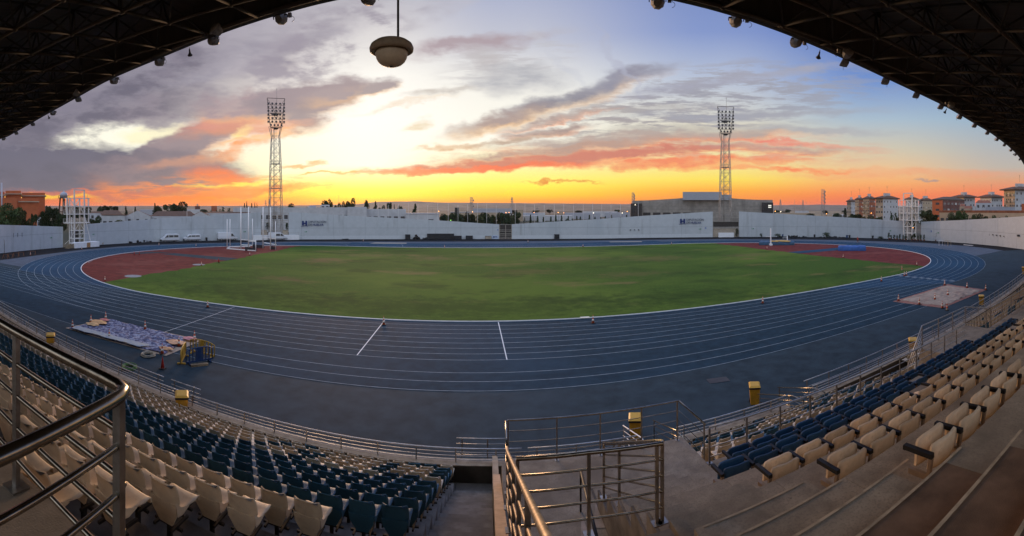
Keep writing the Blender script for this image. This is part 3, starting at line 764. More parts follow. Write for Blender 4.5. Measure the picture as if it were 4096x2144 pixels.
# ------------------------------------------------------------------ seats
def seat_mat(name, col, worn):
    m = two_scale(mat(name, col, .55, var=.14, scale=4, bump=.15, bscale=90, spec=.35), worn, 9, .55, .72, .7)
    # each seat a little different in tone, as weathered plastic is
    nt = m.node_tree; b = nt.nodes['Principled BSDF']; old = b.inputs['Base Color'].links[0].from_socket
    oi = nt.nodes.new('ShaderNodeObjectInfo'); mr = nt.nodes.new('ShaderNodeMapRange'); mr.inputs[3].default_value = .68; mr.inputs[4].default_value = 1.14
    nt.links.new(oi.outputs['Random'], mr.inputs[0])
    mx = nt.nodes.new('ShaderNodeMix'); mx.data_type = 'RGBA'; mx.blend_type = 'MULTIPLY'; mx.inputs[0].default_value = 1
    nt.links.new(old, mx.inputs[6]); nt.links.new(mr.outputs[0], mx.inputs[7]); nt.links.new(mx.outputs[2], b.inputs['Base Color'])
    return m
M_cream = seat_mat('cream_plastic', (.80, .65, .44), (.58, .44, .28))
M_blue = seat_mat('blue_plastic', (.036, .112, .16), (.06, .13, .17))
M_blueV = seat_mat('royal_blue_plastic', (.016, .075, .16), (.03, .095, .16))
M_peach = seat_mat('peach_plastic', (.80, .60, .38), (.64, .45, .26))
M_brk = mat('seat_bracket_steel', (.05, .045, .04), .5, .7)
M_arm = mat('black_armrest', (.010, .010, .010), .55)
def shell(ns, nw):
    """one-piece bucket seat: back and pan in one curved shell; front is +y, floor is z = 0"""
    prof = [(-.045, .815), (-.036, .803), (-.012, .745), (.015, .66), (.038, .57), (.056, .50), (.085, .455), (.14, .435), (.26, .442), (.37, .462), (.435, .472), (.465, .455), (.475, .40)]
    if ns < 12: prof = [prof[i] for i in (0, 2, 4, 6, 9, 12)]
    mb = MB(); n = len(prof); t = .014
    wid = [.165, .182, .202, .208, .206, .203, .20, .20, .208, .21, .204, .19, .18]
    if ns < 12: wid = [wid[i] for i in (0, 2, 4, 6, 9, 12)]
    def pt(i, j, off):
        y, z = prof[i]; w = wid[i]; u = -1 + 2 * j / nw
        e = abs(u) ** 3
        back = max(0, min(1, (z - .50) / .09 if y < .12 else 0)); pan = 1 - back
        if i == 0: e *= .5
        yy = y + .055 * e * back - (0 if i else 0); zz = z + .045 * e * pan * (1 if y < .36 else .3)
        if i == 0: zz -= .03 * abs(u) ** 4
        d = (Vector(prof[min(i + 1, n - 1)]) - Vector(prof[max(i - 1, 0)])).normalized()
        return (u * w, yy + d.y * off, zz - d.x * off)
    for off in (0, t):
        for i in range(n):
            for j in range(nw + 1): mb.v.append(pt(i, j, -off))
    W = nw + 1; B = n * W
    for i in range(n - 1):
        for j in range(nw):
            mb.sm.add(len(mb.f)); mb.f.append((i*W + j, (i+1)*W + j, (i+1)*W + j + 1, i*W + j + 1))
            mb.sm.add(len(mb.f)); mb.f.append((B + i*W + j, B + i*W + j + 1, B + (i+1)*W + j + 1, B + (i+1)*W + j))
    k = len(mb.v) # skirt under the back, closing the shell towards the row behind
    edge = [(0, j) for j in range(nw)] + [(i, nw) for i in range(n - 1)] + [(n - 1, j) for j in range(nw, 0, -1)] + [(i, 0) for i in range(n - 1, 0, -1)]
    for q in range(len(edge)):
        a, b = edge[q], edge[(q + 1) % len(edge)]
        mb.f.append((a[0]*W + a[1], b[0]*W + b[1], B + b[0]*W + b[1], B + a[0]*W + a[1]))
    q = [(-.20, .03, .57), (.20, .03, .57), (.18, .055, .44), (.09, .09, .28), (-.09, .09, .28), (-.18, .055, .44)]
    k = len(mb.v); mb.v += [(x, y, z) for x, y, z in q] + [(x, y + .03, z) for x, y, z in q]
    mb.f += [tuple(k + i for i in range(6))[::-1], tuple(k + 6 + i for i in range(6))] + [(k + i, k + (i + 1) % 6, k + 6 + (i + 1) % 6, k + 6 + i) for i in range(6)]
    for sx in (-1, 1):                                   # side flanges from the back down to the pan
        mb.face([(sx * .203, .02, .62), (sx * .20, .06, .44), (sx * .194, .16, .42), (sx * .203, .27, .475), (sx * .204, .12, .53)])
    return mb
SH, SHL = shell(12, 6), shell(5, 2)
mbk = MB()
for x in (-.12, .12): mbk.beam((x, .02, .26), (x, .34, .28), .03)
mbk.beam((-.2, .14, .25), (.2, .14, .25), .03).beam((0, .16, .25), (0, .16, .0), .05)
ME_brk = mbk.mesh('bracket', M_brk)
ME_seat = {c: SH.mesh('stadium_seat', m) for c, m in (('cream', M_cream), ('blue', M_blue))}
HALF_FOV = 2048 / FPX
def in_view(p):
    t = math.atan2(p.x, p.y); c = (2048 - CX0) / FPX; r = math.hypot(p.x, p.y)
    y = (EYE - p.z) / r
    return abs(t - c) < HALF_FOV + .03 and y < .80
seats = []                                        # (distance, position, angle, colour, label)
PITCH = .505
# blue letters and patches worked into the cream front rows next to the stairs (row: columns counted from the stairs)
BLUE = {0: {1, 2, 9}, 1: {0, 3, 10}, 2: {0, 3, 7, 8, 10}, 3: {0, 3, 7, 10}, 4: {1, 2, 7, 10}}
rs = random.Random(3)
for i in range(15):
    rho = row_rho(i) - .02
    for j in range(90):
        a = A_SEATS - (PITCH * (j + .5)) / rho
        p = pol(fan(rho, a), a, row_z(i))
        if p.x < -46: break
        if i <= 3: c = 'blue' if j in BLUE[i] else 'cream'
        elif i == 4: c = 'blue' if (j in BLUE[4] or (j > 20 and False)) else 'cream'
        elif i <= 9: c = 'blue'
        else: c = 'cream'
        if rs.random() < .012 and 1 < i < 13 and j > 12: continue      # a missing seat
        seats.append((p.length if False else math.hypot(p.x, p.y), p, a, c, '%s bucket seat, left block, %s from the stairs in row %d above the parapet' % (c, nth(j + 1), i + 1)))
for i in range(6):
    rho = row_rho(i) - .02
    for j in range(17):
        a = P1[1] + .003 + PITCH * (j + .5) / rho
        p = pol(rho, a, row_z(i))
        c = 'blue' if rs.random() < (.42 if i in (1, 2) else .26) else 'cream'
        seats.append((math.hypot(p.x, p.y), p, a, c, '%s bucket seat, %s right of the nearer platform in row %d above the parapet' % (c, nth(j + 1), i + 1)))
    for j in range(80):
        a = P2[1] + .003 + PITCH * (j + .5) / rho
        p = pol(rho, a, row_z(i))
        c = 'blue' if (i in (4, 5) and (j // 3) % 3 == 0) or rs.random() < .06 else 'cream'
        seats.append((math.hypot(p.x, p.y), p, a, c, '%s bucket seat, %s beyond the farther platform in row %d above the parapet' % (c, nth(j + 1), i + 1)))
seats = [s for s in seats if in_view(s[1])]
seats.sort(key=lambda s: s[0])
NEAR = 296
for r, p, a, c, lab in seats[:NEAR]:
    o = bpy.data.objects.new('stadium_seat', ME_seat[c]); COL.objects.link(o); o.location = p; o.rotation_euler = (0, 0, a + rs.uniform(-.03, .03))
    tag(o, lab, 'stadium seat', 'plastic bucket seats in the stand')
    part('bracket', ME_brk, o)
far = {'cream': MB(), 'blue': MB()}
for r, p, a, c, lab in seats[NEAR:]:
    far[c].add(SHL if r > 26 else SH, Matrix.Translation(p) @ Matrix.Rotation(a + rs.uniform(-.03, .03), 4, 'Z'))
for c, m, lab in (('cream', M_cream, 'mass of smaller cream plastic bucket seats filling the farther rows'), ('blue', M_blue, 'mass of smaller blue plastic bucket seats in bands among the farther cream ones')):
    struct(tag(far[c].build('distant_seats', m), lab, 'stadium seats', 'plastic bucket seats in the stand'), 'stuff')
# folding seats with armrests in the upper rows on the right
def panel(w, h, d, bulge, nx=6, nz=7, rnd=.17):
    """upright moulded panel with rounded top corners, slightly hollow towards +y"""
    mb = MB()
    for s_ in (0, 1):
        for i in range(nz + 1):
            for j in range(nx + 1):
                u = -1 + 2 * j / nx; v = i / nz
                z = h * v; x = u * w / 2
                if v > .6: x *= 1 - rnd * ((v - .6) / .4) ** 2.2
                if i == nz: z -= .03 * abs(u) ** 5
                y = bulge * (u * u) + .03 * (v - .5) ** 2
                mb.v.append((x, y - (d if s_ else 0), z))
    W = nx + 1; B = (nz + 1) * W
    for i in range(nz):
        for j in range(nx):
            mb.sm.add(len(mb.f)); mb.f.append((i*W+j+1, i*W+j, (i+1)*W+j, (i+1)*W+j+1))
            mb.sm.add(len(mb.f)); mb.f.append((B+i*W+j, B+i*W+j+1, B+(i+1)*W+j+1, B+(i+1)*W+j))
    e = [(0, j) for j in range(nx)] + [(i, nx) for i in range(nz)] + [(nz, j) for j in range(nx, 0, -1)] + [(i, 0) for i in range(nz, 0, -1)]
    for q in range(len(e)):
        a, b = e[q], e[(q+1) % len(e)]; mb.f.append((a[0]*W+a[1], b[0]*W+b[1], B+b[0]*W+b[1], B+a[0]*W+a[1]))
    return mb
bk = panel(.54, .29, .024, .05, nz=6, rnd=.14); ct = panel(.54, .30, .03, .03, nz=6, rnd=.14)
VS = {}
for c, m in (('blue', M_blueV), ('cream', M_peach)):
    b = MB().add(bk, Matrix.Translation((0, .05, .34)) @ Matrix.Rotation(R(8), 4, 'X'))
    f = MB().add(ct, Matrix.Translation((0, .235, .335)) @ Matrix.Rotation(R(3), 4, 'X'))
    dn = MB().add(ct, Matrix.Translation((0, .07, .38)) @ Matrix.Rotation(R(-86), 4, 'X'))
    VS[c] = (b.mesh('backrest', m), f.mesh('folded_seat', m), dn.mesh('lowered_seat', m))
ar_ = MB().box((0, .18, .535), (.06, .36, .05)); ar_.box((0, .352, .525), (.056, .03, .04))
ME_arm = ar_.mesh('armrest', M_arm)
pm = MB().beam((0, .02, .51), (0, .10, .0), .05, .035); pm.box((0, .12, .012), (.07, .18, .02)); pm.beam((0, .05, .30), (0, .30, .30), .04, .06)
ME_post = pm.mesh('support', mat('seat_support_paint', (.30, .22, .15), .5, .3))
VP = .625
def vip(k, x0, n, row_name='', blk='from the stairs', fwd=0.):
    rho = RV + KR * k - fwd
    for j in range(n):
        a = ang(x0 + VP * (j + .5), rho); p = pol(rho, a, ZG + KZ * k)
        if not in_view(p) and math.hypot(p.x, p.y) > 3: continue
        c = 'blue' if k < 2 else 'cream'
        low = (k == 2 and j == 6) or (k == 1 and j in (9,)) or (k == 2 and j == 15)
        miss = (k == 2 and j == 19)
        o = thing('folding_seat', '%s folding seat%s, %s %s, %s' % (c, ' lowered' if low else '', nth(j + 1), blk, row_name), 'folding seat', p, a, 'folding armchair seats in the upper rows')
        b, f, dn = VS[c]
        part('backrest', b, o); part('folded_seat' if not low else 'lowered_seat', dn if low else f, o)
        part('armrest', ME_arm, o, (-VP / 2, 0, 0)); part('support', ME_post, o, (-VP / 2, 0, 0))
        if j == n - 1: part('armrest', ME_arm, o, (VP / 2, 0, 0)); part('support', ME_post, o, (VP / 2, 0, 0))
NAMES = ['front blue row on the gangway', 'second blue row', 'first cream row behind the blue', 'second cream row', 'third cream row']
vip(0, 5.05, 17, row_name=NAMES[0]); vip(1, 4.02, 21, row_name=NAMES[1]); vip(2, 4.0, 20, row_name=NAMES[2]); vip(3, 4.0, 18, row_name=NAMES[3]); vip(4, 4.0, 15, row_name=NAMES[4])
vip(3, 1.02, 2, row_name='short row at the bottom edge', blk='left of the steps', fwd=.28)
# ------------------------------------------------------------------ roof: space frame with a curved front edge
RH_, RS_ = 3.7, .152                                  # underside rises towards the field
def roof_z(y): return EYE + RH_ + RS_ * y
EDGEPX = [(-200, 600), (0, 557), (20, 553), (100, 508), (200, 451), (300, 396), (450, 312), (626, 242), (840, 150), (1110, 62), (1336, 0), (1600, -42), (2000, -75), (2400, -52), (2704, 8), (2960, 68), (3200, 160), (3390, 243), (3560, 322), (3680, 378), (3780, 425), (3850, 466), (3910, 502), (3960, 530), (4000, 560), (4030, 582), (4060, 610), (4080, 633), (4096, 660)]
def edge_pt(px, py):
    t = (px - CX0) / FPX; q = (HOR - py) / FPX          # tan elevation of the edge in direction t
    r = RH_ / (q - RS_ * math.cos(t))
    return Vector((r * math.sin(t), r * math.cos(t), 0))
E_ = [edge_pt(*e) for e in EDGEPX]
ex, ey = [p.x for p in E_], [p.y for p in E_]
def smooth_edge(x):
    s = w = 0
    for d in (-2, -1, 0, 1, 2): s += interp(x + d * .8, ex, ey); w += 1
    return s / w
XL, XR = ex[0], ex[-1]
XS = [lerp(XL, XR, i / 90) for i in range(91)]
M_clad = mat('roof_sheet_underside', (.055, .046, .038), .75, var=.25, scale=.8, stretch=(6, .4, 1))
M_chord = two_scale(mat('frame_tube_paint', (.050, .040, .030), .8, .0, var=.35, scale=2), (.055, .034, .02), .8, .45, .65, .7)
M_diag = mat('frame_strut_paint', (.034, .028, .023), .8, .0, var=.35, scale=2)
roof = thing('stand_roof', 'dark space-frame roof of the grandstand overhead with curved front edge', 'roof', (0, 0, EYE + RH_))
oz = EYE + RH_
def Rl(p): return Vector((p[0], p[1], p[2] - oz))
TOP = 1.25
mb = MB()
YB = -3.6  # roof ends short behind the camera, shaped to let sky light in
for i in range(90):
    x0, x1 = XS[i], XS[i+1]; y0, y1 = smooth_edge(x0), smooth_edge(x1)
    for z0, z1 in ((TOP, TOP), (TOP + .12, TOP + .12)):
        mb.face([Rl((x0, YB, roof_z(YB) + z0)), Rl((x1, YB, roof_z(YB) + z0)), Rl((x1, y1, roof_z(y1) + z0)), Rl((x0, y0, roof_z(y0) + z0))])
mb.build('roof_sheet', M_clad, roof)
mb = MB()
for i in range(90):
    x0, x1 = XS[i], XS[i+1]; y0, y1 = smooth_edge(x0), smooth_edge(x1)
    a, b = (x0, y0, roof_z(y0)), (x1, y1, roof_z(y1))
    up = Vector((0, 0, TOP + .12)); bk_ = Vector((0, -.16, 0))
    a, b = Vector(a), Vector(b)
    mb.face([Rl(a), Rl(b), Rl(b + up), Rl(a + up)]); mb.face([Rl(a + bk_), Rl(b + bk_), Rl(b), Rl(a)]); mb.face([Rl(a + bk_), Rl(a + bk_ + up), Rl(b + bk_ + up), Rl(b + bk_)])
mb.build('fascia', M_clad, roof)
MB().tube([Rl((x, smooth_edge(x) - .30, roof_z(smooth_edge(x)) + .03)) for x in XS], .075, 6).build('edge_tube', M_chord, roof)
UX, UY = 2.02, 1.88
X0g, Y0g = -2.43 * 4.93, 1.646 * 4.93                  # a lower node read off the photograph
ix0, ix1 = int((XL - X0g) / UX), int((XR - X0g) / UX)
low = {}
for ix in range(ix0, ix1 + 1):
    for iy in range(-9, 14):
        x, y = X0g + ix * UX, Y0g + iy * UY
        if y < smooth_edge(x) - .35 and y > YB + .5: low[ix, iy] = Vector((x, y, roof_z(y) + .02))
top = {}
for ix in range(ix0 - 1, ix1 + 1):
    for iy in range(-10, 14):
        if all((ix + a, iy + b) in low for a in (0, 1) for b in (0, 1)):
            x, y = X0g + (ix + .5) * UX, Y0g + (iy + .5) * UY; top[ix, iy] = Vector((x, y, roof_z(y) + TOP - .1))
ch, di, tp, nd = MB(), MB(), MB(), MB()
def strut(mb, p, q, r): mb.tube([Rl(p), Rl(q)], r, 5)
for (ix, iy), p in low.items():
    for dx, dy in ((1, 0), (0, 1)):
        q = low.get((ix + dx, iy + dy))
        if q: strut(ch, p, q, .048)
        elif dy: 
            ye = smooth_edge(p.x) - .30
            if p.y < ye: strut(ch, p, Vector((p.x, ye, roof_z(ye) + .03)), .048)
    nd.ball(Rl(p), .085, 6, 4)
for (ix, iy), p in top.items():
    for a in (0, 1):
        for b in (0, 1): strut(di, p, low[ix + a, iy + b], .032)
    for dx, dy in ((1, 0), (0, 1)):
        q = top.get((ix + dx, iy + dy))
        if q: strut(tp, p, q, .036)
ch.build('lower_chords', M_chord, roof); di.build('diagonal_struts', M_diag, roof); tp.build('upper_chords', M_diag, roof); nd.build('node_balls', M_chord, roof)
# floodlights and horn loudspeakers hung along the edge
M_fl = mat('grey_floodlight_housing', (.20, .185, .165), .6, .2, var=.4, scale=6, bump=.3, bscale=30)
M_glass = mat('lamp_glass', (.42, .36, .28), .15, .0, spec=.6)
def edge_at(px):
    t = (px - CX0) / FPX
    lo, hi = 1.0, 120.0
    for _ in range(50):
        mid = (lo + hi) / 2
        if mid * math.cos(t) < smooth_edge(mid * math.sin(t)): lo = mid
        else: hi = mid
    return Vector((lo * math.sin(t), lo * math.cos(t), 0))
fl0 = None
LPX = [9, 60, 125, 204, 305, 445, 626, 841, 1113, 1463, 1900, 2290, 2638, 2955, 3198, 3390, 3553, 3675, 3772, 3846, 3905, 3956, 3993, 4023, 4048, 4066, 4082]
order = ['leftmost', '2nd from the left end', '3rd from the left end']
for k, px in enumerate(LPX):
    e = edge_at(px); y = e.y + .12; loc = (e.x, y, roof_z(e.y) + .05)
    if HOR - FPX * (loc[2] - EYE) / math.hypot(e.x, y) < -60: continue
    side = 'left' if px < 1500 else 'right'
    idx = LPX.index(px) if side == 'left' else len(LPX) - 1 - LPX.index(px)
    lab = 'grey round floodlight under the roof edge, %s side, %s counted from the %s border' % (side, nth(idx + 1), side)
    if fl0 is None:
        o = thing('roof_floodlight', lab, 'floodlight', loc, 0, 'floodlights hung along the roof edge'); fl0 = o
        mb = MB(); ax = Matrix.Rotation(R(-62), 3, 'X')
        mb.lathe([(.05, -.22), (.13, -.21), (.19, -.08), (.225, .04), (.235, .09), (.235, .11), (.22, .115)], (0, .05, -.10), 9, ax); mb.sm.clear(); mb.build('housing', M_fl, o)
        g_ = MB().lathe([(.005, .118), (.22, .118), (.22, .125), (.005, .128)], (0, .05, -.10), 14, ax); g_.build('glass', M_glass, o)
        b_ = MB().beam((-.26, .05, -.10), (-.26, .0, .0), .03); b_.beam((.26, .05, -.10), (.26, .0, .0), .03); b_.beam((-.26, 0, -.01), (.26, 0, -.01), .04); b_.build('bracket', M_diag, o)
        b_ = MB().box((.37, .0, -.06), (.12, .1, .14)); b_.build('ballast_box', M_fl, o)
        MB().tube([(.43 + .05 * 0, 0, -.06)] + [(.43 + .11 * math.sin(t), 0, -.12 - .09 * (1 - math.cos(t))) for t in (0.3, .8, 1.4, 2.0, 2.6, 3.0)], .008, 5).build('cable', M_diag, o)
        o.rotation_euler = (0, 0, 0.25); o.scale = (.82, .82, .82)
    else:
        dup(fl0, loc, (random.uniform(-.5, .5) if px < 3300 else random.uniform(.5, 1.0)), lab)
hn = None
for px, lab in ((189, 'dark horn loudspeaker under the far left roof edge'), (754, 'dark horn loudspeaker under the roof edge left of the pendant'), (3284, 'dark horn loudspeaker under the right roof edge, nearer'), (3790, 'dark horn loudspeaker under the right roof edge, farther'), (4060, 'tiny dark horn loudspeaker at the far right roof edge')):
    e = edge_at(px); loc = (e.x, e.y + .05, roof_z(e.y) - .02); rz = .5 if px < 2000 else -.5
    if hn is None:
        hn = o = thing('horn_loudspeaker', lab, 'loudspeaker', loc, rz, 'horn loudspeakers along the roof edge'); o.scale = (.62, .62, .62)
        MB().lathe([(.04, 0), (.045, .10), (.06, .22), (.11, .33), (.15, .38), (.14, .385)], (0, .05, -.08), 12, Matrix.Rotation(R(-128), 3, 'X')).build('horn', M_dsteel, o)
        MB().beam((0, .05, -.12), (0, 0, .02), .03).build('bracket', M_dsteel, o)
    else: dup(hn, loc, rz, lab)
# floodlights mounted inside, seen dimly behind the edge
for px, dy in ((360, .9), (925, .8), (3310, .9), (3742, .9), (98, .9)):
    e = edge_at(px); dup(fl0, (e.x, e.y - dy, roof_z(e.y - dy) - .05), 2.8, 'dim floodlight set back behind the roof edge, %s' % {360: 'far left', 925: 'left of the pendant', 3310: 'right, nearer', 3742: 'right, farther', 98: 'at the left border'}[px])
# pendant hanging from the roof near the camera
pd = thing('pendant_lamp', 'cream bowl-shaped pendant with wide brim hanging on a thin rod', 'pendant lamp', ar(1566, 4.75, zat(190, 4.75)))
M_pd = two_scale(mat('pendant_enamel', (.27, .20, .125), .5, var=.25, scale=7, bump=.2, bscale=50), (.26, .19, .12), 6, .5, .7, .6)
MB().lathe([(.004, .090), (.05, .090), (.055, .080), (.12, .074), (.18, .054), (.218, .026), (.233, -.008), (.229, -.040), (.205, -.054), (.168, -.036)], (0, 0, 0), 36).build('brim', M_pd, pd)
MB().lathe([(.170, -.040), (.171, -.075), (.160, -.115), (.140, -.150), (.107, -.178), (.06, -.196), (.004, -.202)][::-1], (0, 0, 0), 36).build('bowl', mat('pendant_bowl', (.50, .40, .27), .55, var=.15, scale=8, bump=.2, bscale=60), pd)
MB().lathe([(.016, -.209), (.022, -.205), (.022, -.190)], (0, -.01, 0), 12).build('cap', M_dsteel, pd)
pz = roof_z(4.6) - pd.location.z
MB().tube([(.07, 0, .07), (.07, 0, pz + .1)], .0125, 8).build('rod', M_dsteel, pd)
# ------------------------------------------------------------------ perimeter wall
M_wall = two_scale(two_scale(mat('white_wall', (.45, .485, .50), .85, var=.05, scale=.8, bump=.2, bscale=14), (.37, .41, .43), .12, .5, .7, .6, (1, 1, .5)), (.31, .33, .33), .35, .54, .74, .75, (1.6, 1.6, .2))
M_wallb = mat('white_wall_base', (.52, .56, .58), .85, var=.05, scale=1.5)
M_green = mat('green_sign', (.03, .20, .09), .5); M_bsign = mat('blue_sign', (.03, .10, .35), .5)
TOPS = [(-260, 6.9), (0, 6.22), (258, 5.15), (353, 5.62), (600, 6.56), (748, 7.18), (897, 7.88), (1042, 8.55), (1155, 8.6), (1200, 8.4), (1378, 7.55), (1600, 6.62), (1793, 5.75), (1918, 5.05), (1996, 4.7), (2048, 4.7), (2215, 5.5), (2400, 6.35), (2607, 7.45), (2851, 8.68), (2956, 8.72), (3197, 7.55), (3500, 6.2), (3614, 5.7), (3686, 5.7), (3852, 6.5), (4096, 7.9), (4300, 9)]
def wall_top(px): return interp(px, [t[0] for t in TOPS], [t[1] for t in TOPS])
def tangent(px):
    a, b = wall_xy(px - 25), wall_xy(px + 25); d = (b - a); d.z = 0; return d.normalized()
def normal(px):                                  # away from the field
    t = tangent(px); return Vector((-t.y, t.x, 0))
def far_wall(p0, p1, lab):
    o = thing('perimeter_wall', lab, 'wall', wall_xy(p0)); org = o.location.copy()
    n = max(2, int((p1 - p0) / 25)); mb, mj, mbb = MB(), MB(), MB()
    poly = []
    for i in range(n):
        a, b = lerp(p0, p1, i / n), lerp(p0, p1, (i + 1) / n)
        A, B = wall_xy(a) - org, wall_xy(b) - org; nA, nB = normal(a) * .3, normal(b) * .3
        za, zb = wall_top(a), wall_top(b); U = lambda v, z: Vector((v.x, v.y, z))
        mb.face([U(A, -.2), U(B, -.2), U(B, zb), U(A, za)]); mb.face([U(A, za), U(B, zb), U(B + nB, zb), U(A + nA, za)]); mb.face([U(B + nB, -.2), U(A + nA, -.2), U(A + nA, za), U(B + nB, zb)])
        if i == 0: mb.face([U(A, -.2), U(A, za), U(A + nA, za), U(A + nA, -.2)])
        if i == n - 1: mb.face([U(B, -.2), U(B + nB, -.2), U(B + nB, zb), U(B, zb)])
        e = -normal(a) * .012
        mbb.face([U(A + e, .0), U(B + e, .0), U(B + e, 1.15), U(A + e, 1.15)])
        for z in (3.55,): mj.face([U(A + e, z), U(B + e, z), U(B + e, z + .045), U(A + e, z + .045)])
        if i % 5 == 2: mj.face([U(A + e, .1), U(A + e + (B - A) * .02, .1), U(A + e + (B - A) * .02, za - .05), U(A + e, za - .05)])
    mb.build('wall_panel', M_wall, o); mj.build('joint', mat('wall_joint', (.17, .19, .20), .9), o)
    if 1150 < p0 < 2300: mbb.build('wall_base', M_wallb, o)
    return o
far_wall(-260, 252, 'white perimeter wall at the left edge below the orange building')
far_wall(338, 1044, 'white perimeter wall rising from the left scaffold tower to the left mast')
far_wall(1155, 1996, 'white perimeter wall sloping down from the left mast to the middle gate')
far_wall(2048, 2851, 'white perimeter wall rising from the middle gate to the right mast')
far_wall(2956, 3618, 'white perimeter wall sloping down from the right mast to the right tower')
far_wall(3684, 4300, 'warm lit white perimeter wall right of the right scaffold tower')
def on_wall(px, z, out=.03): p = wall_xy(px); p.z = z; return p - normal(px) * out
def wall_rot(px): t = tangent(px); return math.atan2(t.y, t.x)
# lettering with emblem, twice
M_navy = mat('navy_paint', (.012, .03, .13), .6); M_greyl = mat('grey_letter_paint', (.05, .055, .08), .6)
def text(body, size, m, parent, x, z, name='lettering'):
    c = bpy.data.curves.new(name, 'FONT'); c.body = body; c.size = size; c.extrude = .008; c.materials.append(m)
    c.offset = .024 if name == 'bold_lettering' else .010
    t = bpy.data.objects.new(name, c); COL.objects.link(t); bpy.context.view_layer.update()
    me = bpy.data.meshes.new_from_object(t.evaluated_get(bpy.context.evaluated_depsgraph_get()))
    bpy.data.objects.remove(t); bpy.data.curves.remove(c)
    o = bpy.data.objects.new(name, me); COL.objects.link(o); o.parent = parent; o.location = (x, -.012, z); o.rotation_euler = (R(90), 0, 0); return o
def emblem(px, z, s, lab):
    p0, p1 = on_wall(px, z, .06), on_wall(px + 96, z, .06); o = thing('wall_lettering', lab, 'lettering', p0 - normal(px + 48) * .14, math.atan2(p1.y - p0.y, p1.x - p0.x), 'painted emblems on the far wall')
    mb = MB(); w = 1.75 * s
    for x in (0, 1.15): mb.box(((x + .3) * s, 0, .78 * s), (.6 * s, .03, 1.56 * s))
    mb.box((.875 * s, 0, .72 * s), (.6 * s, .028, .42 * s)); mb.build('emblem_letter', M_navy, o)
    mb = MB(); n = 12
    for i in range(n):
        x0, x1 = lerp(-.3, 2.05, i / n), lerp(-.3, 2.05, (i + 1) / n); f = lambda x: -.36 - .09 * math.sin(math.pi * (x + .3) / 2.35 * 2)*.4 + .10 * math.sin(math.pi * (x + .3) / 2.35)
        mb.face([(x0 * s, -.015, f(x0) * s), (x1 * s, -.015, f(x1) * s), (x1 * s, -.015, (f(x1) + .19) * s), (x0 * s, -.015, (f(x0) + .19) * s)])
    mb.build('emblem_underline', M_navy, o)
    text('DIPUTACIÓN', 1.02 * s, M_greyl, o, 2.15 * s, .86 * s); text('DE', 1.02 * s, M_greyl, o, 2.15 * s, -.12 * s); text('HUELVA', 1.0 * s, M_navy, o, 3.62 * s, -.12 * s, 'bold_lettering')
emblem(1208, 4.42, .92, 'navy H emblem and DIPUTACIÓN DE HUELVA lettering near the left mast')
emblem(2720, 4.75, .98, 'navy H emblem and DIPUTACIÓN DE HUELVA lettering near the right mast')
def sign(px, z, w, h, m, lab):
    mb = MB().box((0, 0, 0), (w, .04, h)); o = mb.build('wall_sign', m); o.location = on_wall(px, z, .04); o.rotation_euler = (0, 0, wall_rot(px)); tag(o, lab, 'sign', 'small signs on the far wall')
    MB().box((-w * .18, -.023, 0), (w * .34, .006, h * .6)).build('pictogram', M_wallb, o)
for px, z, w, h, m, lab in ((204, 2.6, .65, .28, M_green, 'small green exit sign on the wall left of the left scaffold tower'), (373, 2.9, .65, .28, M_green, 'small green exit sign just right of the left scaffold tower'), (978, 2.6, .7, .3, M_green, 'small green exit sign left of the left mast opening'), (1223, 2.4, .7, .3, M_green, 'small green exit sign below the left lettering'), (2800, 2.8, .8, .28, M_green, 'small green exit sign below the right lettering'), (2822, 3.1, .45, .5, M_bsign, 'small square blue sign left of the right mast opening'), (3011, 2.8, .8, .28, M_green, 'small green exit sign right of the right mast'), (3561, 2.6, .7, .28, M_green, 'small green exit sign left of the right scaffold tower'), (3725, 2.9, .4, .5, M_bsign, 'small blue sign right of the right scaffold tower'), (3752, 2.5, .75, .28, M_green, 'small green exit sign beside the blue one on the right'), (1995 - 4, 2.9, .4, .3, M_bsign, 'tiny blue sign left of the middle gate')):
    sign(px, z, w, h, m, lab)
# openings: barred gates
M_gate = mat('gate_steel', (.32, .30, .26), .6, .3, var=.3); M_mesh = mat('dark_mesh', (.05, .045, .04), .8, var=.3); M_tank = mat('vent_panel', (.42, .36, .28), .8, var=.25)
def gate(px0, px1, z1, cols, rows, lab, name='wall_gate'):
    a, b = wall_xy(px0), wall_xy(px1); d = b - a; w = math.hypot(d.x, d.y)
    o = thing(name, lab, 'gate', a, math.atan2(d.y, d.x))
    for i in range(cols + 1): MB().beam((w * i / cols, .15, 0), (w * i / cols, .15, z1), .16 if i in (0, cols) else .13).build('post', M_gate, o)
    mb = MB()
    for z in rows: mb.beam((0, .15, z), (w, .15, z), .13)
    mb.build('crossbars', M_gate, o)
    return o, w
g, gw = gate(1998, 2047, 4.7, 2, (.12, .55, 1.25, 1.7, 2.45, 2.9, 4.6), 'tall barred double gate in the middle of the far wall')
for i in (0, 1): MB().box((gw * (.25 + .5 * i), .2, 2.35), (gw * .42, .03, 4.4)).build('gate_leaf', M_mesh, g)
g, gw = gate(1044, 1155, 8.3, 1, (3.0, 5.3, 5.9, 8.3), 'tall open steel frame in the wall gap at the left mast')
for x in (.12, .88): MB().box((gw * x, .45, 1.5), (gw * .2, .05, 3.0)).build('mesh_panel', M_tank, g)
g, gw = gate(2852, 2956, 8.4, 1, (2.9, 3.2, 5.3, 6.6, 8.4), 'tall steel frame in the wall gap at the right mast')
MB().box((gw * .5, .6, 4.35), (gw * .98, .05, 1.7)).build('mesh_panel', M_mesh, g)
MB().box((gw * .5, .62, 1.5), (gw * .98, .05, 3.0)).build('vent_panel', M_tank, g)
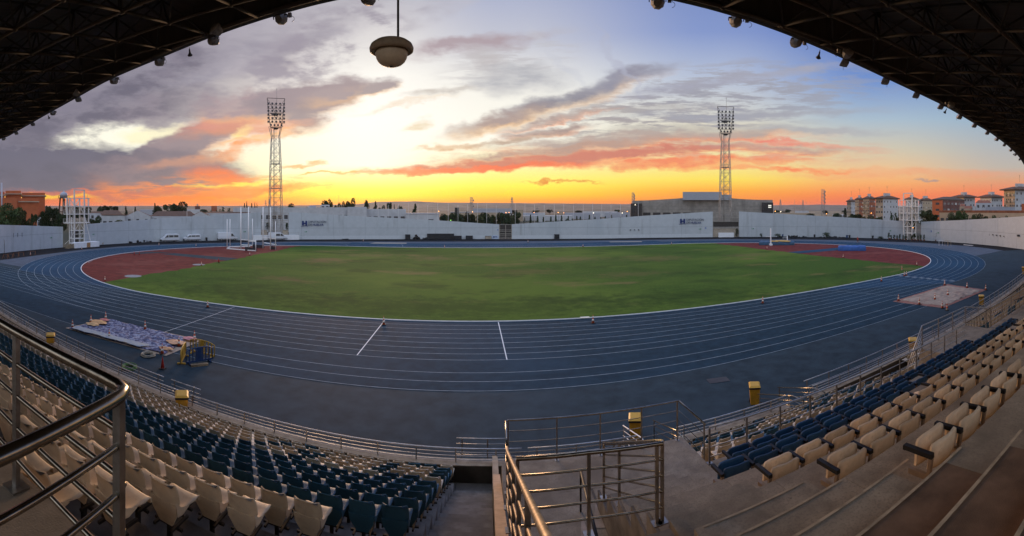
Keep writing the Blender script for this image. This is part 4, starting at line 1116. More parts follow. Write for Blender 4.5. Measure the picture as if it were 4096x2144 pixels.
# white plinths in front of the mast gaps
for p0, p1, lab in ((1010, 1196, 'white plinth in front of the left mast gap'), (2872, 2934, 'white plinth at the foot of the right mast')):
    a, b = on_wall(p0, 0, 1.2), on_wall(p1, 0, 1.2); d = b - a; w = math.hypot(d.x, d.y)
    o = MB().box((w / 2, .5, .75), (w, 1.0, 1.5)).build('plinth', M_white); o.location = a; o.rotation_euler = (0, 0, math.atan2(d.y, d.x)); tag(o, lab, 'plinth')
    for q in (2.3, 1.9): MB().beam((w * .02, .1, q), (w * .98, .1, q), .05).build('guard_rail', M_steeld, o)
    for q in (.02, .26, .5, .74, .98): MB().beam((w * q, .1, 1.5), (w * q, .1, 2.32), .05).build('rail_post', M_steeld, o)
# ------------------------------------------------------------------ floodlight masts
M_lat = mat('lattice_paint', (.30, .28, .25), .55, .3, var=.2)
def mast(px, r, lab):
    c = ar(px, r); t = wall_rot(px)
    o = thing('floodlight_mast', lab, 'floodlight mast', c, t, 'floodlight masts')
    prof = [(0, 2.15), (8, 2.02), (16, 1.85), (24, 1.66), (31.5, 1.35), (33.3, 1.25), (36.6, 1.95)]
    hw = lambda z: interp(z, [p[0] for p in prof], [p[1] for p in prof])
    L_, B_ = MB(), MB()
    for sx in (-1, 1):
        for sy in (-1, 1):
            for (z0, w0), (z1, w1) in zip(prof, prof[1:]): L_.beam((sx * w0, sy * w0, z0), (sx * w1, sy * w1, z1), .16)
    zs = [0, 3.4, 6.8, 10.0, 13.2, 16.2, 19.2, 22.2, 25.0, 27.8, 30.6, 33.3]
    for z0, z1 in zip(zs, zs[1:]):
        w0, w1 = hw(z0), hw(z1)
        for (ax, ay), (bx, by) in (((-1, -1), (1, -1)), ((1, -1), (1, 1)), ((1, 1), (-1, 1)), ((-1, 1), (-1, -1))):
            B_.beam((ax * w0, ay * w0, z0), (bx * w1, by * w1, z1), .085); B_.beam((bx * w0, by * w0, z0), (ax * w1, ay * w1, z1), .085); B_.beam((ax * w1, ay * w1, z1), (bx * w1, by * w1, z1), .08)
    L_.build('legs', M_lat, o); B_.build('bracing', M_lat, o)
    l_ = MB().beam((-.22, 0, 0), (-.22, 0, 44), .06); l_.beam((.22, 0, 0), (.22, 0, 44), .06)
    for i in range(88): l_.beam((-.22, 0, i * .5), (.22, 0, i * .5), .035)
    l_.build('ladder', M_lat, o)
    MB().tube([(-.5, .2, 0), (-.5, .2, 36)], .12, 6).build('cable_duct', M_lat, o)
    for z in (16.3, 24.2, 7.4):
        p_ = MB().box((0, 0, z), (hw(z) * 1.7, hw(z) * 1.7, .10))
        for s in (-1, 1): p_.beam((-hw(z) * .85, s * hw(z) * .85, z + 1), (hw(z) * .85, s * hw(z) * .85, z + 1), .05); p_.beam((-hw(z) * .85, s * hw(z) * .85, z + .5), (hw(z) * .85, s * hw(z) * .85, z + .5), .05)
        p_.build('platform', M_lat, o)
    h_ = MB()
    for sx in (-1, 1): h_.beam((sx * 1.95, -1.1, 36.6), (sx * 2.9, -1.1, 45.3), .14); h_.beam((sx * 1.3, .2, 33.5), (sx * 2.9, -1.1, 45.3), .08)
    h_.beam((-2.9, -1.1, 45.3), (2.9, -1.1, 45.3), .14); h_.beam((-2.9, -1.1, 45.2), (2.0, -1.1, 36.8), .10); h_.beam((2.9, -1.1, 45.2), (-2.0, -1.1, 36.8), .10)
    RZ = [43.4, 42.2, 41.1, 39.9, 38.75, 37.6, 36.5]
    for k, z in enumerate(RZ): w = 2.95 if k < 6 else 2.3; h_.beam((-w, -1.25, z - .3), (w, -1.25, z - .3), .11)
    h_.build('head_frame', M_dsteel, o)
    for z, w in ((40.55, 2.1), (36.0, 1.9)):
        p_ = MB().prism([(-w, -.9), (w, -.9), (w * .5, .9), (-w * .5, .9)], z - .12, z); p_.prism([(-w * .4, -.7), (w * .4, -.7), (w * .3, .5), (-w * .3, .5)], z - .55, z - .12); p_.build('head_platform', M_dsteel, o)
    fm = MB().lathe([(.05, -.2), (.22, -.16), (.34, .05), (.37, .18), (.36, .2)], (0, -.15, 0), 9, Matrix.Rotation(R(62), 3, 'X')); fm.box((0, .12, .1), (.24, .3, .26))
    fme = fm.mesh('floodlight', M_dsteel)
    for k, z in enumerate(RZ):
        n = 5 if k < 6 else 4
        for i in range(n):
            w = 2.55 if k < 6 else 1.7
            part('floodlight', fme, o, (lerp(-w, w, i / (n - 1)), -1.4, z))
    MB().tube([(.4, 0, 44), (.4, 0, 48.6)], .05, 6).ball((.4, 0, 48.6), .14).build('lightning_rod', M_lat, o)
    return o
mast(1102, 147, 'tall lattice floodlight mast on the left against the bright glow')
mast(2901, 159, 'tall lattice floodlight mast on the right in front of the concrete hall')
# ------------------------------------------------------------------ white steel scoreboard towers
M_wst = mat('white_tower_steel', (.66, .64, .60), .55, .1, var=.15, scale=2)
def tower(px, lab, mirror, plinth):
    c = wall_xy(px); n = normal(px); c -= n * 1.2
    o = thing('scoreboard_tower', lab, 'tower', c, wall_rot(px), 'white steel towers')
    col = MB
    for x in (-1.65, 1.65):
        for y in (-.9, .9):
            top = 14.5 if y < 0 else 12.3
            MB().beam((x, y, 0), (x, y, top), .30, .22).build('column', M_wst, o)
    MB().beam((-1.8, -.9, 14.4), (1.8, -.9, 14.4), .28).build('top_beam', M_wst, o)
    MB().beam((0, .9, 4), (0, .9, 12.2), .26).build('column', M_wst, o)
    f = MB()
    for x in (-3.55, 3.55): f.beam((x, -.4, 6.1), (x, -.4, 12.3), .22)
    for z in (6.1, 8.3, 10.3, 12.3):
        f.beam((-3.7, -.7, z), (3.7, -.7, z), .20); f.beam((-3.6, .9, z), (3.6, .9, z), .12)
        for x in (-3.55, -1.65, 1.65, 3.55): f.beam((x, -.8, z), (x, .9, z), .12)
    f.build('frame', M_wst, o)
    for s in (-1, 1):
        for p, q, w_ in (((s * 1.6, .9, 12.2), (0, .9, 10.4), .16), ((s * 1.65, .9, 6), (s * .1, .9, 4.2), .12), ((s * 1.6, -.9, 4.2), (s * 1.6, .9, 6.1), .12), ((s * 1.6, .9, 1.8), (s * 1.6, -.9, 4.2), .12), ((s * 1.6, -.9, 8.3), (s * 1.6, .9, 10.3), .12)): MB().beam(p, q, w_).build('brace', M_wst, o)
    for z in (2.2, 4.2):
        d_ = MB(); d_.beam((-1.65, -.9, z), (1.65, -.9, z), .2); d_.beam((-1.65, .9, z), (1.65, .9, z), .16); d_.beam((-1.65, -.9, z), (-1.65, .9, z), .14); d_.beam((1.65, -.9, z), (1.65, .9, z), .14)
        d_.build('cross_frame', M_wst, o)
    for z in (6.15, 8.35, 10.35):
        g_ = MB().box((0, .2, z + .06), (7.3, 1.6, .06))
        for q in (.35, .7, 1.05): g_.beam((-3.6, 1.0, z + q), (3.6, 1.0, z + q), .045); g_.beam((-3.9, -.9, z + q), (-1.7, -.9, z + q), .04); g_.beam((1.7, -.9, z + q), (3.6, -.9, z + q), .04)
        for i in range(9): g_.beam((-3.6 + .9 * i, 1.0, z), (-3.6 + .9 * i, 1.0, z + 1.05), .04)
        g_.build('walkway', M_wst, o)
    l_ = MB()
    for x in (-1.0, -.6): l_.beam((x, .5, .5), (x, .5, 10.4), .05)
    for i in range(25): l_.beam((-1.0, .5, .6 + i * .4), (-.6, .5, .6 + i * .4), .03)
    l_.build('ladder', M_wst, o)
    if plinth:
        MB().box((1.0, -1.9, .66), (8.2, 1.9, 1.32)).build('plinth', M_white, o)
        MB().box((1.4, -2.88, .62), (1.15, .06, 1.16)).build('wooden_board', mat('plywood', (.36, .20, .09), .8), o)
        s_ = MB()
        for i in range(6): s_.box((-3.3 - .3 * i, -1.9, (1.1 - .2 * i) / 2), (.3, 1.4, 1.1 - .2 * i))
        s_.build('steps', mat('brown_steps', (.22, .17, .11), .8), o)
        MB().beam((-3.1, -1.3, 2.3), (-5.0, -1.3, 1.0), .05).build('stair_rail', M_wst, o); h_ = MB(); h_.beam((2.0, -1.3, 2.2), (5.0, -1.3, 2.2), .05)
        for x in (2.0, 3.0, 4.0, 5.0): h_.beam((x, -1.3, 1.3), (x, -1.3, 2.2), .04)
        h_.build('guard_rail', M_wst, o)
        MB().box((.0, 1.1, 2.2), (2.6, .06, 3.6)).build('grille', M_mesh, o)
        for s in (-1, 1): MB().beam((s * 3.1 - .6, -2.5, 1.0), (s * 2.2 - .6, -1.2, 7.6), .14).build('goal_post', M_wst, o)
        MB().beam((-2.6, -2.0, 3.4), (2.0, -2.0, 3.5), .12).build('goal_bar', M_wst, o)
    return o
tower(296, 'white steel scaffold tower on a white plinth at the left wall', False, True)
tower(3648, 'white steel scaffold tower with tall top frame at the right wall', True, False)
# ------------------------------------------------------------------ land and buildings beyond the wall
rb = random.Random(11)
M_hill = two_scale(two_scale(mat('dry_hillside', (.16, .12, .085), .95, var=.25, scale=.01), (.06, .062, .035), .012, .48, .62, .8), (.28, .23, .18), .006, .58, .72, .6)
def ridge(name, x0, x1, r, pts, depth, m, rough=3.):
    mb = MB(); n = 70; top_, base, back_ = [], [], []
    for i in range(n + 1):
        px = lerp(x0, x1, i / n); y = interp(px, [p[0] for p in pts], [p[1] for p in pts])
        z = zat(y, r) + rough * (mnoise.noise((px * .02, r, 0)) + .5 * mnoise.noise((px * .07, r, 3)))
        base.append(ar(px, r * .72, -.1)); top_.append(ar(px, r, z)); back_.append(ar(px, r + depth, -.1))
    for i in range(n):
        m0 = [base[i].lerp(top_[i], .55) + Vector((0, 0, rough * .6 * mnoise.noise((i * .4, r, 5)))), base[i+1].lerp(top_[i+1], .55) + Vector((0, 0, rough * .6 * mnoise.noise((i * .4 + .4, r, 5))))]
        mb.face([base[i], base[i+1], m0[1], m0[0]]); mb.face([m0[0], m0[1], top_[i+1], top_[i]]); mb.face([top_[i], top_[i+1], back_[i+1], back_[i]])
    return struct(mb.build(name, m, smooth='all'))
ridge('hills', -800, 1700, 2600, [(-800, 822), (600, 824), (1100, 823), (1480, 816), (1560, 812), (1700, 819)], 900, M_hill)
ridge('hills', 1380, 2700, 3600, [(1380, 824), (1500, 808), (1640, 805), (1760, 810), (2000, 812), (2700, 818)], 900, M_hill)
ridge('hills', 1500, 3000, 2400, [(1500, 824), (1800, 818), (2050, 816), (2200, 815.5), (2330, 818), (2500, 822), (3000, 822)], 700, M_hill)
ridge('hills', 2900, 4500, 3000, [(2900, 822), (3150, 820), (3300, 818.5), (3420, 822), (3700, 824), (4500, 826)], 700, M_hill)
M_field = two_scale(mat('dry_field', (.19, .145, .085), .95, var=.25, scale=.02), (.10, .085, .05), .008, .5, .65, .7)
sheet('dry_field', [tuple(ar(x, r).to_2d()) for x, r in ((3060, 560), (3420, 520), (3420, 1700), (3060, 1700))], .02, M_field)
# shared building materials
def bm(name, c, var=.12): return mat(name, c, .85, var=var, scale=.5, detail=8)
M_win = mat('window_glass', (.075, .075, .08), .12, spec=.6, var=.4, scale=.7); M_winl = mat('pale_shutter', (.45, .43, .40), .7)
M_cremeb = bm('cream_render', (.38, .30, .21)); M_whiteb = bm('white_render', (.43, .44, .45)); M_greyb = bm('grey_render', (.42, .42, .43)); M_brick = bm('red_brick', (.30, .10, .05), .25); M_orange = bm('orange_render', (.42, .115, .045)); M_dbrick = bm('dark_brick', (.13, .06, .05), .25)
M_tile = mat('clay_tiles', (.20, .075, .04), .85, var=.35, scale=1.2); M_tiled = mat('dark_brown_tiles', (.10, .055, .035), .85, var=.35, scale=1.2); M_concb = two_scale(mat('board_concrete', (.27, .25, .22), .9, var=.2, scale=.6), (.17, .155, .135), .25, .5, .7, .7, (1, 1, .3)); M_metalr = mat('grey_metal_sheet', (.34, .36, .40), .6, .3, var=.12); M_eave = mat('dark_eave', (.085, .06, .045), .8)
M_glassd = mat('dark_glazing', (.018, .02, .022), .25, spec=.5, var=.4); M_lit = mat('lit_window', (.7, .7, .65), .5, emit=((.9, .85, .7), .9))
def foot(px0, r0, px1, r1, depth):
    a, b = ar(px0, r0), ar(px1, r1); da, db = a.normalized(), b.normalized()
    return [a, b, b + db * depth, a + da * depth]
def corner_block(px0, pxs, px1, r, alpha):
    """plan of a rectangular block seen on its corner: left edge, corner and right edge columns; alpha = turn of the left face"""
    c = ar(pxs, r); t = (pxs - CX0) / FPX
    lat, dep = Vector((math.cos(t), -math.sin(t), 0)), Vector((math.sin(t), math.cos(t), 0))
    dl = -lat * math.cos(alpha) + dep * math.sin(alpha); dr = lat * math.sin(alpha) + dep * math.cos(alpha)
    def reach(px, d):
        n = ar(px, 1.0); n = Vector((n.y, -n.x, 0)); den = d.dot(n)
        return abs(c.dot(n) / den) if abs(den) > 1e-3 else 10
    wl, wr = reach(px0, dl), min(60, reach(px1, dr))
    return c, dl, dr, wl, wr
def apartment(label, px0, pxs, px1, ytop, r, alpha, ml, mr, nl, nr, nz, roofm, eave=.8, ww=.95, wh=1.05, group='apartment blocks beyond the right wall', penthouse=True, balcony=False, z0=4.):
    c, dl, dr, wl, wr = corner_block(px0, pxs, px1, r, alpha); z = zat(ytop, r)
    o = thing('apartment_block', label, 'apartment block', c, 0, group)
    P = [Vector((0, 0, 0)), dr * wr, dr * wr + dl * wl, dl * wl]
    if ml is mr: MB().prism([(p.x, p.y) for p in P], 0, z).build('wall', ml, o)
    else:
        MB().face([P[3], P[0], P[0] + Vector((0, 0, z)), P[3] + Vector((0, 0, z))]).face([P[2], P[3], P[3] + Vector((0, 0, z)), P[2] + Vector((0, 0, z))]).build('wall', ml, o)
        MB().face([P[0], P[1], P[1] + Vector((0, 0, z)), P[0] + Vector((0, 0, z))]).face([P[1], P[2], P[2] + Vector((0, 0, z)), P[1] + Vector((0, 0, z))]).build('wall', mr, o)
    e = eave; cen = (P[0] + P[2]) / 2
    Q = [p + (p - cen).normalized() * e * 1.4 for p in P]
    mb = MB().prism([(q.x, q.y) for q in Q], z, z + .55)
    q2 = [cen.lerp(q, .35) for q in Q]; k = len(mb.v)
    for q in Q: mb.v.append((q.x, q.y, z + .56))
    for q in q2: mb.v.append((q.x, q.y, z + 1.9))
    for i in range(4): mb.f.append((k + i, k + (i+1) % 4, k + 4 + (i+1) % 4, k + 4 + i))
    mb.f.append((k + 4, k + 5, k + 6, k + 7)); rf = mb.build('roof', roofm, o)
    if penthouse:
        s = .24; pp = [cen.lerp(p, s * 1.2) for p in P]
        MB().prism([(p.x, p.y) for p in pp], z + 1.0, z + 3.4).build('stair_head', M_greyb, rf)
        for q in (.5, .75): MB().box(cen.lerp(P[0], q) + Vector((0, 0, z + 2.3)), (.6, .6, 1.8)).build('chimney', M_greyb, rf)
        a_ = MB(); p = cen + Vector((0, 0, z + 4.2)); a_.beam(p, p + Vector((0, 0, 3.6)), .06); a_.beam(p + Vector((-.8, 0, 3.2)), p + Vector((.8, 0, 3.2)), .07); a_.beam(p + Vector((-.5, 0, 2.6)), p + Vector((.5, 0, 2.6)), .07); a_.build('aerial', M_dsteel, rf)
    fh = 2.95
    for d, w, n in ((dl, wl, nl), (dr, wr, nr)):
        out = -(dr if d is dl else dl) * .03; wu = w / max(1, n); www = min(ww, wu * .62)
        for k in range(nz):
            zz = z - 1.6 - fh * k
            if zz < z0: break
            for i in range(n):
                p = d * (wu * (i + .5)) + out; a, b = p - d * (www / 2), p + d * (www / 2)
                if (i * 7 + k * 3) % 11 == 5: continue
                mw = MB().face([a + Vector((0, 0, zz - wh / 2)), b + Vector((0, 0, zz - wh / 2)), b + Vector((0, 0, zz + wh / 2)), a + Vector((0, 0, zz + wh / 2))])
                mw.build('window', M_winl if (i + 2 * k) % 5 == 3 else M_win, o)
            if balcony and d is dl:
                for i in range(0, n, 2):
                    p = d * (wu * (i + .5)) + out * 20
                    mbal = MB().prism([tuple((p - d * wu * .45 - out * 19).to_2d()), tuple((p + d * wu * .45 - out * 19).to_2d()), tuple((p + d * wu * .45 + out * 18).to_2d()), tuple((p - d * wu * .45 + out * 18).to_2d())], zz - 1.35, zz - .35)
                    mbal.build('balcony', M_cremeb, o)
    return o
A45 = R(40)
apartment('small cream apartment block at the left end of the right-hand row', 3388, 3404, 3422, 807, 330, R(25), M_cremeb, M_whiteb, 3, 3, 7, M_tiled)
apartment('brick and cream apartment block, left one of the brick pair', 3420, 3436, 3456, 800, 310, A45, M_cremeb, M_brick, 2, 3, 8, M_eave, .3, balcony=True)
apartment('taller brick and cream apartment block, right one of the brick pair', 3452, 3477, 3502, 796, 285, A45, M_cremeb, M_brick, 3, 4, 8, M_eave, .3, balcony=True)
apartment('large cream and white apartment block with dark eaves left of the right tower', 3503, 3532, 3592, 795, 255, R(32), M_cremeb, M_whiteb, 3, 5, 7, M_tiled, 1.2)
apartment('greyish apartment block seen through the right scaffold tower', 3622, 3640, 3672, 799, 300, R(45), M_whiteb, M_cremeb, 2, 3, 5, M_tiled)
apartment('pale apartment block just right of the right scaffold tower', 3676, 3690, 3730, 803, 300, R(30), M_whiteb, M_cremeb, 2, 4, 5, M_tiled)
apartment('low orange and dark brick building right of the right scaffold tower', 3729, 3771, 3858, 801, 215, R(30), M_orange, M_dbrick, 1, 6, 3, M_eave, .1, 2.0, penthouse=False)
apartment('white apartment block with rounded white top behind the brick building', 3812, 3856, 3900, 790, 270, R(55), M_cremeb, M_whiteb, 4, 4, 4, M_tiled, 1.6)
apartment('pale blue-white apartment block between two others on the right', 3921, 3966, 4010, 790, 255, R(48), M_whiteb, M_whiteb, 4, 5, 4, M_tiled, 1.4)
apartment('big cream apartment block with balconies at the right edge', 4016, 4060, 4140, 760, 215, R(52), M_cremeb, M_whiteb, 6, 5, 7, M_tiled, 1.6, balcony=True)
# low houses in front of them
def house(label, px0, px1, r, ye, yr, m, mroof, depth=9., gable=False, group=None, nwin=0, name='house'):
    f = foot(px0, r, px1, r, depth); c = f[0].copy(); f = [p - c for p in f]
    ze, zr = zat(ye, r), zat(yr, r)
    o = thing(name, label, 'house', c, 0, group)
    MB().prism([(p.x, p.y) for p in f], 0, ze).build('wall', m, o)
    U = lambda p, z: Vector((p.x, p.y, z))
    if gable:                                       # gable end faces the stadium
        mf, mk = (f[0] + f[1]) / 2, (f[2] + f[3]) / 2; d = (f[1] - f[0]).normalized() * .5
        MB().face([U(f[0], ze), U(f[1], ze), U(mf, zr)]).build('gable', m, o)
        MB().face([U(f[0] - d, ze - .1), U(mf, zr + .1), U(mk, zr + .1), U(f[3] - d, ze - .1)]).face([U(mf, zr + .1), U(f[1] + d, ze - .1), U(f[2] + d, ze - .1), U(mk, zr + .1)]).build('roof', mroof, o)
    else:
        ml_, mr_ = (f[0] + f[3]) / 2, (f[1] + f[2]) / 2; i = (mr_ - ml_).normalized() * min(2.5, (mr_ - ml_).length * .18)
        MB().face([U(f[0], ze), U(f[1], ze), U(mr_ - i, zr), U(ml_ + i, zr)]).face([U(f[1], ze), U(f[2], ze), U(mr_ - i, zr)]).face([U(f[2], ze), U(f[3], ze), U(ml_ + i, zr), U(mr_ - i, zr)]).face([U(f[3], ze), U(f[0], ze), U(ml_ + i, zr)]).build('roof', mroof, o)
    d = (f[1] - f[0]); nrm = -(f[3] - f[0]).normalized() * .04
    for q in range(nwin):
        p = f[0] + d * ((q + .5) / nwin) + nrm; w = d.normalized() * .5
        MB().face([U(p - w, ze - 2.2), U(p + w, ze - 2.2), U(p + w, ze - .9), U(p - w, ze - .9)]).build('window', M_win, o)
    return o
G1 = 'low houses beyond the right wall'
house('cream house with red hipped roof in front of the pale blocks', 3902, 3966, 205, 812, 800, M_whiteb, M_tile, 10, nwin=3, group=G1)
house('little cream house with red roof right of the brick building', 3838, 3862, 195, 826, 815, M_cremeb, M_tile, 7, nwin=1, group=G1)
house('low cream house with red roof beside the row of little gables', 3856, 3892, 190, 834, 823, M_cremeb, M_tile, 8, nwin=3, group=G1)
for k in range(4): house('small white gabled house, %s of four in a row on the right' % ['leftmost', 'second', 'third', 'rightmost'][k], 3889 + 13 * k, 3901 + 13 * k, 188, 835, 827, M_whiteb, M_whiteb, 7, True, 'row of little gables', 1)
def block(label, px0, px1, r, ytop, m, depth=10., cat='building', name='building', group=None, r2=None, trim=None, trimh=.5, win=0, winm=None, z0=0., wz=2.0, wh=1.2):
    f = foot(px0, r, px1, r2 or r, depth); c = f[0].copy(); f = [p - c for p in f]; z = zat(ytop, r); z2 = zat(ytop, r2 or r)
    o = thing(name, label, cat, c, 0, group)
    MB().prism([(p.x, p.y) for p in f], z0, [z, z2, z2, z]).build('wall', m, o)
    if trim:
        cen = (f[0] + f[2]) / 2; q = [p + (p - cen).normalized() * .25 for p in f]
        MB().prism([(p.x, p.y) for p in q], z + .01, z + trimh).build('roof', trim, o)
    d = f[1] - f[0]; nrm = -(f[3] - f[0]).normalized() * .04; U = lambda p, zz: Vector((p.x, p.y, zz))
    for i in range(win):
        p = f[0] + d * ((i + .5) / win) + nrm; w = d.normalized() * min(1.0, d.length / win * .3)
        MB().face([U(p - w, z - wz - wh), U(p + w, z - wz - wh), U(p + w, z - wz), U(p - w, z - wz)]).build('window', winm or M_win, o)
    return o
block('pale blue flat building with one window in front of the right blocks', 3942, 4060, 185, 828, M_metalr, 8, win=1)
block('long low pavilion with red-brown roof above the right wall', 3758, 4100, 168, 850, M_cremeb, 7, r2=150, trim=M_tile, trimh=.8, win=14)
block('orange striped wall piece at the right border', 4086, 4130, 160, 815, M_orange, 6)
# orange building on the left
ob = thing('orange_building', 'large orange-brown building with pale ledges at the left edge', 'building', ar(60, 195))
org = ob.location.copy()
def oblk(px0, px1, r, ytop, depth, ledge=True, m=M_orange):
    f = [p - org for p in foot(px0, r, px1, r, depth)]; z = zat(ytop, r)
    MB().prism([(p.x, p.y) for p in f], 0, z).build('wall', m, ob)
    if ledge:
        q = [p + Vector((0, 0, 0)) for p in f]; cen = (f[0] + f[2]) / 2; q = [p + (p - cen).normalized() * .9 for p in f]
        MB().prism([(p.x, p.y) for p in q], z - 1.6, z - 1.2).build('ledge', M_cremeb, ob)
oblk(88, 180, 204, 771, 12); oblk(22, 84, 198, 763, 14); oblk(-120, 18, 190, 767, 10); oblk(78, 152, 184, 793, 10); oblk(-120, 68, 182, 791, 10, False)
MB().tube([ar(7, 182) - org, ar(7, 182, zat(731, 182)) - org], .35, 8).build('chimney', M_metalr, ob)
for x in (2, 12): MB().box(ar(x, 189.9, zat(783, 189.9)) - org, (.9, .1, 1.6), -1.04).build('window', M_win, ob)
block('low white building behind the trees under the orange one', 148, 176, 172, 868, M_whiteb, 6, win=2)
# water tower
wt = thing('water_tower', 'grey round water tower on legs behind the left scaffold tower', 'water tower', ar(255, 235))
zt_, zb_ = zat(776, 235), zat(791, 235)
MB().lathe([(2.05, zb_), (2.05, zt_), (1.5, zt_ + .7), (.4, zt_ + 1.1), (.4, zt_ + 1.6), (.02, zt_ + 1.7)], (0, 0, 0), 14).build('tank', M_metalr, wt)
MB().lathe([(2.9, zb_ - .3), (2.9, zb_ - .02), (.1, zb_ - .02)], (0, 0, 0), 14).build('deck', M_dsteel, wt)
rl = MB()
for i in range(14):
    a = 2 * math.pi * i / 14; p = Vector((2.85 * math.cos(a), 2.85 * math.sin(a), zb_)); a2 = 2 * math.pi * (i + 1) / 14; p2_ = Vector((2.85 * math.cos(a2), 2.85 * math.sin(a2), zb_))
    rl.beam(p, p + Vector((0, 0, 1.1)), .07); rl.beam(p + Vector((0, 0, 1.1)), p2_ + Vector((0, 0, 1.1)), .07)
rl.build('guard_rail', M_dsteel, wt)
for x, y in ((-1, -1), (1, -1), (1, 1), (-1, 1)): MB().beam((x * 2.2, y * 2.2, 0), (x * 1.3, y * 1.3, zb_ - .3), .55).build('leg', M_tiled, wt)
MB().beam((-1.7, -1.7, 8), (1.7, -1.7, 8), .4).beam((-1.7, -1.7, 8), (-1.7, 1.7, 8), .4).build('brace', M_tiled, wt)
# white houses with brown roofs left
G2 = 'white houses with brown roofs beyond the left wall'
house('long brown-roofed house left of the first white gable', 400, 490, 178, 858, 841, M_whiteb, M_tiled, 16, nwin=3, group=G2)
house('brown-roofed house with white wall just right of the left scaffold tower', 358, 430, 190, 853, 846, M_whiteb, M_tiled, 12, nwin=3, group=G2)
house('white house gable facing the stadium, left of the vans', 500, 602, 170, 866, 842, M_whiteb, M_tiled, 18, True, G2, 3)
house('long brown roof above the wall behind the two small vans', 604, 786, 178, 865, 845, M_whiteb, M_tiled, 16, nwin=5, group=G2)
house('second white gable poking above the wall behind the vans', 770, 838, 165, 864, 847, M_whiteb, M_tiled, 18, True, G2, 1)
house('long low brown roof running towards the left mast', 815, 1010, 182, 853, 846.5, M_whiteb, M_tiled, 16, nwin=6, group=G2)
block('low white wing with porch roof below the first gable', 408, 500, 165, 862, M_whiteb, 5, win=4, trim=M_tiled, trimh=.3)
# long white building behind the wall
lw = [('long white flat-roofed building left of the left mast', 932, 1110, 188, 830.5), ('tall white flat-roofed building right of the left mast', 1108, 1468, 186, 829.5), ('lower white flat building at the end of the long white one', 1462, 1624, 190, 836)]
for lab, a, b, r, y in lw: block(lab, a, b, r, y, M_whiteb, 14, group='long white buildings', win=max(3, int((b - a) / 24)), wz=3.1, wh=1.7)
for x0, x1, y, r in ((1390, 1466, 827.5, 184), (1230, 1240, 826, 186), (1300, 1330, 828.5, 185)): block('raised white parapet step on the long building, %s' % {1390: 'right', 1230: 'left', 1300: 'middle'}[x0], x0, x1, r, y, M_whiteb, 5)
block('small white roof hut with dark window on the long white building', 1283, 1318, 190, 819, M_whiteb, 4, win=2, wz=.5)
block('small grey plant box on the long white building', 1238, 1264, 190, 821, M_metalr, 4)
block('low white shed with long roof right of the long building', 1624, 1757, 178, 856, M_whiteb, 10, trim=M_metalr, trimh=.35, win=2)
# industrial estate, middle
block('long blue-grey metal warehouse roof in the middle distance', 1892, 2048, 330, 834, M_metalr, 20, name='warehouse')
block('black signboard building with white lettering marks in the middle distance', 1963, 2070, 300, 853.5, M_glassd, 8, name='warehouse', win=9, winm=M_winl, wz=.6, wh=.6)
block('small dark advertising panel on a post, left of the warehouse', 1819, 1836, 240, 830.5, M_glassd, 1, name='billboard', cat='billboard')
block('long cream low warehouse behind the dark trees', 1800, 2010, 290, 850, M_cremeb, 12, name='warehouse', trim=M_metalr, trimh=.3)
for k, (a, b, r, y, m, lab) in enumerate(((2080, 2160, 380, 852, M_metalr, 'grey ribbed warehouse right of the black signboard building'), (2090, 2290, 360, 862, M_whiteb, 'wide white warehouse behind the thin cypresses'), (2150, 2180, 330, 852, M_whiteb, 'small white cube building in the middle distance'), (2260, 2400, 420, 852, M_metalr, 'pale grey warehouse roofs left of the concrete hall'), (2330, 2470, 520, 846, M_whiteb, 'long white shed far behind the flagpoles'), (2420, 2520, 460, 851, M_metalr, 'blue-grey shed next to the concrete hall'), (2070, 2092, 340, 838, M_cremeb, 'tiny pale house among the warehouses'), (3180, 3235, 400, 844, M_whiteb, 'pale roofed shed in the dry field right of the hall'), (3100, 3260, 330, 852, M_cremeb, 'long low wall-like shed right of the hall'), (3330, 3380, 300, 860, M_whiteb, 'small white vans-like hut near the right street lamp'), (700, 800, 420, 838, M_whiteb, 'long white shed beyond the trees on the left'), (560, 640, 430, 838, M_metalr, 'pale roof far behind the left houses'), (780, 800, 520, 824, M_dbrick, 'little dark tower block on the left horizon'), (845, 868, 520, 824, M_brick, 'little brown tower block on the left horizon'), (1060, 1110, 420, 826, M_metalr, 'grey roof just left of the left mast'))):
    block(lab, a, b, r, y, m, 18, name='warehouse', group='far industrial roofs')
# concrete sports hall
hall = thing('concrete_hall', 'big grey concrete sports hall with raised flat top behind the right mast', 'hall', ar(2530, 190)); org = hall.location.copy(); rh = 190
prof = [(2530, 803), (2600, 801), (2731, 792.5), (2731, 792.5), (2927, 793), (3000, 798.5), (3091, 799.5)]
mb = MB(); fr = []
for px, y in [(2530, 803), (2600, 801), (2680, 796), (2731, 792), (2800, 792), (2927, 793), (2970, 796.5), (3030, 799), (3091, 799.5)]:
    fr.append((ar(px, rh) - org, ar(px, rh + 45) - org, zat(y, rh)))
U = lambda p, z: Vector((p.x, p.y, z))
for (a, ab, za), (b, bb, zb) in zip(fr, fr[1:]):
    mb.face([U(a, 0), U(b, 0), U(b, zb), U(a, za)]); mb.face([U(a, za), U(b, zb), U(bb, zb), U(ab, za)])
a, ab, za = fr[0]; mb.face([U(ab, 0), U(a, 0), U(a, za), U(ab, za)]); a, ab, za = fr[-1]; mb.face([U(a, 0), U(ab, 0), U(ab, za), U(a, za)])
mb.build('wall', M_concb, hall)
jm = MB()
for y in (825, 838):
    for (a, ab, za), (b, bb, zb) in zip(fr, fr[1:]):
        n_ = -(a + org).normalized() * .03; z = zat(y, rh); jm.face([U(a + n_, z), U(b + n_, z), U(b + n_, z + .07), U(a + n_, z + .07)])
for px in range(2560, 3090, 38):
    p = ar(px, rh - .03) - org; q = ar(px + .5, rh - .03) - org; jm.face([U(p, 6), U(q, 6), U(q, 13), U(p, 13)])
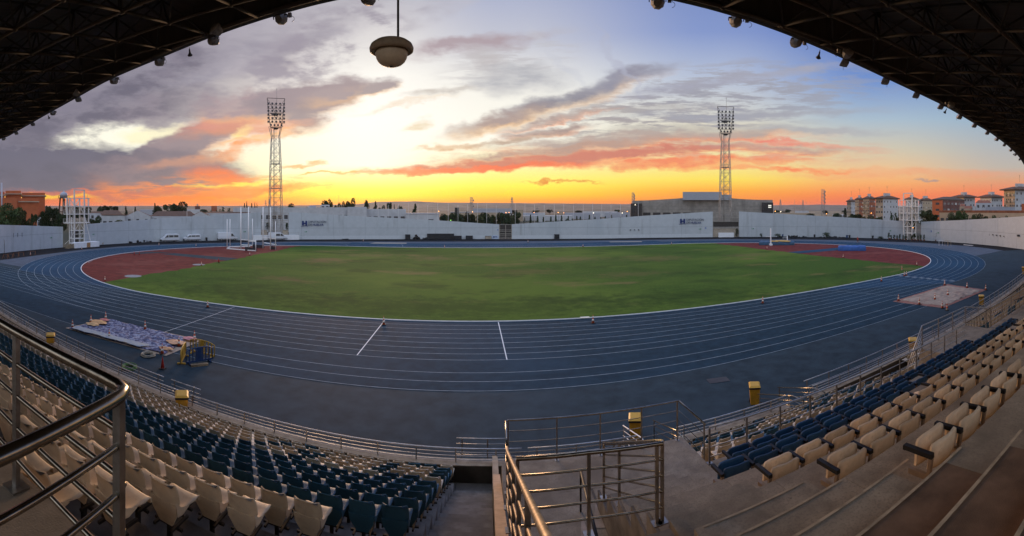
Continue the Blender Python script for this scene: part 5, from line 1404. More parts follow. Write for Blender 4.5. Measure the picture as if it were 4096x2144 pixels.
jm.build('panel_joint', mat('hall_joint', (.15, .14, .125), .9), hall)  # dark joint lines between the concrete panels
for px0, px1, y0, y1, r in ((2731, 2887, 767.5, 800, 188), (2887, 2926, 778.5, 800, 189)):
    f = [p - org for p in foot(px0, r, px1, r, 20)]; MB().prism([(p.x, p.y) for p in f], zat(y1, r), zat(y0, r)).build('raised_roof', M_metalr, hall)
for px0, px1, y0 in ((2523, 2568, 813.5), (3047, 3093, 810)):
    f = [p - org for p in foot(px0, 188.5, px1, 188.5, 12)]; gz = MB().prism([(p.x, p.y) for p in f], 0, zat(y0, 188.5)).build('glazing', M_glassd, hall)
    mm = MB()
    for q in range(1, 8): z = zat(y0, 188.5) - q * 1.5; a, b = f[0], f[1]; n_ = -(a + org).normalized() * .04; mm.face([U(a + n_, z), U(b + n_, z), U(b + n_, z + .06), U(a + n_, z + .06)])
    mm.build('glazing_bars', M_dsteel, gz)
for q in range(5):
    px = 2572 + q * 40; f0, f1 = ar(px, 189.9) - org, ar(px + 30, 189.9) - org
    MB().face([U(f0, zat(861, 190)), U(f1, zat(861, 190)), U(f1, zat(850, 190)), U(f0, zat(850, 190))]).build('window', M_glassd, hall)
for i in range(3):
    for k in range(2):
        p = ar(3075 + i * 4.2, 188.4, zat(822 + k * 7, 188.4)) - org; MB().box(p, (.36, .05, .45), -.66).build('lit_window', M_lit, hall)
# thin poles in a row behind the wall
M_pole = mat('pale_pole', (.55, .53, .50), .6, var=.1)
def slim(px, r, ytop, w, name, lab, cat, grp, m=M_pole, z0=0):
    o = MB().tube([(0, 0, z0), (0, 0, zat(ytop, r))], w, 6, r2=w * .6).build(name, m); o.location = ar(px, r); return tag(o, lab, cat, grp)
PO = [1513, 1553, 1593, 1633, 1672, 1711, 1751, 1793, 1832, 1871, 1910, 1947, 1985, 2061, 2100, 2138, 2177, 2217, 2255, 2294, 2333, 2370, 2407, 2444, 2482]
for k, px in enumerate(PO):
    slim(px, 163, 815 + 5 * math.sin(k * 1.7), .065, 'flagpole', 'thin pale pole, %s from the left in the row behind the middle of the wall' % nth(k + 1), 'pole', 'row of thin poles behind the wall')
slim(2553, 175, 812, .08, 'flagpole', 'thin white pole in front of the dark glass end of the hall', 'pole', None)
slim(748, 160, 841, .09, 'flagpole', 'pale post beside the brown roof left of the vans', 'pole', None)
slim(533, 160, 836, .06, 'flagpole', 'thin post in front of the first white gable', 'pole', None)
slim(3581, 144, 866, .10, 'flagpole', 'pale post against the wall left of the right tower', 'pole', None)
# lit street lamps
M_bulb = mat('sodium_lamp', (1, .6, .25), .5, emit=((1.0, .36, .07), 9.0)); M_bulbw = mat('white_lamp', (1, .95, .8), .5, emit=((1.0, .85, .6), 7.0))
lamps = [(1755, 845, 300, 0), (1890, 847, 280, 0), (2024, 851, 240, 0), (2036, 850, 330, 0), (2136, 850, 290, 0), (2233, 850, 300, 0), (2255, 851, 330, 0), (2374, 851.5, 320, 1), (2509, 846, 230, 0), (2541, 819.5, 187.5, 1), (2489, 852, 300, 1), (3101, 845.5, 300, 0), (3306, 855, 240, 0), (3485, 852.5, 205, 0), (3123, 847, 420, 1), (3652, 911, 158, 0), (1803, 881, 165, 2)]
M_bulbg = mat('green_lamp', (.5, 1, .3), .5, emit=((.35, 1.0, .15), 4.0))
for k, (px, y, r, kind) in enumerate(lamps):
    o = thing('street_lamp', ['orange glowing street lamp', 'small white glowing lamp', 'small green glowing lamp'][kind] + ', ' + ['above the left end of the dark trees', 'under the blue-grey warehouse, left', 'brightest one, above the black signboard building', 'small one right of the brightest', 'above the ribbed grey warehouse', 'left one of a pair before the dry hills', 'right one of a pair before the dry hills', 'far right of the flagpoles', 'just left of the concrete hall', 'on the dark glass of the hall', 'left of the hall beside the orange one', 'right of the hall at the dry field', 'above the wall right of the dry field', 'in front of the brick apartment blocks', 'in the dry field', 'inside the right scaffold tower', 'behind the wall left of the gate'][k], 'street lamp', ar(px, r), 0, 'glowing lamps beyond the wall')
    z = zat(y, r); MB().tube([(0, 0, 0), (0, 0, z - .1)], .07, 6).build('post', M_dsteel, o)
    MB().ball((0, 0, z), .17 * r / 260, 8, 5).build('lamp', [M_bulb, M_bulbw, M_bulbg][kind], o)
# distant masts and pylons
def lat_mast(px, r, ytop, w, lab, pyl=False, dishes=0, m=None):
    m = m or M_lat; H_ = zat(ytop, r); o = thing('radio_mast' if not pyl else 'power_pylon', lab, 'mast', ar(px, r), rb.uniform(0, 1)); mb = MB(); n = 9; t = max(.12, r * .00042)
    ws = lambda q: w * (1 - .9 * q) if pyl else w * (1 - .35 * q)
    for sx in (-1, 1):
        for sy in (-1, 1): mb.beam((sx * w, sy * w, 0), (sx * ws(1), sy * ws(1), H_), t)
    for i in range(n):
        a, b = ws(i / n), ws((i + 1) / n); za, zb = H_ * i / n, H_ * (i + 1) / n
        for s in (-1, 1): mb.beam((-a, s * a, za), (b, s * b, zb), t * .7); mb.beam((a, s * a, za), (-b, s * b, zb), t * .7); mb.beam((s * a, -a, za), (s * b, b, zb), t * .7)
    mb.build('lattice', m, o)
    if pyl:
        a_ = MB()
        for q, l in ((.72, 3.2), (.82, 2.8), (.92, 2.2)): a_.beam((-w * l * .45, 0, H_ * q), (w * l * .45, 0, H_ * q), t * 1.2)
        a_.build('cross_arm', m, o)
    for i in range(dishes):
        MB().ball(((-1 if i % 2 else 1) * w * .9, -w, H_ * (.55 + .42 * i / max(1, dishes))), w * .55, 8, 5, (1, 1, 1.3)).build('dish', m, o)
lat_mast(1886, 520, 788, 1.7, 'lattice radio mast rising left of centre on the horizon', dishes=3)
lat_mast(2048, 1100, 788, 4.5, 'power pylon on the horizon in the middle', True)
lat_mast(2532, 420, 769, 1.2, 'radio mast with stacked antennas at the left end of the hall', dishes=8)
lat_mast(3292, 430, 756, 1.5, 'tall radio mast with dishes over the dry field on the right', dishes=7)
for k, (px, y, lab) in enumerate(((3122, 798, 'power pylon right of the hall, left one'), (3212, 800, 'power pylon right of the hall, right one'), (1078, 796, 'power pylon just left of the left mast'), (1063, 800, 'thin power pylon left of the left mast'), (2148, 830, 'small dark pylon behind the ribbed warehouse'), (790, 815, 'thin pylon on the left horizon'))): lat_mast(px, 1300, y, 4.2, lab, True)
for k, (px, y, r) in enumerate(((1355, 780, 600), (2302, 812, 700), (2372, 812, 600), (2037, 811, 500), (2447, 811, 640), (2481, 815, 640), (2519, 812, 640), (3100, 802, 600), (3224, 802, 700), (3178, 798, 900), (1500, 800, 700), (1730, 812, 500), (479, 815, 700), (490, 815, 700), (553, 808, 700), (350, 778, 260), (894, 805, 500), (1008, 795, 500), (1140, 804, 500))):
    slim(px, r, y, max(.12, r * .0003), 'lamp_mast', 'distant slender mast on the skyline, %s counted from left' % nth(1 + sorted((1355, 2302, 2372, 2037, 2447, 2481, 2519, 3100, 3224, 3178, 1500, 1730, 479, 490, 553, 350, 894, 1008, 1140)).index(px)), 'mast', 'slender masts on the skyline', M_lat)
# ------------------------------------------------------------------ trees
M_leaf = [mat('foliage_%s' % n, c, .8, var=.5, scale=.7, spec=.15) for n, c in (('deep', (.028, .045, .018)), ('olive', (.060, .070, .028)), ('bright', (.050, .075, .025)))]
M_bark = mat('bark', (.07, .05, .035), .9)
def leaves(n, clumps, leaf, seed):
    r_ = random.Random(seed); mb = MB()
    for _ in range(n):
        c, rad = clumps[r_.randrange(len(clumps))]
        while True:
            v = Vector((r_.uniform(-1, 1), r_.uniform(-1, 1), r_.uniform(-1, 1)))
            if .25 < v.length < 1: break
        v = v * (v.length ** -.35)
        p = Vector(c) + Vector((v.x * rad[0], v.y * rad[1], v.z * rad[2]))
        a = Vector((r_.gauss(0, 1), r_.gauss(0, 1), r_.gauss(0, .6))).normalized(); b = a.orthogonal().normalized(); s = leaf * r_.uniform(.6, 1.3)
        mb.face([p - a * s, p + b * s * .6, p + a * s, p - b * s * .6])
    return mb
def tree_kind(kind, seed):
    r_ = random.Random(seed); tr = MB(); cl = []
    if kind == 'broad':
        tr.tube([(0, 0, 0), (.02, .01, .25), (.0, .03, .5)], .035, 6, r2=.022)
        for i in range(12):
            a = r_.uniform(0, 6.3); rr = r_.uniform(.08, .34); z = r_.uniform(.42, .86); c = (rr * math.cos(a), rr * math.sin(a), z); s = r_.uniform(.11, .20); cl.append((c, (s * 1.15, s * 1.15, s * .95)))
            if i < 6: tr.tube([(0, .02, .4), c], .012, 4, r2=.004)
        return tr, leaves(2600, cl, .036, seed)
    if kind == 'cypress':
        tr.tube([(0, 0, 0), (0, 0, .8)], .018, 5, r2=.005)
        for i in range(9): z = .12 + .1 * i; s = .085 * math.sin(math.pi * min(1, (i + 2.5) / 12)) + .012; cl.append(((r_.uniform(-.01, .01), 0, z), (s, s, .08)))
        return tr, leaves(1100, cl, .026, seed)
    if kind == 'pine':
        tr.tube([(0, 0, 0), (.02, 0, .5), (0, 0, .95)], .025, 5, r2=.006)
        for i in range(11): z = .25 + .067 * i; s = .24 * (1 - .085 * i) * r_.uniform(.6, 1.2); a = r_.uniform(0, 6.3); cl.append(((s * .5 * math.cos(a), s * .5 * math.sin(a), z), (s * .8, s * .8, .06)))
        return tr, leaves(1600, cl, .032, seed)
    if kind == 'palm':
        tr.tube([(0, 0, 0), (.01, 0, .4), (0, 0, .72)], .035, 6, r2=.028); mb = MB()
        for i in range(34):
            a = r_.uniform(0, 6.3); el = r_.uniform(-.7, 1.3); pts = []
            for q in range(5):
                t = q / 4; rr = .30 * t * math.cos(el * .8); z = .74 + .28 * t * math.sin(el) - .16 * t * t; pts.append(Vector((rr * math.cos(a), rr * math.sin(a), z)))
            for p, q in zip(pts, pts[1:]):
                d = (q - p); s = d.cross(Vector((0, 0, 1))).normalized() * .035; mb.face([p - s, q - s * .8, q + s * .8, p + s])
        return tr, mb
    if kind == 'bush':
        tr.tube([(0, 0, 0), (0, 0, .4)], .03, 5)
        for i in range(7): cl.append(((r_.uniform(-.3, .3), r_.uniform(-.3, .3), r_.uniform(.2, .65)), (.28, .28, .25)))
        return tr, leaves(500, cl, .06, seed)
TREE = {}
for kind, nv in (('broad', 3), ('cypress', 2), ('pine', 2), ('palm', 1), ('bush', 2)):
    for v in range(nv):
        tr, lv = tree_kind(kind, 40 + v * 7 + len(kind))
        TREE[kind, v] = (tr.mesh('trunk', M_bark), [lv.mesh('crown', m) for m in M_leaf], nv)
NAME = {'broad': 'broadleaf_tree', 'cypress': 'cypress_tree', 'pine': 'conifer_tree', 'palm': 'palm_tree', 'bush': 'bush'}
def tree(kind, px, ytop, r, w, lab, tone=0, grp=None, z0=0., yaw=None):
    v = rb.randrange(TREE[kind, 0][2]); t, cr, _ = TREE[kind, v]; h = zat(ytop, r) - z0
    o = thing(NAME[kind], lab, 'tree' if kind != 'bush' else 'bush', ar(px, r, z0), rb.uniform(0, 6.3) if yaw is None else yaw, grp)
    wide = {'broad': .92, 'cypress': .2, 'pine': .5, 'palm': .6, 'bush': 1.1}[kind]
    sx = w * r / FPX / wide * (1.3 if kind == 'broad' else 1.1)
    for n, me in (('trunk', t), ('crown', cr[tone])): p = part(n, me, o); p.scale = (sx, sx, h)
    return o
LT = 'trees at the left edge'; MT = 'trees on the skyline above the wall'; RT = 'trees beyond the right wall'
for px, y, r, w, lab, tn in ((-10, 812, 135, 70, 'big dark green tree at the left border', 2), (45, 806, 132, 85, 'large round dark tree under the orange building', 2), (95, 838, 130, 50, 'lower right bough-like tree of the left group', 1), (135, 851, 128, 26, 'slim dark tree right of the left group', 0), (185, 838, 150, 56, 'dark tree left of the left scaffold tower', 0), (225, 828, 155, 60, 'dark bushy tree behind the water tower', 0), (245, 846, 140, 50, 'dark tree close behind the left scaffold tower', 0)):
    tree('broad', px, y, r, w, lab, tn, LT)
for kind, px, y, r, w, lab, tn in (
 ('broad', 190, 820, 230, 26, 'small tree beside the orange building corner', 0), ('broad', 300, 818, 260, 46, 'round tree behind the left scaffold tower', 0), ('broad', 350, 820, 240, 46, 'dark spreading tree right of the scaffold tower top', 0), ('broad', 394, 821, 260, 30, 'small dark tree left of the brown roofs', 0), ('broad', 438, 820, 230, 58, 'wide dark tree above the first brown roof', 0), ('pine', 504, 822, 260, 24, 'little conifer above the first white gable', 0), ('cypress', 541, 826, 230, 10, 'tiny cypress right of the first gable ridge', 0), ('broad', 378, 862, 152, 48, 'low dark tree just over the wall right of the scaffold tower', 0), ('broad', 470, 876, 150, 40, 'low shrub-like tree over the wall before the first gable', 1), ('cypress', 619, 812, 220, 9, 'single dark cypress left of the big tree', 0), ('broad', 640, 818, 230, 44, 'pale green tree left of the big dark tree', 1), ('broad', 680, 812, 210, 50, 'dark tree leaning on the biggest one', 0), ('broad', 725, 801, 205, 70, 'biggest dark tree on the left skyline', 0), ('palm', 845, 828, 230, 18, 'first small palm left of the left mast', 0), ('palm', 866, 826, 235, 14, 'second small palm left of the left mast', 0), ('palm', 880, 823, 240, 12, 'third small palm left of the left mast', 0), ('palm', 892, 812, 230, 20, 'tallest palm of the group left of the left mast', 0), ('palm', 916, 816, 230, 20, 'rightmost palm left of the left mast', 0), ('cypress', 978, 811, 240, 7, 'leftmost cypress of the little group by the mast', 0), ('pine', 987, 802, 240, 14, 'tall conifer of the little group by the mast', 0), ('cypress', 1007, 812, 240, 8, 'short cypress of the group by the mast', 0), ('pine', 1019, 806, 240, 11, 'conifer right in the group by the mast', 0), ('pine', 1028, 808, 240, 9, 'last conifer of the group by the mast', 0), ('broad', 1158, 809, 240, 48, 'round dark tree right of the left mast', 0), ('bush', 1228, 813, 240, 20, 'spiky bush on the roofline of the long white building', 0),
 ('broad', 1308, 796, 225, 40, 'dark tree at the left of the trees over the white building', 0), ('broad', 1325, 790, 225, 26, 'taller dark tree over the white roof hut', 0), ('broad', 1352, 806, 225, 26, 'low dark tree left of the thin skyline mast', 0), ('broad', 1377, 801, 225, 26, 'dark tree right of the thin skyline mast', 0), ('broad', 1404, 786, 222, 34, 'tallest dark tree over the white building', 0), ('broad', 1461, 794, 222, 24, 'lone slim dark tree right of the tallest', 0), ('pine', 1502, 803, 225, 30, 'pointed dark tree over the lower white building', 0), ('broad', 1525, 817, 225, 26, 'low dark tree beside the pointed one', 0), ('broad', 1558, 806, 225, 18, 'narrow dark tree over the lower white building', 0), ('pine', 1577, 814, 225, 14, 'small conifer at the end of the white building', 0), ('broad', 1598, 820, 225, 28, 'rounded low tree at the end of the white building', 0), ('pine', 1660, 812, 205, 40, 'bigger dark conifer right of the white buildings', 0), ('bush', 1369, 855, 176, 22, 'bush on the wall top in front of the white building', 0)):
    tree(kind, px, y, r, w, lab, tn, MT)
for k in range(15):
    px = 1770 + k * 21; tree('broad', px, 851 + 6 * math.sin(k * 2.1), 185 + 8 * (k % 3), 34, 'dark tree, %s from the left in the dense row behind the gate' % nth(k + 1), [0, 1, 0][k % 3], 'dense dark row behind the middle gate')
for k in range(17):
    px = 2102 + k * 25 + rb.uniform(-6, 6); tree('cypress', px, 861 + rb.uniform(-3, 9), 190 + rb.uniform(-8, 8), 9, 'thin dark sapling, %s from left before the white warehouses' % nth(k + 1), 0, 'row of thin saplings')
for kind, px, y, r, w, lab, tn in (('palm', 2290, 862, 185, 16, 'small palm above the wall among the saplings', 0), ('broad', 2270, 872, 180, 30, 'low dark bush behind the saplings, right', 0), ('broad', 3452, 858, 190, 44, 'green tree in front of the brick blocks, left', 1), ('broad', 3420, 853, 200, 40, 'darker tree left of the street lamp', 0), ('broad', 3400, 862, 195, 34, 'low tree at the foot of the small cream block', 1), ('cypress', 3380, 832, 260, 14, 'slim dark tree left of the small cream block', 0), ('broad', 3500, 858, 185, 50, 'green tree at the foot of the brick blocks', 1), ('palm', 3566, 836, 190, 18, 'left palm of the pair by the large cream block', 0), ('palm', 3582, 836, 190, 18, 'right palm of the pair by the large cream block', 0), ('broad', 3600, 866, 170, 40, 'pale green tree left of the right scaffold tower', 1), ('broad', 3650, 862, 168, 40, 'green tree behind the right scaffold tower', 1), ('broad', 3708, 836, 165, 60, 'large green tree right of the right scaffold tower', 1), ('broad', 3735, 852, 160, 44, 'green tree before the low orange building', 1), ('broad', 3800, 844, 158, 50, 'leafy green tree before the dark brick building', 1), ('broad', 3842, 836, 155, 56, 'tallest green tree over the right wall', 2), ('broad', 3900, 852, 150, 40, 'green tree before the red hipped roof', 1), ('broad', 3936, 850, 148, 48, 'darker green tree before the pale blue building', 0), ('broad', 3984, 856, 145, 36, 'small green tree over the right wall', 2), ('broad', 4024, 858, 140, 20, 'little tree near the right border', 1), ('broad', 3250, 852, 300, 60, 'dark shrub mass in the dry field', 0), ('broad', 3340, 850, 300, 40, 'dark shrub mass right of the radio mast', 0)):
    tree(kind, px, y, r, w, lab, tn, RT)
for k in range(26):
    px = rb.choice([rb.uniform(1850, 2500), rb.uniform(3100, 3400), rb.uniform(400, 1200)]); r = rb.uniform(500, 900)
    tree('broad', px, HOR - (rb.uniform(5, 9) - EYE) * FPX / r, r, 26, 'tiny dark tree scattered in the far plain', 0, 'scattered distant trees')
# ------------------------------------------------------------------ covered pits and what lies on the track
def corners(px, z=0.): return [at(x, y, z) for x, y in px]
def banner_mat(name, base, hi, dark, extra=None):
    m = bpy.data.materials.new(name); m.use_nodes = True; nt = m.node_tree; b = nt.nodes['Principled BSDF']; b.inputs['Roughness'].default_value = .45; b.inputs['Specular IOR Level'].default_value = .3
    tcn = nt.nodes.new('ShaderNodeTexCoord')
    n1_ = nt.nodes.new('ShaderNodeTexNoise'); n1_.inputs['Scale'].default_value = 1.6; n1_.inputs['Detail'].default_value = 7; n1_.inputs['Distortion'].default_value = 2.2; nt.links.new(tcn.outputs['Object'], n1_.inputs['Vector'])
    rp = nt.nodes.new('ShaderNodeValToRGB'); els = rp.color_ramp.elements
    els[0].position = .36; els[0].color = (*dark, 1); els[1].position = .50; els[1].color = (*base, 1); e = els.new(.60); e.color = (*hi, 1); e = els.new(.64); e.color = (*base, 1)
    nt.links.new(n1_.outputs['Fac'], rp.inputs[0]); nt.links.new(rp.outputs[0], b.inputs['Base Color'])
    return m
def sheet_cloth(name, c, n, m, amp, seed, z=.05, label=None, cat=None, ragged=.25):
    mb = MB(); W = n + 1
    for i in range(W):
        for j in range(W):
            u, v = i / n, j / n
            p = c[0].lerp(c[1], u).lerp(c[3].lerp(c[2], u), v)
            e = min(u, 1 - u, v, 1 - v)
            q = Vector((p.x * 1.3, p.y * 1.3, seed)); w = abs(mnoise.noise(q * 1.1)) + .6 * abs(mnoise.noise(q * 2.7)) 
            jit = ragged * (mnoise.noise(q * .9 + Vector((5, 0, 0)))) if e < .01 else 0
            mb.v.append((p.x + jit, p.y + jit * .7, z + amp * w * (1 if e > .01 else .15)))
    for i in range(n):
        for j in range(n): mb.f.append((i*W + j, (i+1)*W + j, (i+1)*W + j + 1, i*W + j + 1))
    o = mb.build(name, m, smooth='all')
    return tag(o, label, cat) if label else o
M_sand = two_scale(mat('pit_sand', (.33, .25, .18), .95, var=.2, scale=3, bump=.4, bscale=40), (.26, .13, .09), .5, .5, .7, .6)
pl_ = corners(((262, 1313), (430, 1276), (812, 1361), (664, 1425)))
struct(MB().face([p + Vector((0, 0, .028)) for p in pl_]).build('sand_pit', M_sand))
cl_ = [p.lerp(sum(pl_, Vector()) / 4, .05) for p in pl_]
def pit_uv(u, v, z=0): return pl_[0].lerp(pl_[1], u).lerp(pl_[3].lerp(pl_[2], u), v) + Vector((0, 0, z))
tarp = sheet_cloth('crumpled_banner', [pit_uv(.02, .03), pit_uv(.99, .03), pit_uv(.93, .90), pit_uv(.04, .97)], 90, banner_mat('violet_banner_print', (.068, .070, .145), (.34, .35, .42), (.020, .020, .055)), .13, 2, .05, 'crumpled violet and white printed banner spread over the left sand pit', 'banner')
sheet_cloth('white_border', [pit_uv(.01, .09, .06), pit_uv(.17, .07, .06), pit_uv(.17, .80, .06), pit_uv(.01, .78, .06)], 24, banner_mat('pale_banner_print', (.30, .32, .33), (.38, .36, .29), (.19, .24, .31)), .05, 4, .20).parent = tarp
for (u, v, s), c in (((.62, .06, 1.0), (.55, .30, .12)), ((.82, .05, .6), (.5, .16, .13)), ((.45, .10, .8), (.55, .33, .14)), ((.55, .90, .9), (.52, .28, .15)), ((.85, .93, .7), (.50, .20, .20)), ((.20, .93, .6), (.52, .27, .12))):
    p = pit_uv(u, v); mb = MB(); r_ = random.Random(int(u * 100))
    for i in range(14): a = 2 * math.pi * i / 14; mb.v.append((p.x + s * (.7 + .4 * r_.random()) * math.cos(a), p.y + s * (.4 + .3 * r_.random()) * math.sin(a), .19))
    mb.v.append((p.x, p.y, .27)); mb.f += [(i, (i + 1) % 14, 14) for i in range(14)]
    o = mb.build('coloured_fold', mat('warm_banner_print', c, .6, var=.3)); o.parent = tarp
pr_ = corners(((3571, 1206.5), (3790, 1137.5), (3946, 1160), (3772, 1233)))
struct(MB().face([p + Vector((0, 0, .028)) for p in pr_]).build('sand_pit', two_scale(mat('reddish_pit_edge', (.25, .11, .08), .9, var=.3, scale=3), (.33, .25, .19), .6, .5, .7, .5)))
mr_ = sum(pr_, Vector()) / 4
sheet_cloth('sand_heap_cover', [p.lerp(mr_, .14) for p in pr_], 56, two_scale(mat('pale_pink_sand', (.31, .235, .175), .9, var=.25, scale=1.2, bump=.5, bscale=9), (.15, .075, .055), .45, .5, .7, .6), .12, 9, .04, 'pale rippled sand cover over the reddish pit on the right', 'sand cover', .5)
# traffic cones
M_orc = mat('cone_orange', (.62, .10, .03), .5, var=.15, scale=6); M_whc = mat('cone_white', (.72, .66, .55), .5, var=.15); M_blk = mat('rubber_black', (.02, .02, .02), .7); M_redc = mat('cone_red', (.50, .03, .02), .5)
def cone_meshes(c1, c2):
    b = MB().box((0, 0, .02), (.36, .36, .04)); base = b.mesh('cone_base', M_blk)
    s = lambda z: .125 * (1 - z / .78)
    body = MB().lathe([(s(.04), .04), (s(.72), .72), (.006, .73)], (0, 0, 0), 14).mesh('cone_body', c1)
    st = [MB().lathe([(s(a) + .004, a), (s(b) + .004, b)], (0, 0, 0), 14).mesh('stripe', c2) for a, b in ((.20, .36), (.48, .60))]
    return base, body, *st
CM = {'s': cone_meshes(M_orc, M_whc), 'r': cone_meshes(M_redc, None), 'w': cone_meshes(M_whc, M_orc)}
def cone(px, py, kind, lab, sc=1.):
    o = thing('traffic_cone', lab, 'traffic cone', at(px, py, .03), random.uniform(0, 1.5), 'traffic cones on and round the track')
    for n, me in zip(('cone_base', 'cone_body', 'stripe', 'stripe'), CM[kind]):
        if n == 'stripe' and kind == 'r': continue
        p = part(n, me, o); p.scale = (sc, sc, sc)
z7 = lambda x, y: (260 + x / 4.025, 1240 + y / 4.025)
z8 = lambda x, y: (3400 + x / 3.701, 1060 + y / 3.701)
for p, lab in ((z7(120, 297), 'striped cone at the left tip of the banner'), (z7(418, 210), 'striped cone on the far left edge of the banner'), (z7(655, 157), 'striped cone at the far corner of the banner'), (z7(712, 455), 'striped cone standing on the white border of the banner'), (z7(1290, 312), 'striped cone on the far long edge of the banner'), (z7(1565, 705), 'striped cone at the near corner of the banner by the hose coil'), (z7(1835, 587), 'striped cone on the banner just left of the barriers'), (z7(2085, 490), 'striped cone at the right corner of the banner'), ((1535, 1299), 'striped cone where the slanting finish line meets the infield'), ((2372, 1293), 'striped cone on the inner lane right of the middle'), ((3051, 1213), 'striped cone on the inner lane toward the right bend'), ((831, 1229), 'striped cone on the inner lane left of the finish lines'), ((420, 1124), 'small striped cone where grass meets the left red area'), (z8(465, 240), 'lone striped cone on the lanes before the right bend'), (z8(805, 163), 'left one of two striped cones together on the right bend'), (z8(837, 155), 'right one of two striped cones together on the right bend'), (z8(718, 532), 'striped cone at the left tip of the right pit'), (z8(1027, 585), 'striped cone on the near left edge of the right pit'), (z8(1258, 513), 'striped cone standing on the sand cover, nearer'), (z8(1448, 445), 'striped cone standing on the sand cover, farther'), (z8(1402, 300), 'striped cone at the far tip of the right pit'), (z8(1733, 337), 'striped cone on the far right edge of the right pit'), (z8(2010, 370), 'striped cone at the right tip of the right pit'), (z8(1368, 638), 'striped cone at the near tip of the right pit')):
    cone(p[0], p[1], 's', lab)
cone(*z8(1438, 668), 'w', 'paler orange-white cone just outside the near tip of the right pit')
cone(*z8(768, 80), 'w', 'whitish cone on the grass inside the right bend')
cone(*z7(1570, 942), 'r', 'plain red cone left of the barriers', 1.0)
cone(875, 1050, 'r', 'plain orange cone at the grass edge of the left red area', 1.15)
for px, py, lab in ((806, 1062, 'small striped cone by the left throwing circle'), (999, 1021, 'small striped cone at the tip of the left grass edge'), (327, 999, 'small striped cone on the apron before the left tower'), (122, 1021, 'small striped cone on the left apron by the sleeper frames'), (636, 981, 'small striped cone behind the lanes under the small vans'), (784, 985, 'small striped cone on the far left bend'), (1453, 965, 'small striped cone on the far apron left of the gate'), (2112, 969, 'small striped cone on the far apron right of the gate'), (2332, 987, 'small striped cone on the far lanes right of the gate'), (2686, 977, 'small striped cone on the far lanes near the right mast'), (3068, 996, 'small striped cone on the right grass edge, farther'), (3373, 1031, 'small striped cone on the right grass edge, middle'), (3667, 1062, 'small striped cone on the right grass edge by the bend'), (1778, 990, 'small striped cone on the far inner lane left of the gate'), (537, 1019, 'red marker cone inside the left bend, left'), (557, 1019, 'red marker cone inside the left bend, right')):
    cone(px, py, 's' if 'striped' in lab else 'r', lab)
# plastic barriers
M_yel = mat('yellow_plastic', (.40, .24, .03), .5, var=.35, scale=3); M_blp = mat('blue_plastic_barrier', (.012, .035, .095), .5, var=.25, scale=3)
def barrier(a, b, m, lab, h=1.0):
    a, b = Vector((*a, 0)), Vector((*b, 0)); d = b - a; w = d.length
    o = thing('crowd_barrier', lab, 'barrier', a, math.atan2(d.y, d.x), 'plastic barriers')
    f = MB(); n = 8; arch = lambda x: h - .16 * abs(2 * x / w - 1) ** 3
    pts = [(w * i / 16, 0, arch(w * i / 16)) for i in range(17)]
    f.tube([(0, 0, .14)] + pts + [(w, 0, .14)], .035, 6); f.beam((0, 0, .17), (w, 0, .17), .07, .10); f.build('frame', m, o)
    s = MB()
    for i in range(1, n): x = w * i / n; s.box((x, 0, .15 + (arch(x) - .15) / 2), (.075 if i != 4 else .34, .035, arch(x) - .17))
    s.build('slats', m, o)
    for x in (.22, w - .22): MB().box((x, 0, .07), (.10, .50, .06)).box((x, .22, .03), (.10, .08, .06)).box((x, -.22, .03), (.10, .08, .06)).beam((x, 0, .10), (x, 0, .2), .09).build('foot', m, o)
barrier((-16.62, 22.68), (-15.72, 24.28), M_blp, 'blue plastic crowd barrier in front of two yellow ones')
barrier((-17.9, 24.9), (-15.85, 24.75), M_yel, 'yellow plastic crowd barrier at the back by the banner corner')
barrier((-16.86, 22.45), (-17.75, 24.2), M_yel, 'yellow plastic crowd barrier seen end-on at the left')
MB().box((0, 0, .06), (1.1, .25, .12)).build('timber_offcut', mat('timber', (.20, .14, .08), .9, var=.35)); bpy.data.objects['timber_offcut'].location = (-15.9, 23.1, .0); bpy.data.objects['timber_offcut'].rotation_euler = (0, 0, .9); tag(bpy.data.objects['timber_offcut'], 'dark timber block lying under the blue barrier', 'timber')
# hose coils
def coil(px, py, rad, m, lab, n=9):
    c = at(px, py); r_ = random.Random(px); mb = MB()
    for k in range(n):
        pts = []; dx, dy = r_.uniform(-.06, .06), r_.uniform(-.06, .06); rr = rad * r_.uniform(.75, 1.05); z = .03 + .018 * k
        for i in range(26): t = 2 * math.pi * i / 26; pts.append((dx + rr * math.cos(t), dy + rr * math.sin(t), z + .02 * math.sin(3 * t + k)))
        mb.tube(pts, .022, 5, closed=True)
    o = mb.build('hose_coil', m); o.location = c; tag(o, lab, 'hose')
coil(592, 1424, .48, mat('pale_hose', (.34, .30, .22), .6, var=.4, scale=5), 'pale coiled hose beside the near edge of the banner')
coil(516, 1474, .45, mat('green_hose', (.10, .19, .05), .6, var=.4, scale=5), 'green coiled hose outside the parapet fence on the left')
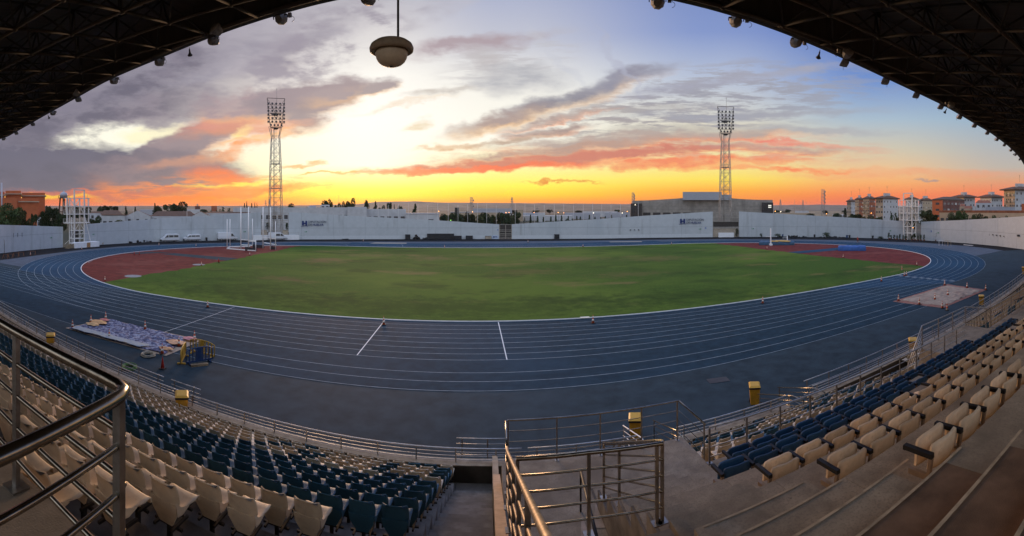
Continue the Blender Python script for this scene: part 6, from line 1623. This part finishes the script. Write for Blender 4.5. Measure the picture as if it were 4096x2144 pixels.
# wheelie bins
M_bin = mat('yellow_bin_plastic', (.52, .26, .02), .5, var=.3, scale=3); M_binl = mat('yellow_bin_lid', (.58, .32, .03), .45, var=.15, scale=3)
bin0 = None
def wheelie(loc, rz, lab, grp='yellow wheelie bins', m=None, ml=None, name='wheelie_bin'):
    o = thing(name, lab, 'bin', loc, rz, grp); m, ml = m or M_bin, ml or M_binl
    b = MB(); w0, w1, d0, d1 = .20, .26, .22, .30
    b.v += [(-w0, -d0, .06), (w0, -d0, .06), (w0, d0, .06), (-w0, d0, .06), (-w1, -d1, .92), (w1, -d1, .92), (w1, d1, .92), (-w1, d1, .92)]
    b.f += [(0, 1, 5, 4), (1, 2, 6, 5), (2, 3, 7, 6), (3, 0, 4, 7), (3, 2, 1, 0), (4, 5, 6, 7)]
    b.build('bin_body', m, o); b = MB().prism([(-w1 - .02, -d1 - .02), (w1 + .02, -d1 - .02), (w1 + .02, d1 + .02), (-w1 - .02, d1 + .02)], .84, .915); b.build('rim', M_blk, o)
    l = MB(); l.v += [(-w1 - .02, -d1 - .04, .935), (w1 + .02, -d1 - .04, .935), (w1 + .02, d1 + .05, .955), (-w1 - .02, d1 + .05, .955), (-w1 + .05, -d1 + .04, 1.0), (w1 - .05, -d1 + .04, 1.0), (w1 - .05, d1 - .02, 1.02), (-w1 + .05, d1 - .02, 1.02)]
    l.f += [(0, 1, 5, 4), (1, 2, 6, 5), (2, 3, 7, 6), (3, 0, 4, 7), (3, 2, 1, 0), (4, 5, 6, 7)]; l.build('lid', ml, o)
    for x in (-.24, .24): MB().tube([(x - .02, d0 + .05, .10), (x + .02, d0 + .05, .10)], .10, 12).build('wheel', M_blk, o)
    MB().tube([(-.2, d1 + .07, .90), (.2, d1 + .07, .90)], .016, 6).build('handle', m, o)
    return o
wheelie((-11.3, 15.12, Z0 + .05), .64, 'yellow wheelie bin on the front gangway, left, beside the blue seats')
wheelie((-22.3, 16.55, Z0 + .05), .93, 'yellow wheelie bin on the front gangway farther left')
wheelie(at(2541, 1758), -.36, 'yellow wheelie bin on the track edge behind the nearer exit rails')
wheelie(at(3018, 1616), -.55, 'yellow wheelie bin on the track edge by the farther exit rails')
p_ = pol(240.9, ang(17.6, 240.9), Z0); wheelie((22.6, 15.3, Z0 - .1), -.9, 'yellow wheelie bin at the front below the farther platform')
wheelie((41.2, 19.6, 0), -1.1, 'yellow wheelie bin outside the fence right of the sand pit')
wheelie((57.0, 20.8, .9), -1.2, 'yellow wheelie bin cut by the right border')
# drain covers on the apron
for px, py, lab in ((2873, 1521, 'steel drain cover in the apron right of the middle'),):
    c = at(px, py); o = MB().box((0, 0, .012), (1.2, .7, .008)).build('drain_cover', M_dsteel); o.location = c; o.rotation_euler = (0, 0, -.2); tag(o, lab, 'drain cover')
o = MB().box((0, 0, .05), (.8, .4, .05)).build('marker_board', M_whc); o.location = at(2340, 1272, .02); tag(o, 'flat pale board on the grass edge in the middle', 'board')
# dark stains and gum spots on the steps
# ------------------------------------------------------------------ mats, uprights, throwing cage
M_mat_b = mat('blue_mat_cover', (.015, .07, .24), .5, var=.3, scale=1.2, bump=.5, bscale=5); M_mat_t = mat('dark_blue_mat_cover', (.02, .06, .11), .55, var=.3, scale=1.2, bump=.5, bscale=5); M_mat_y = mat('yellow_mat_cover', (.42, .25, .05), .6, var=.3, scale=1.5)
def mat_block(name, px0, px1, py, depth, h, m, lab, amp=.12):
    a, b = at(px0, py), at(px1, py); d = (b - a); w = d.length; d.normalize(); n_ = Vector((-d.y, d.x, 0))
    o = thing(name, lab, 'landing mat', a, math.atan2(d.y, d.x)); mb = MB(); nx, ny = 22, 10; W = ny + 1
    for i in range(nx + 1):
        for j in range(W):
            x, y = w * i / nx, depth * j / ny; e = min(i, nx - i, j, ny - j)
            z = h + amp * mnoise.noise((x * 1.1, y * 1.1, px0)) - (.10 if e == 0 else 0); mb.v.append((x, y, z))
    for i in range(nx):
        for j in range(ny): mb.f.append((i*W+j, (i+1)*W+j, (i+1)*W+j+1, i*W+j+1))
    ring_ = [(i, 0) for i in range(nx)] + [(nx, j) for j in range(ny)] + [(i, ny) for i in range(nx, 0, -1)] + [(0, j) for j in range(ny, 0, -1)]; k = len(mb.v)
    for q, (i, j) in enumerate(ring_):
        v = mb.v[i*W+j]; cx, cy = w / 2, depth / 2; f = 1 + .012 * math.sin(q * 1.9); mb.v.append((cx + (v[0]-cx) * f, cy + (v[1]-cy) * f, .02))
    nR = len(ring_)
    for q in range(nR):
        i, j = ring_[q]; i2, j2 = ring_[(q+1) % nR]; mb.f.append((k + q, k + (q+1) % nR, i2*W+j2, i*W+j))
    mb.build('cover', m, o, smooth='all'); return o, w
mat_block('high_jump_mat', 3352, 3464, 1004, 4.4, 1.0, M_mat_b, 'bright blue covered high jump mat on the right red area', .16)
o, w = mat_block('pole_vault_mat', 3036, 3178, 981, 5.2, .85, M_mat_t, 'dark blue pole vault mat with yellow flaps beside white uprights', .2)
for x, y in ((w * .30, .4), (w * .42, 1.6), (w * .62, .3), (w * .55, 2.4)): MB().prism([(x, y), (x + 2.2, y - .5), (x + 2.6, y + 1.1), (x + .5, y + 1.5)], .9, [1.02, .98, 1.12, 1.16]).build('yellow_flap', M_mat_y, o)
for px, py, top, lab in ((3083, 982, 913, 'taller white pole vault upright left of the mat'), (3149, 974, 945, 'shorter white pole vault upright right of the mat'), ):
    c = at(px, py); r = math.hypot(c.x, c.y); o = thing('vault_upright', lab, 'upright', c); h = zat(top, r)
    MB().beam((0, 0, 0), (0, 0, h), .22).build('post', M_white, o); MB().box((0, 0, .25), (.7, .6, .5)).build('base', M_white, o); MB().beam((-1.6, .1, zat(946, r) if h > 4 else 1.6), (0, 0, zat(946, r) if h > 4 else 1.6), .10).build('arm', M_white, o)
# throwing cage
cg = thing('throwing_cage', 'white-posted hammer throwing cage on the left red area', 'throwing cage', at(1000, 998)); org = cg.location.copy()
posts = [(908.6, 996.5, 877), (920, 988, 876), (963.5, 999, 828), (994, 1003, 828), (1010, 983, 875), (1023, 1005, 960), (1052, 993, 828), (1082, 998, 828), (1102, 999, 885)]
M_cage = mat('cage_paint', (.72, .71, .69), .5, var=.08)
tops = []
for px, py, top in posts:
    c = at(px, py); r = math.hypot(c.x, c.y); p = c - org; h = zat(top, r); MB().tube([p, p + Vector((0, 0, h))], .13 if h > 8 else .10, 7).build('post', M_cage, cg); tops.append((p, h))
for a, b in (((908.6, 996.5), (940, 999)), ((940, 999), (985, 1003)), ((985, 1003), (1023, 1005)), ((908.6, 996.5), (921, 990)), ((921, 990), (1000, 988)), ((1054, 973), (1105, 981)), ((963, 981), (1023, 984)), ((1040, 986), (1052, 986))):
    MB().beam(at(*a) - org + Vector((0, 0, .15)), at(*b) - org + Vector((0, 0, .15)), .22).build('base_rail', M_cage, cg)
for a, b, z in (((963.5, 999), (1023, 1005), 2.4), ((1052, 993), (1102, 999), 2.6), ((994, 1003), (1023, 1005), 2.2)):
    MB().beam(at(*a) - org + Vector((0, 0, z)), at(*b) - org + Vector((0, 0, z)), .16).build('cross_rail', M_cage, cg)
M_net = mat('dark_net', (.035, .03, .035), .9)
for a, b in (((980, 1003), (1023, 1005)), ((1010, 992), (1054, 993)), ((1082, 998), (1102, 999))):
    A, B = at(*a) - org, at(*b) - org; MB().prism([(A.x, A.y), (B.x, B.y), (B.x, B.y + .5), (A.x, A.y + .5)], .05, [.9, .7, .5, .8]).build('gathered_net', M_net, cg)
# ------------------------------------------------------------------ vans along the left wall
M_van = mat('van_white', (.58, .60, .62), .35, var=.05, spec=.5); M_vang = mat('van_glass', (.02, .022, .025), .12, spec=.6); M_tyre = mat('tyre', (.02, .02, .02), .8); M_trim = mat('van_black_trim', (.03, .03, .032), .6); M_rim = mat('wheel_rim', (.32, .32, .33), .4, .6)
def van(px, py, ln, h, flip, kind, lab):
    c = at(px, py); t = wall_rot(px); o = thing('van', lab, 'van', c, t + (math.pi if flip else 0), 'white vans by the left wall')
    # side profile; front at -x, nearer side at -y unless flipped
    wd = .98; b = MB(); ys = lambda z: wd - (.14 * (z - 1.28) / (h - 1.28) if z > 1.28 else 0)
    for P in ([(-ln/2, .32), (-ln/2, .95), (-ln/2 + .25, 1.14), (-ln/2 + .75, 1.28), (ln/2, 1.28), (ln/2, .32)], [(-ln/2 + .75, 1.281), (-ln/2 + 1.45, h - .22), (-ln/2 + 1.85, h - .02), (ln/2 - .35, h), (ln/2 - .05, h - .18), (ln/2, 1.281)]):
        k = len(b.v); n = len(P)
        for s in (-1, 1):
            for x, z in P: b.v.append((x, s * ys(z), z))
        b.f.append(tuple(k + i for i in range(n))); b.f.append(tuple(k + n + i for i in range(n))[::-1])
        for i in range(n): b.f.append((k + i, k + i + n, k + (i + 1) % n + n, k + (i + 1) % n))
    b.build('body', M_van, o)
    def glass(s, q, nm): MB().face([(x, s * (ys(z) + .012), z) for x, z in q]).build(nm, M_vang, o)
    for s in (-1, 1):
        glass(s, [(-ln/2 + .98, 1.34), (-ln/2 + 2.0, 1.34), (-ln/2 + 2.0, h - .34), (-ln/2 + 1.52, h - .34)], 'front_side_window')
        if kind != 'cargo':
            m0 = -ln/2 + 2.12; step = (ln - 2.3) / (2 if kind == 'bus' else 2.4)
            for q in range(2 if kind == 'bus' else 1): glass(s, [(m0 + step * q, 1.34), (m0 + step * (q + .93), 1.34), (m0 + step * (q + .93), h - .34), (m0 + step * q, h - .34)], 'side_window')
        MB().box((0, s * (wd + .004), .48), (ln - .1, .02, .20)).build('sill_trim', M_trim, o)
        MB().box((-ln/2 + .3, s * (wd - .12), .92), (.42, .2, .18)).build('headlight', M_glass, o)
        MB().box((ln/2 - .01, s * (wd - .12), 1.2), (.04, .16, .5)).build('tail_light', mat('tail_light_red', (.25, .02, .015), .4), o)
        MB().box((-ln/2 + 1.05, s * (wd + .12), 1.38), (.14, .2, .24)).build('mirror', M_trim, o)
        for x in (-ln/2 + .95, ln/2 - 1.05):
            wl = MB().tube([(x, s * (wd - .20), .34), (x, s * (wd + .015), .34)], .34, 16).build('wheel', M_tyre, o); MB().tube([(x, s * (wd - .0), .34), (x, s * (wd + .025), .34)], .20, 12).build('rim', M_rim, wl)
    MB().face([(-ln/2 + .80, -.84, 1.33), (-ln/2 + .80, .84, 1.33), (-ln/2 + 1.42, .78, h - .26), (-ln/2 + 1.42, -.78, h - .26)]).build('windscreen', M_vang, o)
    MB().box((-ln/2 - .03, 0, .50), (.16, 1.9, .30)).build('bumper', M_trim, o); MB().box((ln/2 + .02, 0, .48), (.12, 1.9, .26)).build('bumper', M_trim, o)
    return o
van(679, 967.5, 5.3, 2.35, False, 'bus', 'white high-roofed minibus, leftmost of the vans by the wall')
van(767, 964.5, 5.0, 2.1, False, 'bus', 'lower white minibus beside the dark bin, second from left')
van(909, 962, 6.0, 2.5, True, 'cargo', 'long white windowless cargo van facing right')
van(1110, 961, 5.6, 2.4, True, 'crew', 'white crew van behind the throwing cage at the mast')
# ------------------------------------------------------------------ clutter along the wall
M_dk = mat('dark_plastic', (.025, .027, .03), .7, var=.4); M_bluebin = mat('blue_bin', (.02, .06, .16), .6); M_wood = mat('old_wood', (.24, .15, .08), .9, var=.35); M_rust = mat('rusty_steel', (.17, .075, .04), .8, .2, var=.4)
def stand_at(px, py, dz=0): c = at(px, py); c.z = dz; return c
def wbin(px, py, lab, m=M_dk): wheelie(stand_at(px, py), wall_rot(px) + math.pi, lab, 'dark bins along the wall', m, m)
for px, py, lab, m in ((3131, 949, 'blue bin by the wall right of the right mast', M_bluebin), (3388, 952.5, 'left blue bin of a pair by the wall on the right', M_bluebin), (3398, 952.5, 'right dark bin of a pair by the wall on the right', M_dk), (3491, 954.5, 'dark bin by the wall left of the right scaffold tower', M_dk), (3735, 963, 'dark bin left of the slim potted shrub on the right', M_dk), (3823, 967, 'dark bin beside the low bench on the right', M_dk), (826, 963, 'dark square bin between the minibus and the cargo van', M_dk), (3258, 949.5, 'wide dark bin by the shrubs on the right wall', M_dk)): wbin(px, py, lab, m)
def crate(name, px, py, w, d, h, m, lab, cat, legs=False, ribs=5):
    o = thing(name, lab, cat, stand_at(px, py), wall_rot(px)); z0 = .12
    MB().box((0, 0, z0 + (h - z0) / 2), (w, d, h - z0)).build('body', m, o)
    MB().box((0, 0, h + .02), (w + .06, d + .06, .05)).build('lid', M_trim, o)
    for i in range(ribs): x = lerp(-w/2 + .05, w/2 - .05, i / (ribs - 1)); MB().box((x, -d/2 - .02, z0 + (h - z0)/2), (.06, .035, h - z0)).build('rib', M_dk, o)
    for x in (-w/2 + .1, w/2 - .1): MB().box((x, 0, .06), (.12, d, .12)).build('skid', M_trim, o)
crate('storage_box', 1762, 957, 8.5, 1.5, 1.75, M_dk, 'long black storage box left of the middle gate', 'storage box', ribs=12)
crate('storage_box', 1830, 957.5, 2.6, 1.2, 1.1, M_dk, 'smaller black storage box right of the long one', 'storage box', ribs=5)
crate('storage_box', 1877, 957.2, 2.2, 1.1, 1.1, M_dk, 'low black storage box left of the pale tank', 'storage box')
crate('storage_box', 1953, 957, 1.9, 1.1, 1.0, M_tank, 'pale boxy tank beside the gate banner', 'storage box')
crate('storage_box', 2227, 955.5, 1.6, 1.1, 1.45, M_dk, 'single black box by the wall right of the gate', 'storage box')
crate('storage_box', 1631, 957.5, 1.6, 1.2, 1.5, M_dk, 'dark box among the heaps far left of the gate', 'storage box')
crate('storage_box', 463, 972, 2.3, 1.2, 1.9, M_dk, 'tall dark stack beside the black heap on the left', 'storage box')
crate('storage_box', 497, 972, 2.0, 1.0, .6, M_dk, 'low dark box right of the tall dark stack', 'storage box')
o = thing('gate_banner', 'small blue and white banner leaning beside the middle gate', 'banner', on_wall(1981, 0, .5), wall_rot(1981))
MB().box((0, 0, .65), (2.0, .06, 1.15)).build('panel', mat('pale_blue_print', (.42, .50, .62), .6, var=.2, scale=3), o)
MB().box((-.45, -.035, .70), (.45, .01, .45)).box((.25, -.035, .85), (.8, .01, .14)).box((.25, -.035, .6), (.8, .01, .10)).build('print', M_navy, o)
for x in (-.95, .95): MB().beam((x, 0, 0), (x, 0, 1.3), .05).build('leg', M_steeld, o)
def heap(name, px, py, w, d, h, m, lab, cat, seed, n=26, kind='stuff'):
    r_ = random.Random(seed); mb = MB(); c = stand_at(px, py)
    for _ in range(n):
        x = r_.uniform(-w/2, w/2); z = r_.uniform(.1, h) * (1 - .5 * abs(2 * x / w)); mb.box((x, r_.uniform(-d/2, d/2), z * .6), (r_.uniform(.2, .7), r_.uniform(.2, .6), r_.uniform(.2, z * 1.2)), r_.uniform(0, 3), r_.uniform(-.5, .5))
    o = mb.build(name, m); o.location = c; o.rotation_euler = (0, 0, wall_rot(px)); tag(o, lab, cat)
    return struct(o, kind)
heap('scrap_heap', 432, 974, 4.6, 1.2, 1.5, M_dk, 'jumble of black equipment by the wall right of the left plinth', 'scrap heap', 1, 44)
heap('scrap_heap', 390, 979, 3.6, 1.2, 1.2, M_tank, 'tan covered heap just right of the left plinth', 'scrap heap', 2, 40)
heap('scrap_heap', 1664, 957.5, 2.4, 1.0, 1.5, M_dk, 'small dark heap of frames far left of the gate', 'scrap heap', 3, 22)
heap('scrap_heap', 1700, 957.5, 1.2, .8, 1.1, M_dk, 'tiny dark heap left of the black storage boxes', 'scrap heap', 4, 12)
heap('scrap_heap', 560, 970, 8.0, 1.0, .9, M_dk, 'low line of dark gear along the wall left of the vans', 'scrap heap', 6, 30)
heap('scrap_heap', 3173, 949.5, 9, 1.0, .8, M_dk, 'low dark line of plants and gear right of the blue bin', 'scrap heap', 7, 40)
heap('scrap_heap', 3330, 952, 10, 1.0, .7, M_dk, 'low dark line of plants along the right wall', 'scrap heap', 8, 40)
heap('scrap_heap', 1385, 958, 2.5, .8, .35, M_dk, 'scraps at the foot of the wall below the long white building', 'scrap heap', 9, 10)
# benches, frames and hurdles
def bench(px, py, w, lab, m=M_wood, rz=None):
    o = thing('bench', lab, 'bench', stand_at(px, py), wall_rot(px) if rz is None else rz)
    MB().box((0, 0, .46), (w, .36, .05)).build('seat', m, o); MB().box((0, .2, .82), (w, .05, .26)).build('backrest', m, o)
    for x in (-w/2 + .15, w/2 - .15): MB().beam((x, -.14, 0), (x, -.14, .45), .05).beam((x, .18, 0), (x, .22, .95), .05).build('leg', M_dsteel, o)
bench(133, 998, 2.0, 'dark bench by the wall, left one of the pair', M_dk); bench(162, 996, 2.0, 'pale wooden bench by the wall, second from left'); bench(180, 995, 1.8, 'pale wooden bench by the wall nearest the plinth')
bench(3850, 970, 3.4, 'long low bench by the right wall', M_dk)
def aframe(px, py, lab, m=M_rust):
    o = thing('start_frame', lab, 'frame', stand_at(px, py), .5 + px * .002, 'rusty frames on the left apron')
    for x in (-.55, .55): MB().beam((x, -.4, 0), (x, 0, .75), .05).beam((x, .4, 0), (x, 0, .75), .05).build('leg', m, o)
    MB().beam((-.6, 0, .75), (.6, 0, .75), .06).build('top_bar', m, o)
for k, (px, py) in enumerate(((24, 1034), (41, 1031), (65, 1027), (85, 1023), (131, 1019))): aframe(px, py, 'rusty A-shaped frame on the left apron, %s from the left' % nth(k + 1))
def arch(px, py, w, h, lab, m, name='hurdle'):
    o = thing(name, lab, 'hurdle', stand_at(px, py), wall_rot(px) + 1.1)
    MB().tube([(-w/2, 0, 0), (-w/2, 0, h - .15), (-w/2 + .1, 0, h), (w/2 - .1, 0, h), (w/2, 0, h - .15), (w/2, 0, 0)], .045, 6).build('frame', m, o)
    for x in (-w/2, w/2): MB().beam((x, -.3, .03), (x, .3, .03), .07).build('foot', m, o)
arch(3763, 981, 1.0, 1.35, 'grey hurdle frame, leftmost of three on the right apron', M_white); arch(3786, 982, .9, 1.3, 'yellowish hurdle frame, middle of three on the right apron', M_cremeb); arch(3797, 983, .9, 1.3, 'yellowish hurdle frame, right of three on the right apron', M_cremeb)
arch(11, 1011, 2.0, 2.9, 'grey pipe goal frame at the left border by the wall', M_steeld, 'goal_frame'); arch(621, 964, 2.2, 2.3, 'white goal frame left of the first minibus', M_white, 'goal_frame'); arch(967, 958, 2.6, 1.4, 'blue-grey cage frame left of the mast plinth', M_bluebin, 'goal_frame')
arch(2504, 951, .9, .9, 'tiny arch frame by the wall under the right lettering', M_dk, 'goal_frame'); arch(4075, 990, 2.0, 2.0, 'white frame by the wall at the right border', M_white, 'goal_frame')
o = thing('starting_stand', 'reddish stepped steel stand by the right wall', 'steel stand', stand_at(3915, 974), wall_rot(3915))
for k in range(4):
    f = MB(); x = -3 + 1.5 * k; f.beam((x, 0, 0), (x, 0, 1.9 - .3 * k), .06); f.beam((x + 1.2, 0, 0), (x + 1.2, 0, 1.9 - .3 * k), .06); f.beam((x, 0, 1.8 - .3 * k), (x + 1.2, 0, 1.8 - .3 * k), .06); f.beam((x, 0, 1.1 - .2 * k), (x + 1.2, 0, 1.1 - .2 * k), .06); f.build('step_frame', M_rust if k else M_steeld, o)
o = thing('guard_frame', 'pale pipe railing by the right wall behind the stepped stand', 'railing', stand_at(3895, 971), wall_rot(3895))
MB().beam((-3.6, 0, 1.7), (3.6, 0, 1.7), .06).build('top_bar', M_wst, o)
for i in range(6): MB().beam((-3.5 + 1.4 * i, 0, 0), (-3.5 + 1.4 * i, 0, 1.7), .05).build('post', M_wst, o)
o = thing('bracket_row', 'row of small dark brackets fixed on the right wall', 'brackets', on_wall(3990, 3.0, .1), wall_rot(3990))
for i in range(9): MB().box((-6.5 + 1.55 * i, 0, .05 - .06 * i), (.5, .16, .22)).beam((-6.5 + 1.55 * i, 0, -.06 * i), (-6.1 + 1.55 * i, -.1, -.3 - .06 * i), .06).build('bracket', M_dk, o)
o = thing('speaker_box', 'dark speaker on the right wall past the brackets', 'loudspeaker', on_wall(4076, 3.2, .2), wall_rot(4076)); MB().box((0, 0, 0), (.7, .4, .45)).build('housing', M_dk, o); MB().beam((0, .1, 0), (0, .3, -.3), .08).build('bracket', M_dk, o)
o = thing('bracket_row', 'three dark brackets on the wall left of the right lettering', 'brackets', on_wall(2538, 2.7, .1), wall_rot(2538))
for i in range(3): MB().box((-1.4 + 1.4 * i, 0, 0), (.35, .16, .25)).beam((-1.4 + 1.4 * i, 0, 0), (-1.2 + 1.4 * i, -.1, -.25), .05).build('bracket', M_dk, o)
o = thing('bracket_row', 'row of short vertical marks of fittings on the left wall', 'brackets', on_wall(74, 4.0, .05), wall_rot(74))
for i in range(7): MB().beam((-4.8 + 1.5 * i, 0, .1), (-4.8 + 1.5 * i, 0, -.75), .07).box((-4.8 + 1.5 * i, 0, .1), (.14, .1, .1)).build('bracket', M_dk, o)
MB().box((0, 0, .05), (3.4, .3, .1)).build('white_plank', M_white); bpy.data.objects['white_plank'].location = stand_at(3873, 981.5); bpy.data.objects['white_plank'].rotation_euler = (0, 0, wall_rot(3873)); tag(bpy.data.objects['white_plank'], 'white plank lying on the dark strip at the right', 'plank')
# potted shrubs along the right wall
M_pot = mat('terracotta_pot', (.28, .10, .05), .8, var=.25)
pot_me = MB().lathe([(.20, 0), (.30, .42), (.32, .44), (.27, .44)], (0, 0, 0), 12).mesh('pot', M_pot)
SHR = [('slim', .5), ('round', .8), ('slim', .42), ('round', .7), ('tall', .62)]
def shrub(px, py, h, w, lab, kind='cypress'):
    o = thing('potted_shrub', lab, 'potted shrub', stand_at(px, py), rb.uniform(0, 6), 'dark potted shrubs by the right wall'); part('pot', pot_me, o)
    t, cr, nv = TREE['bush' if kind == 'round' else 'cypress' if kind == 'slim' else 'broad', 0]
    wide = {'round': 1.1, 'slim': .2, 'tall': .92}[kind]
    for n, me in (('stem', t), ('foliage', cr[0])): p = part(n, me, o, (0, 0, .35)); p.scale = (w / wide, w / wide, h - .35)
SX = [(3556, 2.6, .85, 'round'), (3564, 1.7, .8, 'round'), (3577, 1.8, .9, 'round'), (3588, 1.7, .8, 'round'), (3600, 2.2, .8, 'round'), (3612, 2.0, .7, 'round'), (3624, 1.5, 1.2, 'round'), (3649, 2.0, .9, 'round'), (3660, 2.3, .9, 'tall'), (3672, 1.8, .8, 'round'), (3684, 2.2, .8, 'round'), (3697, 2.4, .7, 'round')]
for k, (px, h, w, kd) in enumerate(SX): shrub(px, interp(px, [3556, 3697], [958, 964.5]), h, w, 'dark potted shrub, %s from the left in the row before the right scaffold tower' % nth(k + 1), kd)
for k, (px, h, w, kd) in enumerate(((3744, 3.2, .75, 'round'), (3755, 2.2, .9, 'round'), (3762, 1.9, .8, 'round'), (3773, 3.0, 1.1, 'tall'), (3788, 3.6, 1.6, 'tall'), (3797, 2.2, .7, 'round'), (3806, 2.2, .5, 'slim'))): shrub(px, interp(px, [3744, 3806], [964.5, 966.5]), h, w, 'dark potted shrub, %s from the left in the row right of the right scaffold tower' % nth(k + 1), kd)
for px, py, h, w, lab in ((3044, 949, 1.6, 1.0, 'single low dark shrub at the wall right of the right mast'), (3110, 949.5, 1.5, 2.4, 'wide dark bush at the wall left of the blue bin'), (3304, 951, 2.2, 2.6, 'biggest dark bush at the foot of the right wall'), (3519, 956, 1.0, 2.2, 'low dark bush left of the potted shrub row'), (4035, 984, 1.2, 3.0, 'low dark bush by the right wall near the border'), (2948, 948, 3.6, 1.4, 'palm-like plant inside the right mast gap'), (1148, 956, 3.0, 1.6, 'small tree in the gap right of the left mast'), (1072, 956, 3.2, 2.4, 'small tree in the gap left of the left mast')):
    t, cr, nv = TREE['bush', 0]; o = thing('bush', lab, 'bush', stand_at(px, py, 1.9 if 'left mast' in lab else 0), rb.uniform(0, 6), None)
    if 'left mast' in lab: o.location = ar(px, 150, 2.6)
    for n, me in (('stem', t), ('foliage', cr[0])): p = part(n, me, o); p.scale = (w / 1.1, w / 1.1, h)
# ------------------------------------------------------------------ lone runner on the far bend
def skin_person(name, lab, loc, rz, verts, edges, radii, m):
    me = bpy.data.meshes.new(name); me.from_pydata(verts, edges, []); me.materials.append(m)
    o = bpy.data.objects.new(name, me); COL.objects.link(o); o.location = loc; o.rotation_euler = (0, 0, rz)
    md = o.modifiers.new('skin', 'SKIN'); md.use_smooth_shade = True
    for v, r in zip(me.skin_vertices[0].data, radii): v.radius = (r, r)
    me.skin_vertices[0].data[0].use_root = True
    sb = o.modifiers.new('sub', 'SUBSURF'); sb.levels = 1; sb.render_levels = 1
    return tag(o, lab, 'person')
V = [(0, 0, .92), (0, -.02, 1.12), (0, -.04, 1.36), (0, -.05, 1.50), (0, -.06, 1.60), (0, -.06, 1.70),                # 0 pelvis .. head
     (-.19, -.03, 1.40), (-.24, .12, 1.16), (-.20, -.08, 1.04), (-.19, -.15, 1.02), (.19, -.03, 1.40), (.24, -.16, 1.18), (.18, -.34, 1.30), (.17, -.42, 1.34),
     (-.09, 0, .86), (-.10, -.22, .56), (-.10, -.10, .14), (-.10, -.24, .06), (.09, 0, .86), (.10, .10, .50), (.10, .46, .42), (.10, .52, .30)]
Ed = [(0, 1), (1, 2), (2, 3), (3, 4), (4, 5), (2, 6), (6, 7), (7, 8), (8, 9), (2, 10), (10, 11), (11, 12), (12, 13), (0, 14), (14, 15), (15, 16), (16, 17), (0, 18), (18, 19), (19, 20), (20, 21)]
Rd = [.13, .125, .15, .06, .095, .08, .065, .05, .04, .035, .065, .05, .04, .035, .095, .07, .048, .04, .095, .07, .048, .04]
run = skin_person('person', 'runner in red top with red headwear and dark shorts mid-stride on the right bend', at(3431, 973.5, .02), -2.2, V, Ed, Rd, mat('runner_skin', (.30, .16, .10), .6))
M_redt = mat('red_shirt', (.50, .02, .015), .7, var=.15)
MB().lathe([(.14, .90), (.155, 1.0), (.15, 1.12), (.175, 1.30), (.17, 1.40), (.10, 1.48), (.07, 1.49)], (0, -.02, 0), 14).tube([(-.15, -.03, 1.40), (-.25, .10, 1.2)], .078, 8).tube([(.15, -.03, 1.40), (.24, -.14, 1.22)], .078, 8).build('shirt', M_redt, run)
MB().lathe([(.155, .94), (.165, .84), (.15, .78)], (0, 0, 0), 14).tube([(-.09, 0, .86), (-.10, -.15, .66)], .112, 10).tube([(.09, 0, .86), (.10, .07, .62)], .112, 10).build('shorts', M_trim, run)
MB().ball((0, -.055, 1.70), .118, 12, 8).build('headwear', M_redt, run)
for x, y, z in ((-.10, -.22, .05), (.10, .53, .27)): MB().ball((x, y, z), .075, 8, 5, (1, 1, .7)).build('shoe', M_trim, run)
# ------------------------------------------------------------------ evening haze over the plain
hz = MB().box((0, 0, 25.0), (9400, 9400, 52.2)).build('haze', None)
hm = bpy.data.materials.new('evening_haze'); hm.use_nodes = True; nt = hm.node_tree; nt.nodes.clear()
vo = nt.nodes.new('ShaderNodeVolumePrincipled'); vo.inputs['Color'].default_value = (.92, .88, .86, 1); vo.inputs['Density'].default_value = 0.55e-4; vo.inputs['Anisotropy'].default_value = .2
om = nt.nodes.new('ShaderNodeOutputMaterial'); nt.links.new(vo.outputs[0], om.inputs['Volume'])
hz.data.materials.append(hm); struct(hz, 'stuff')
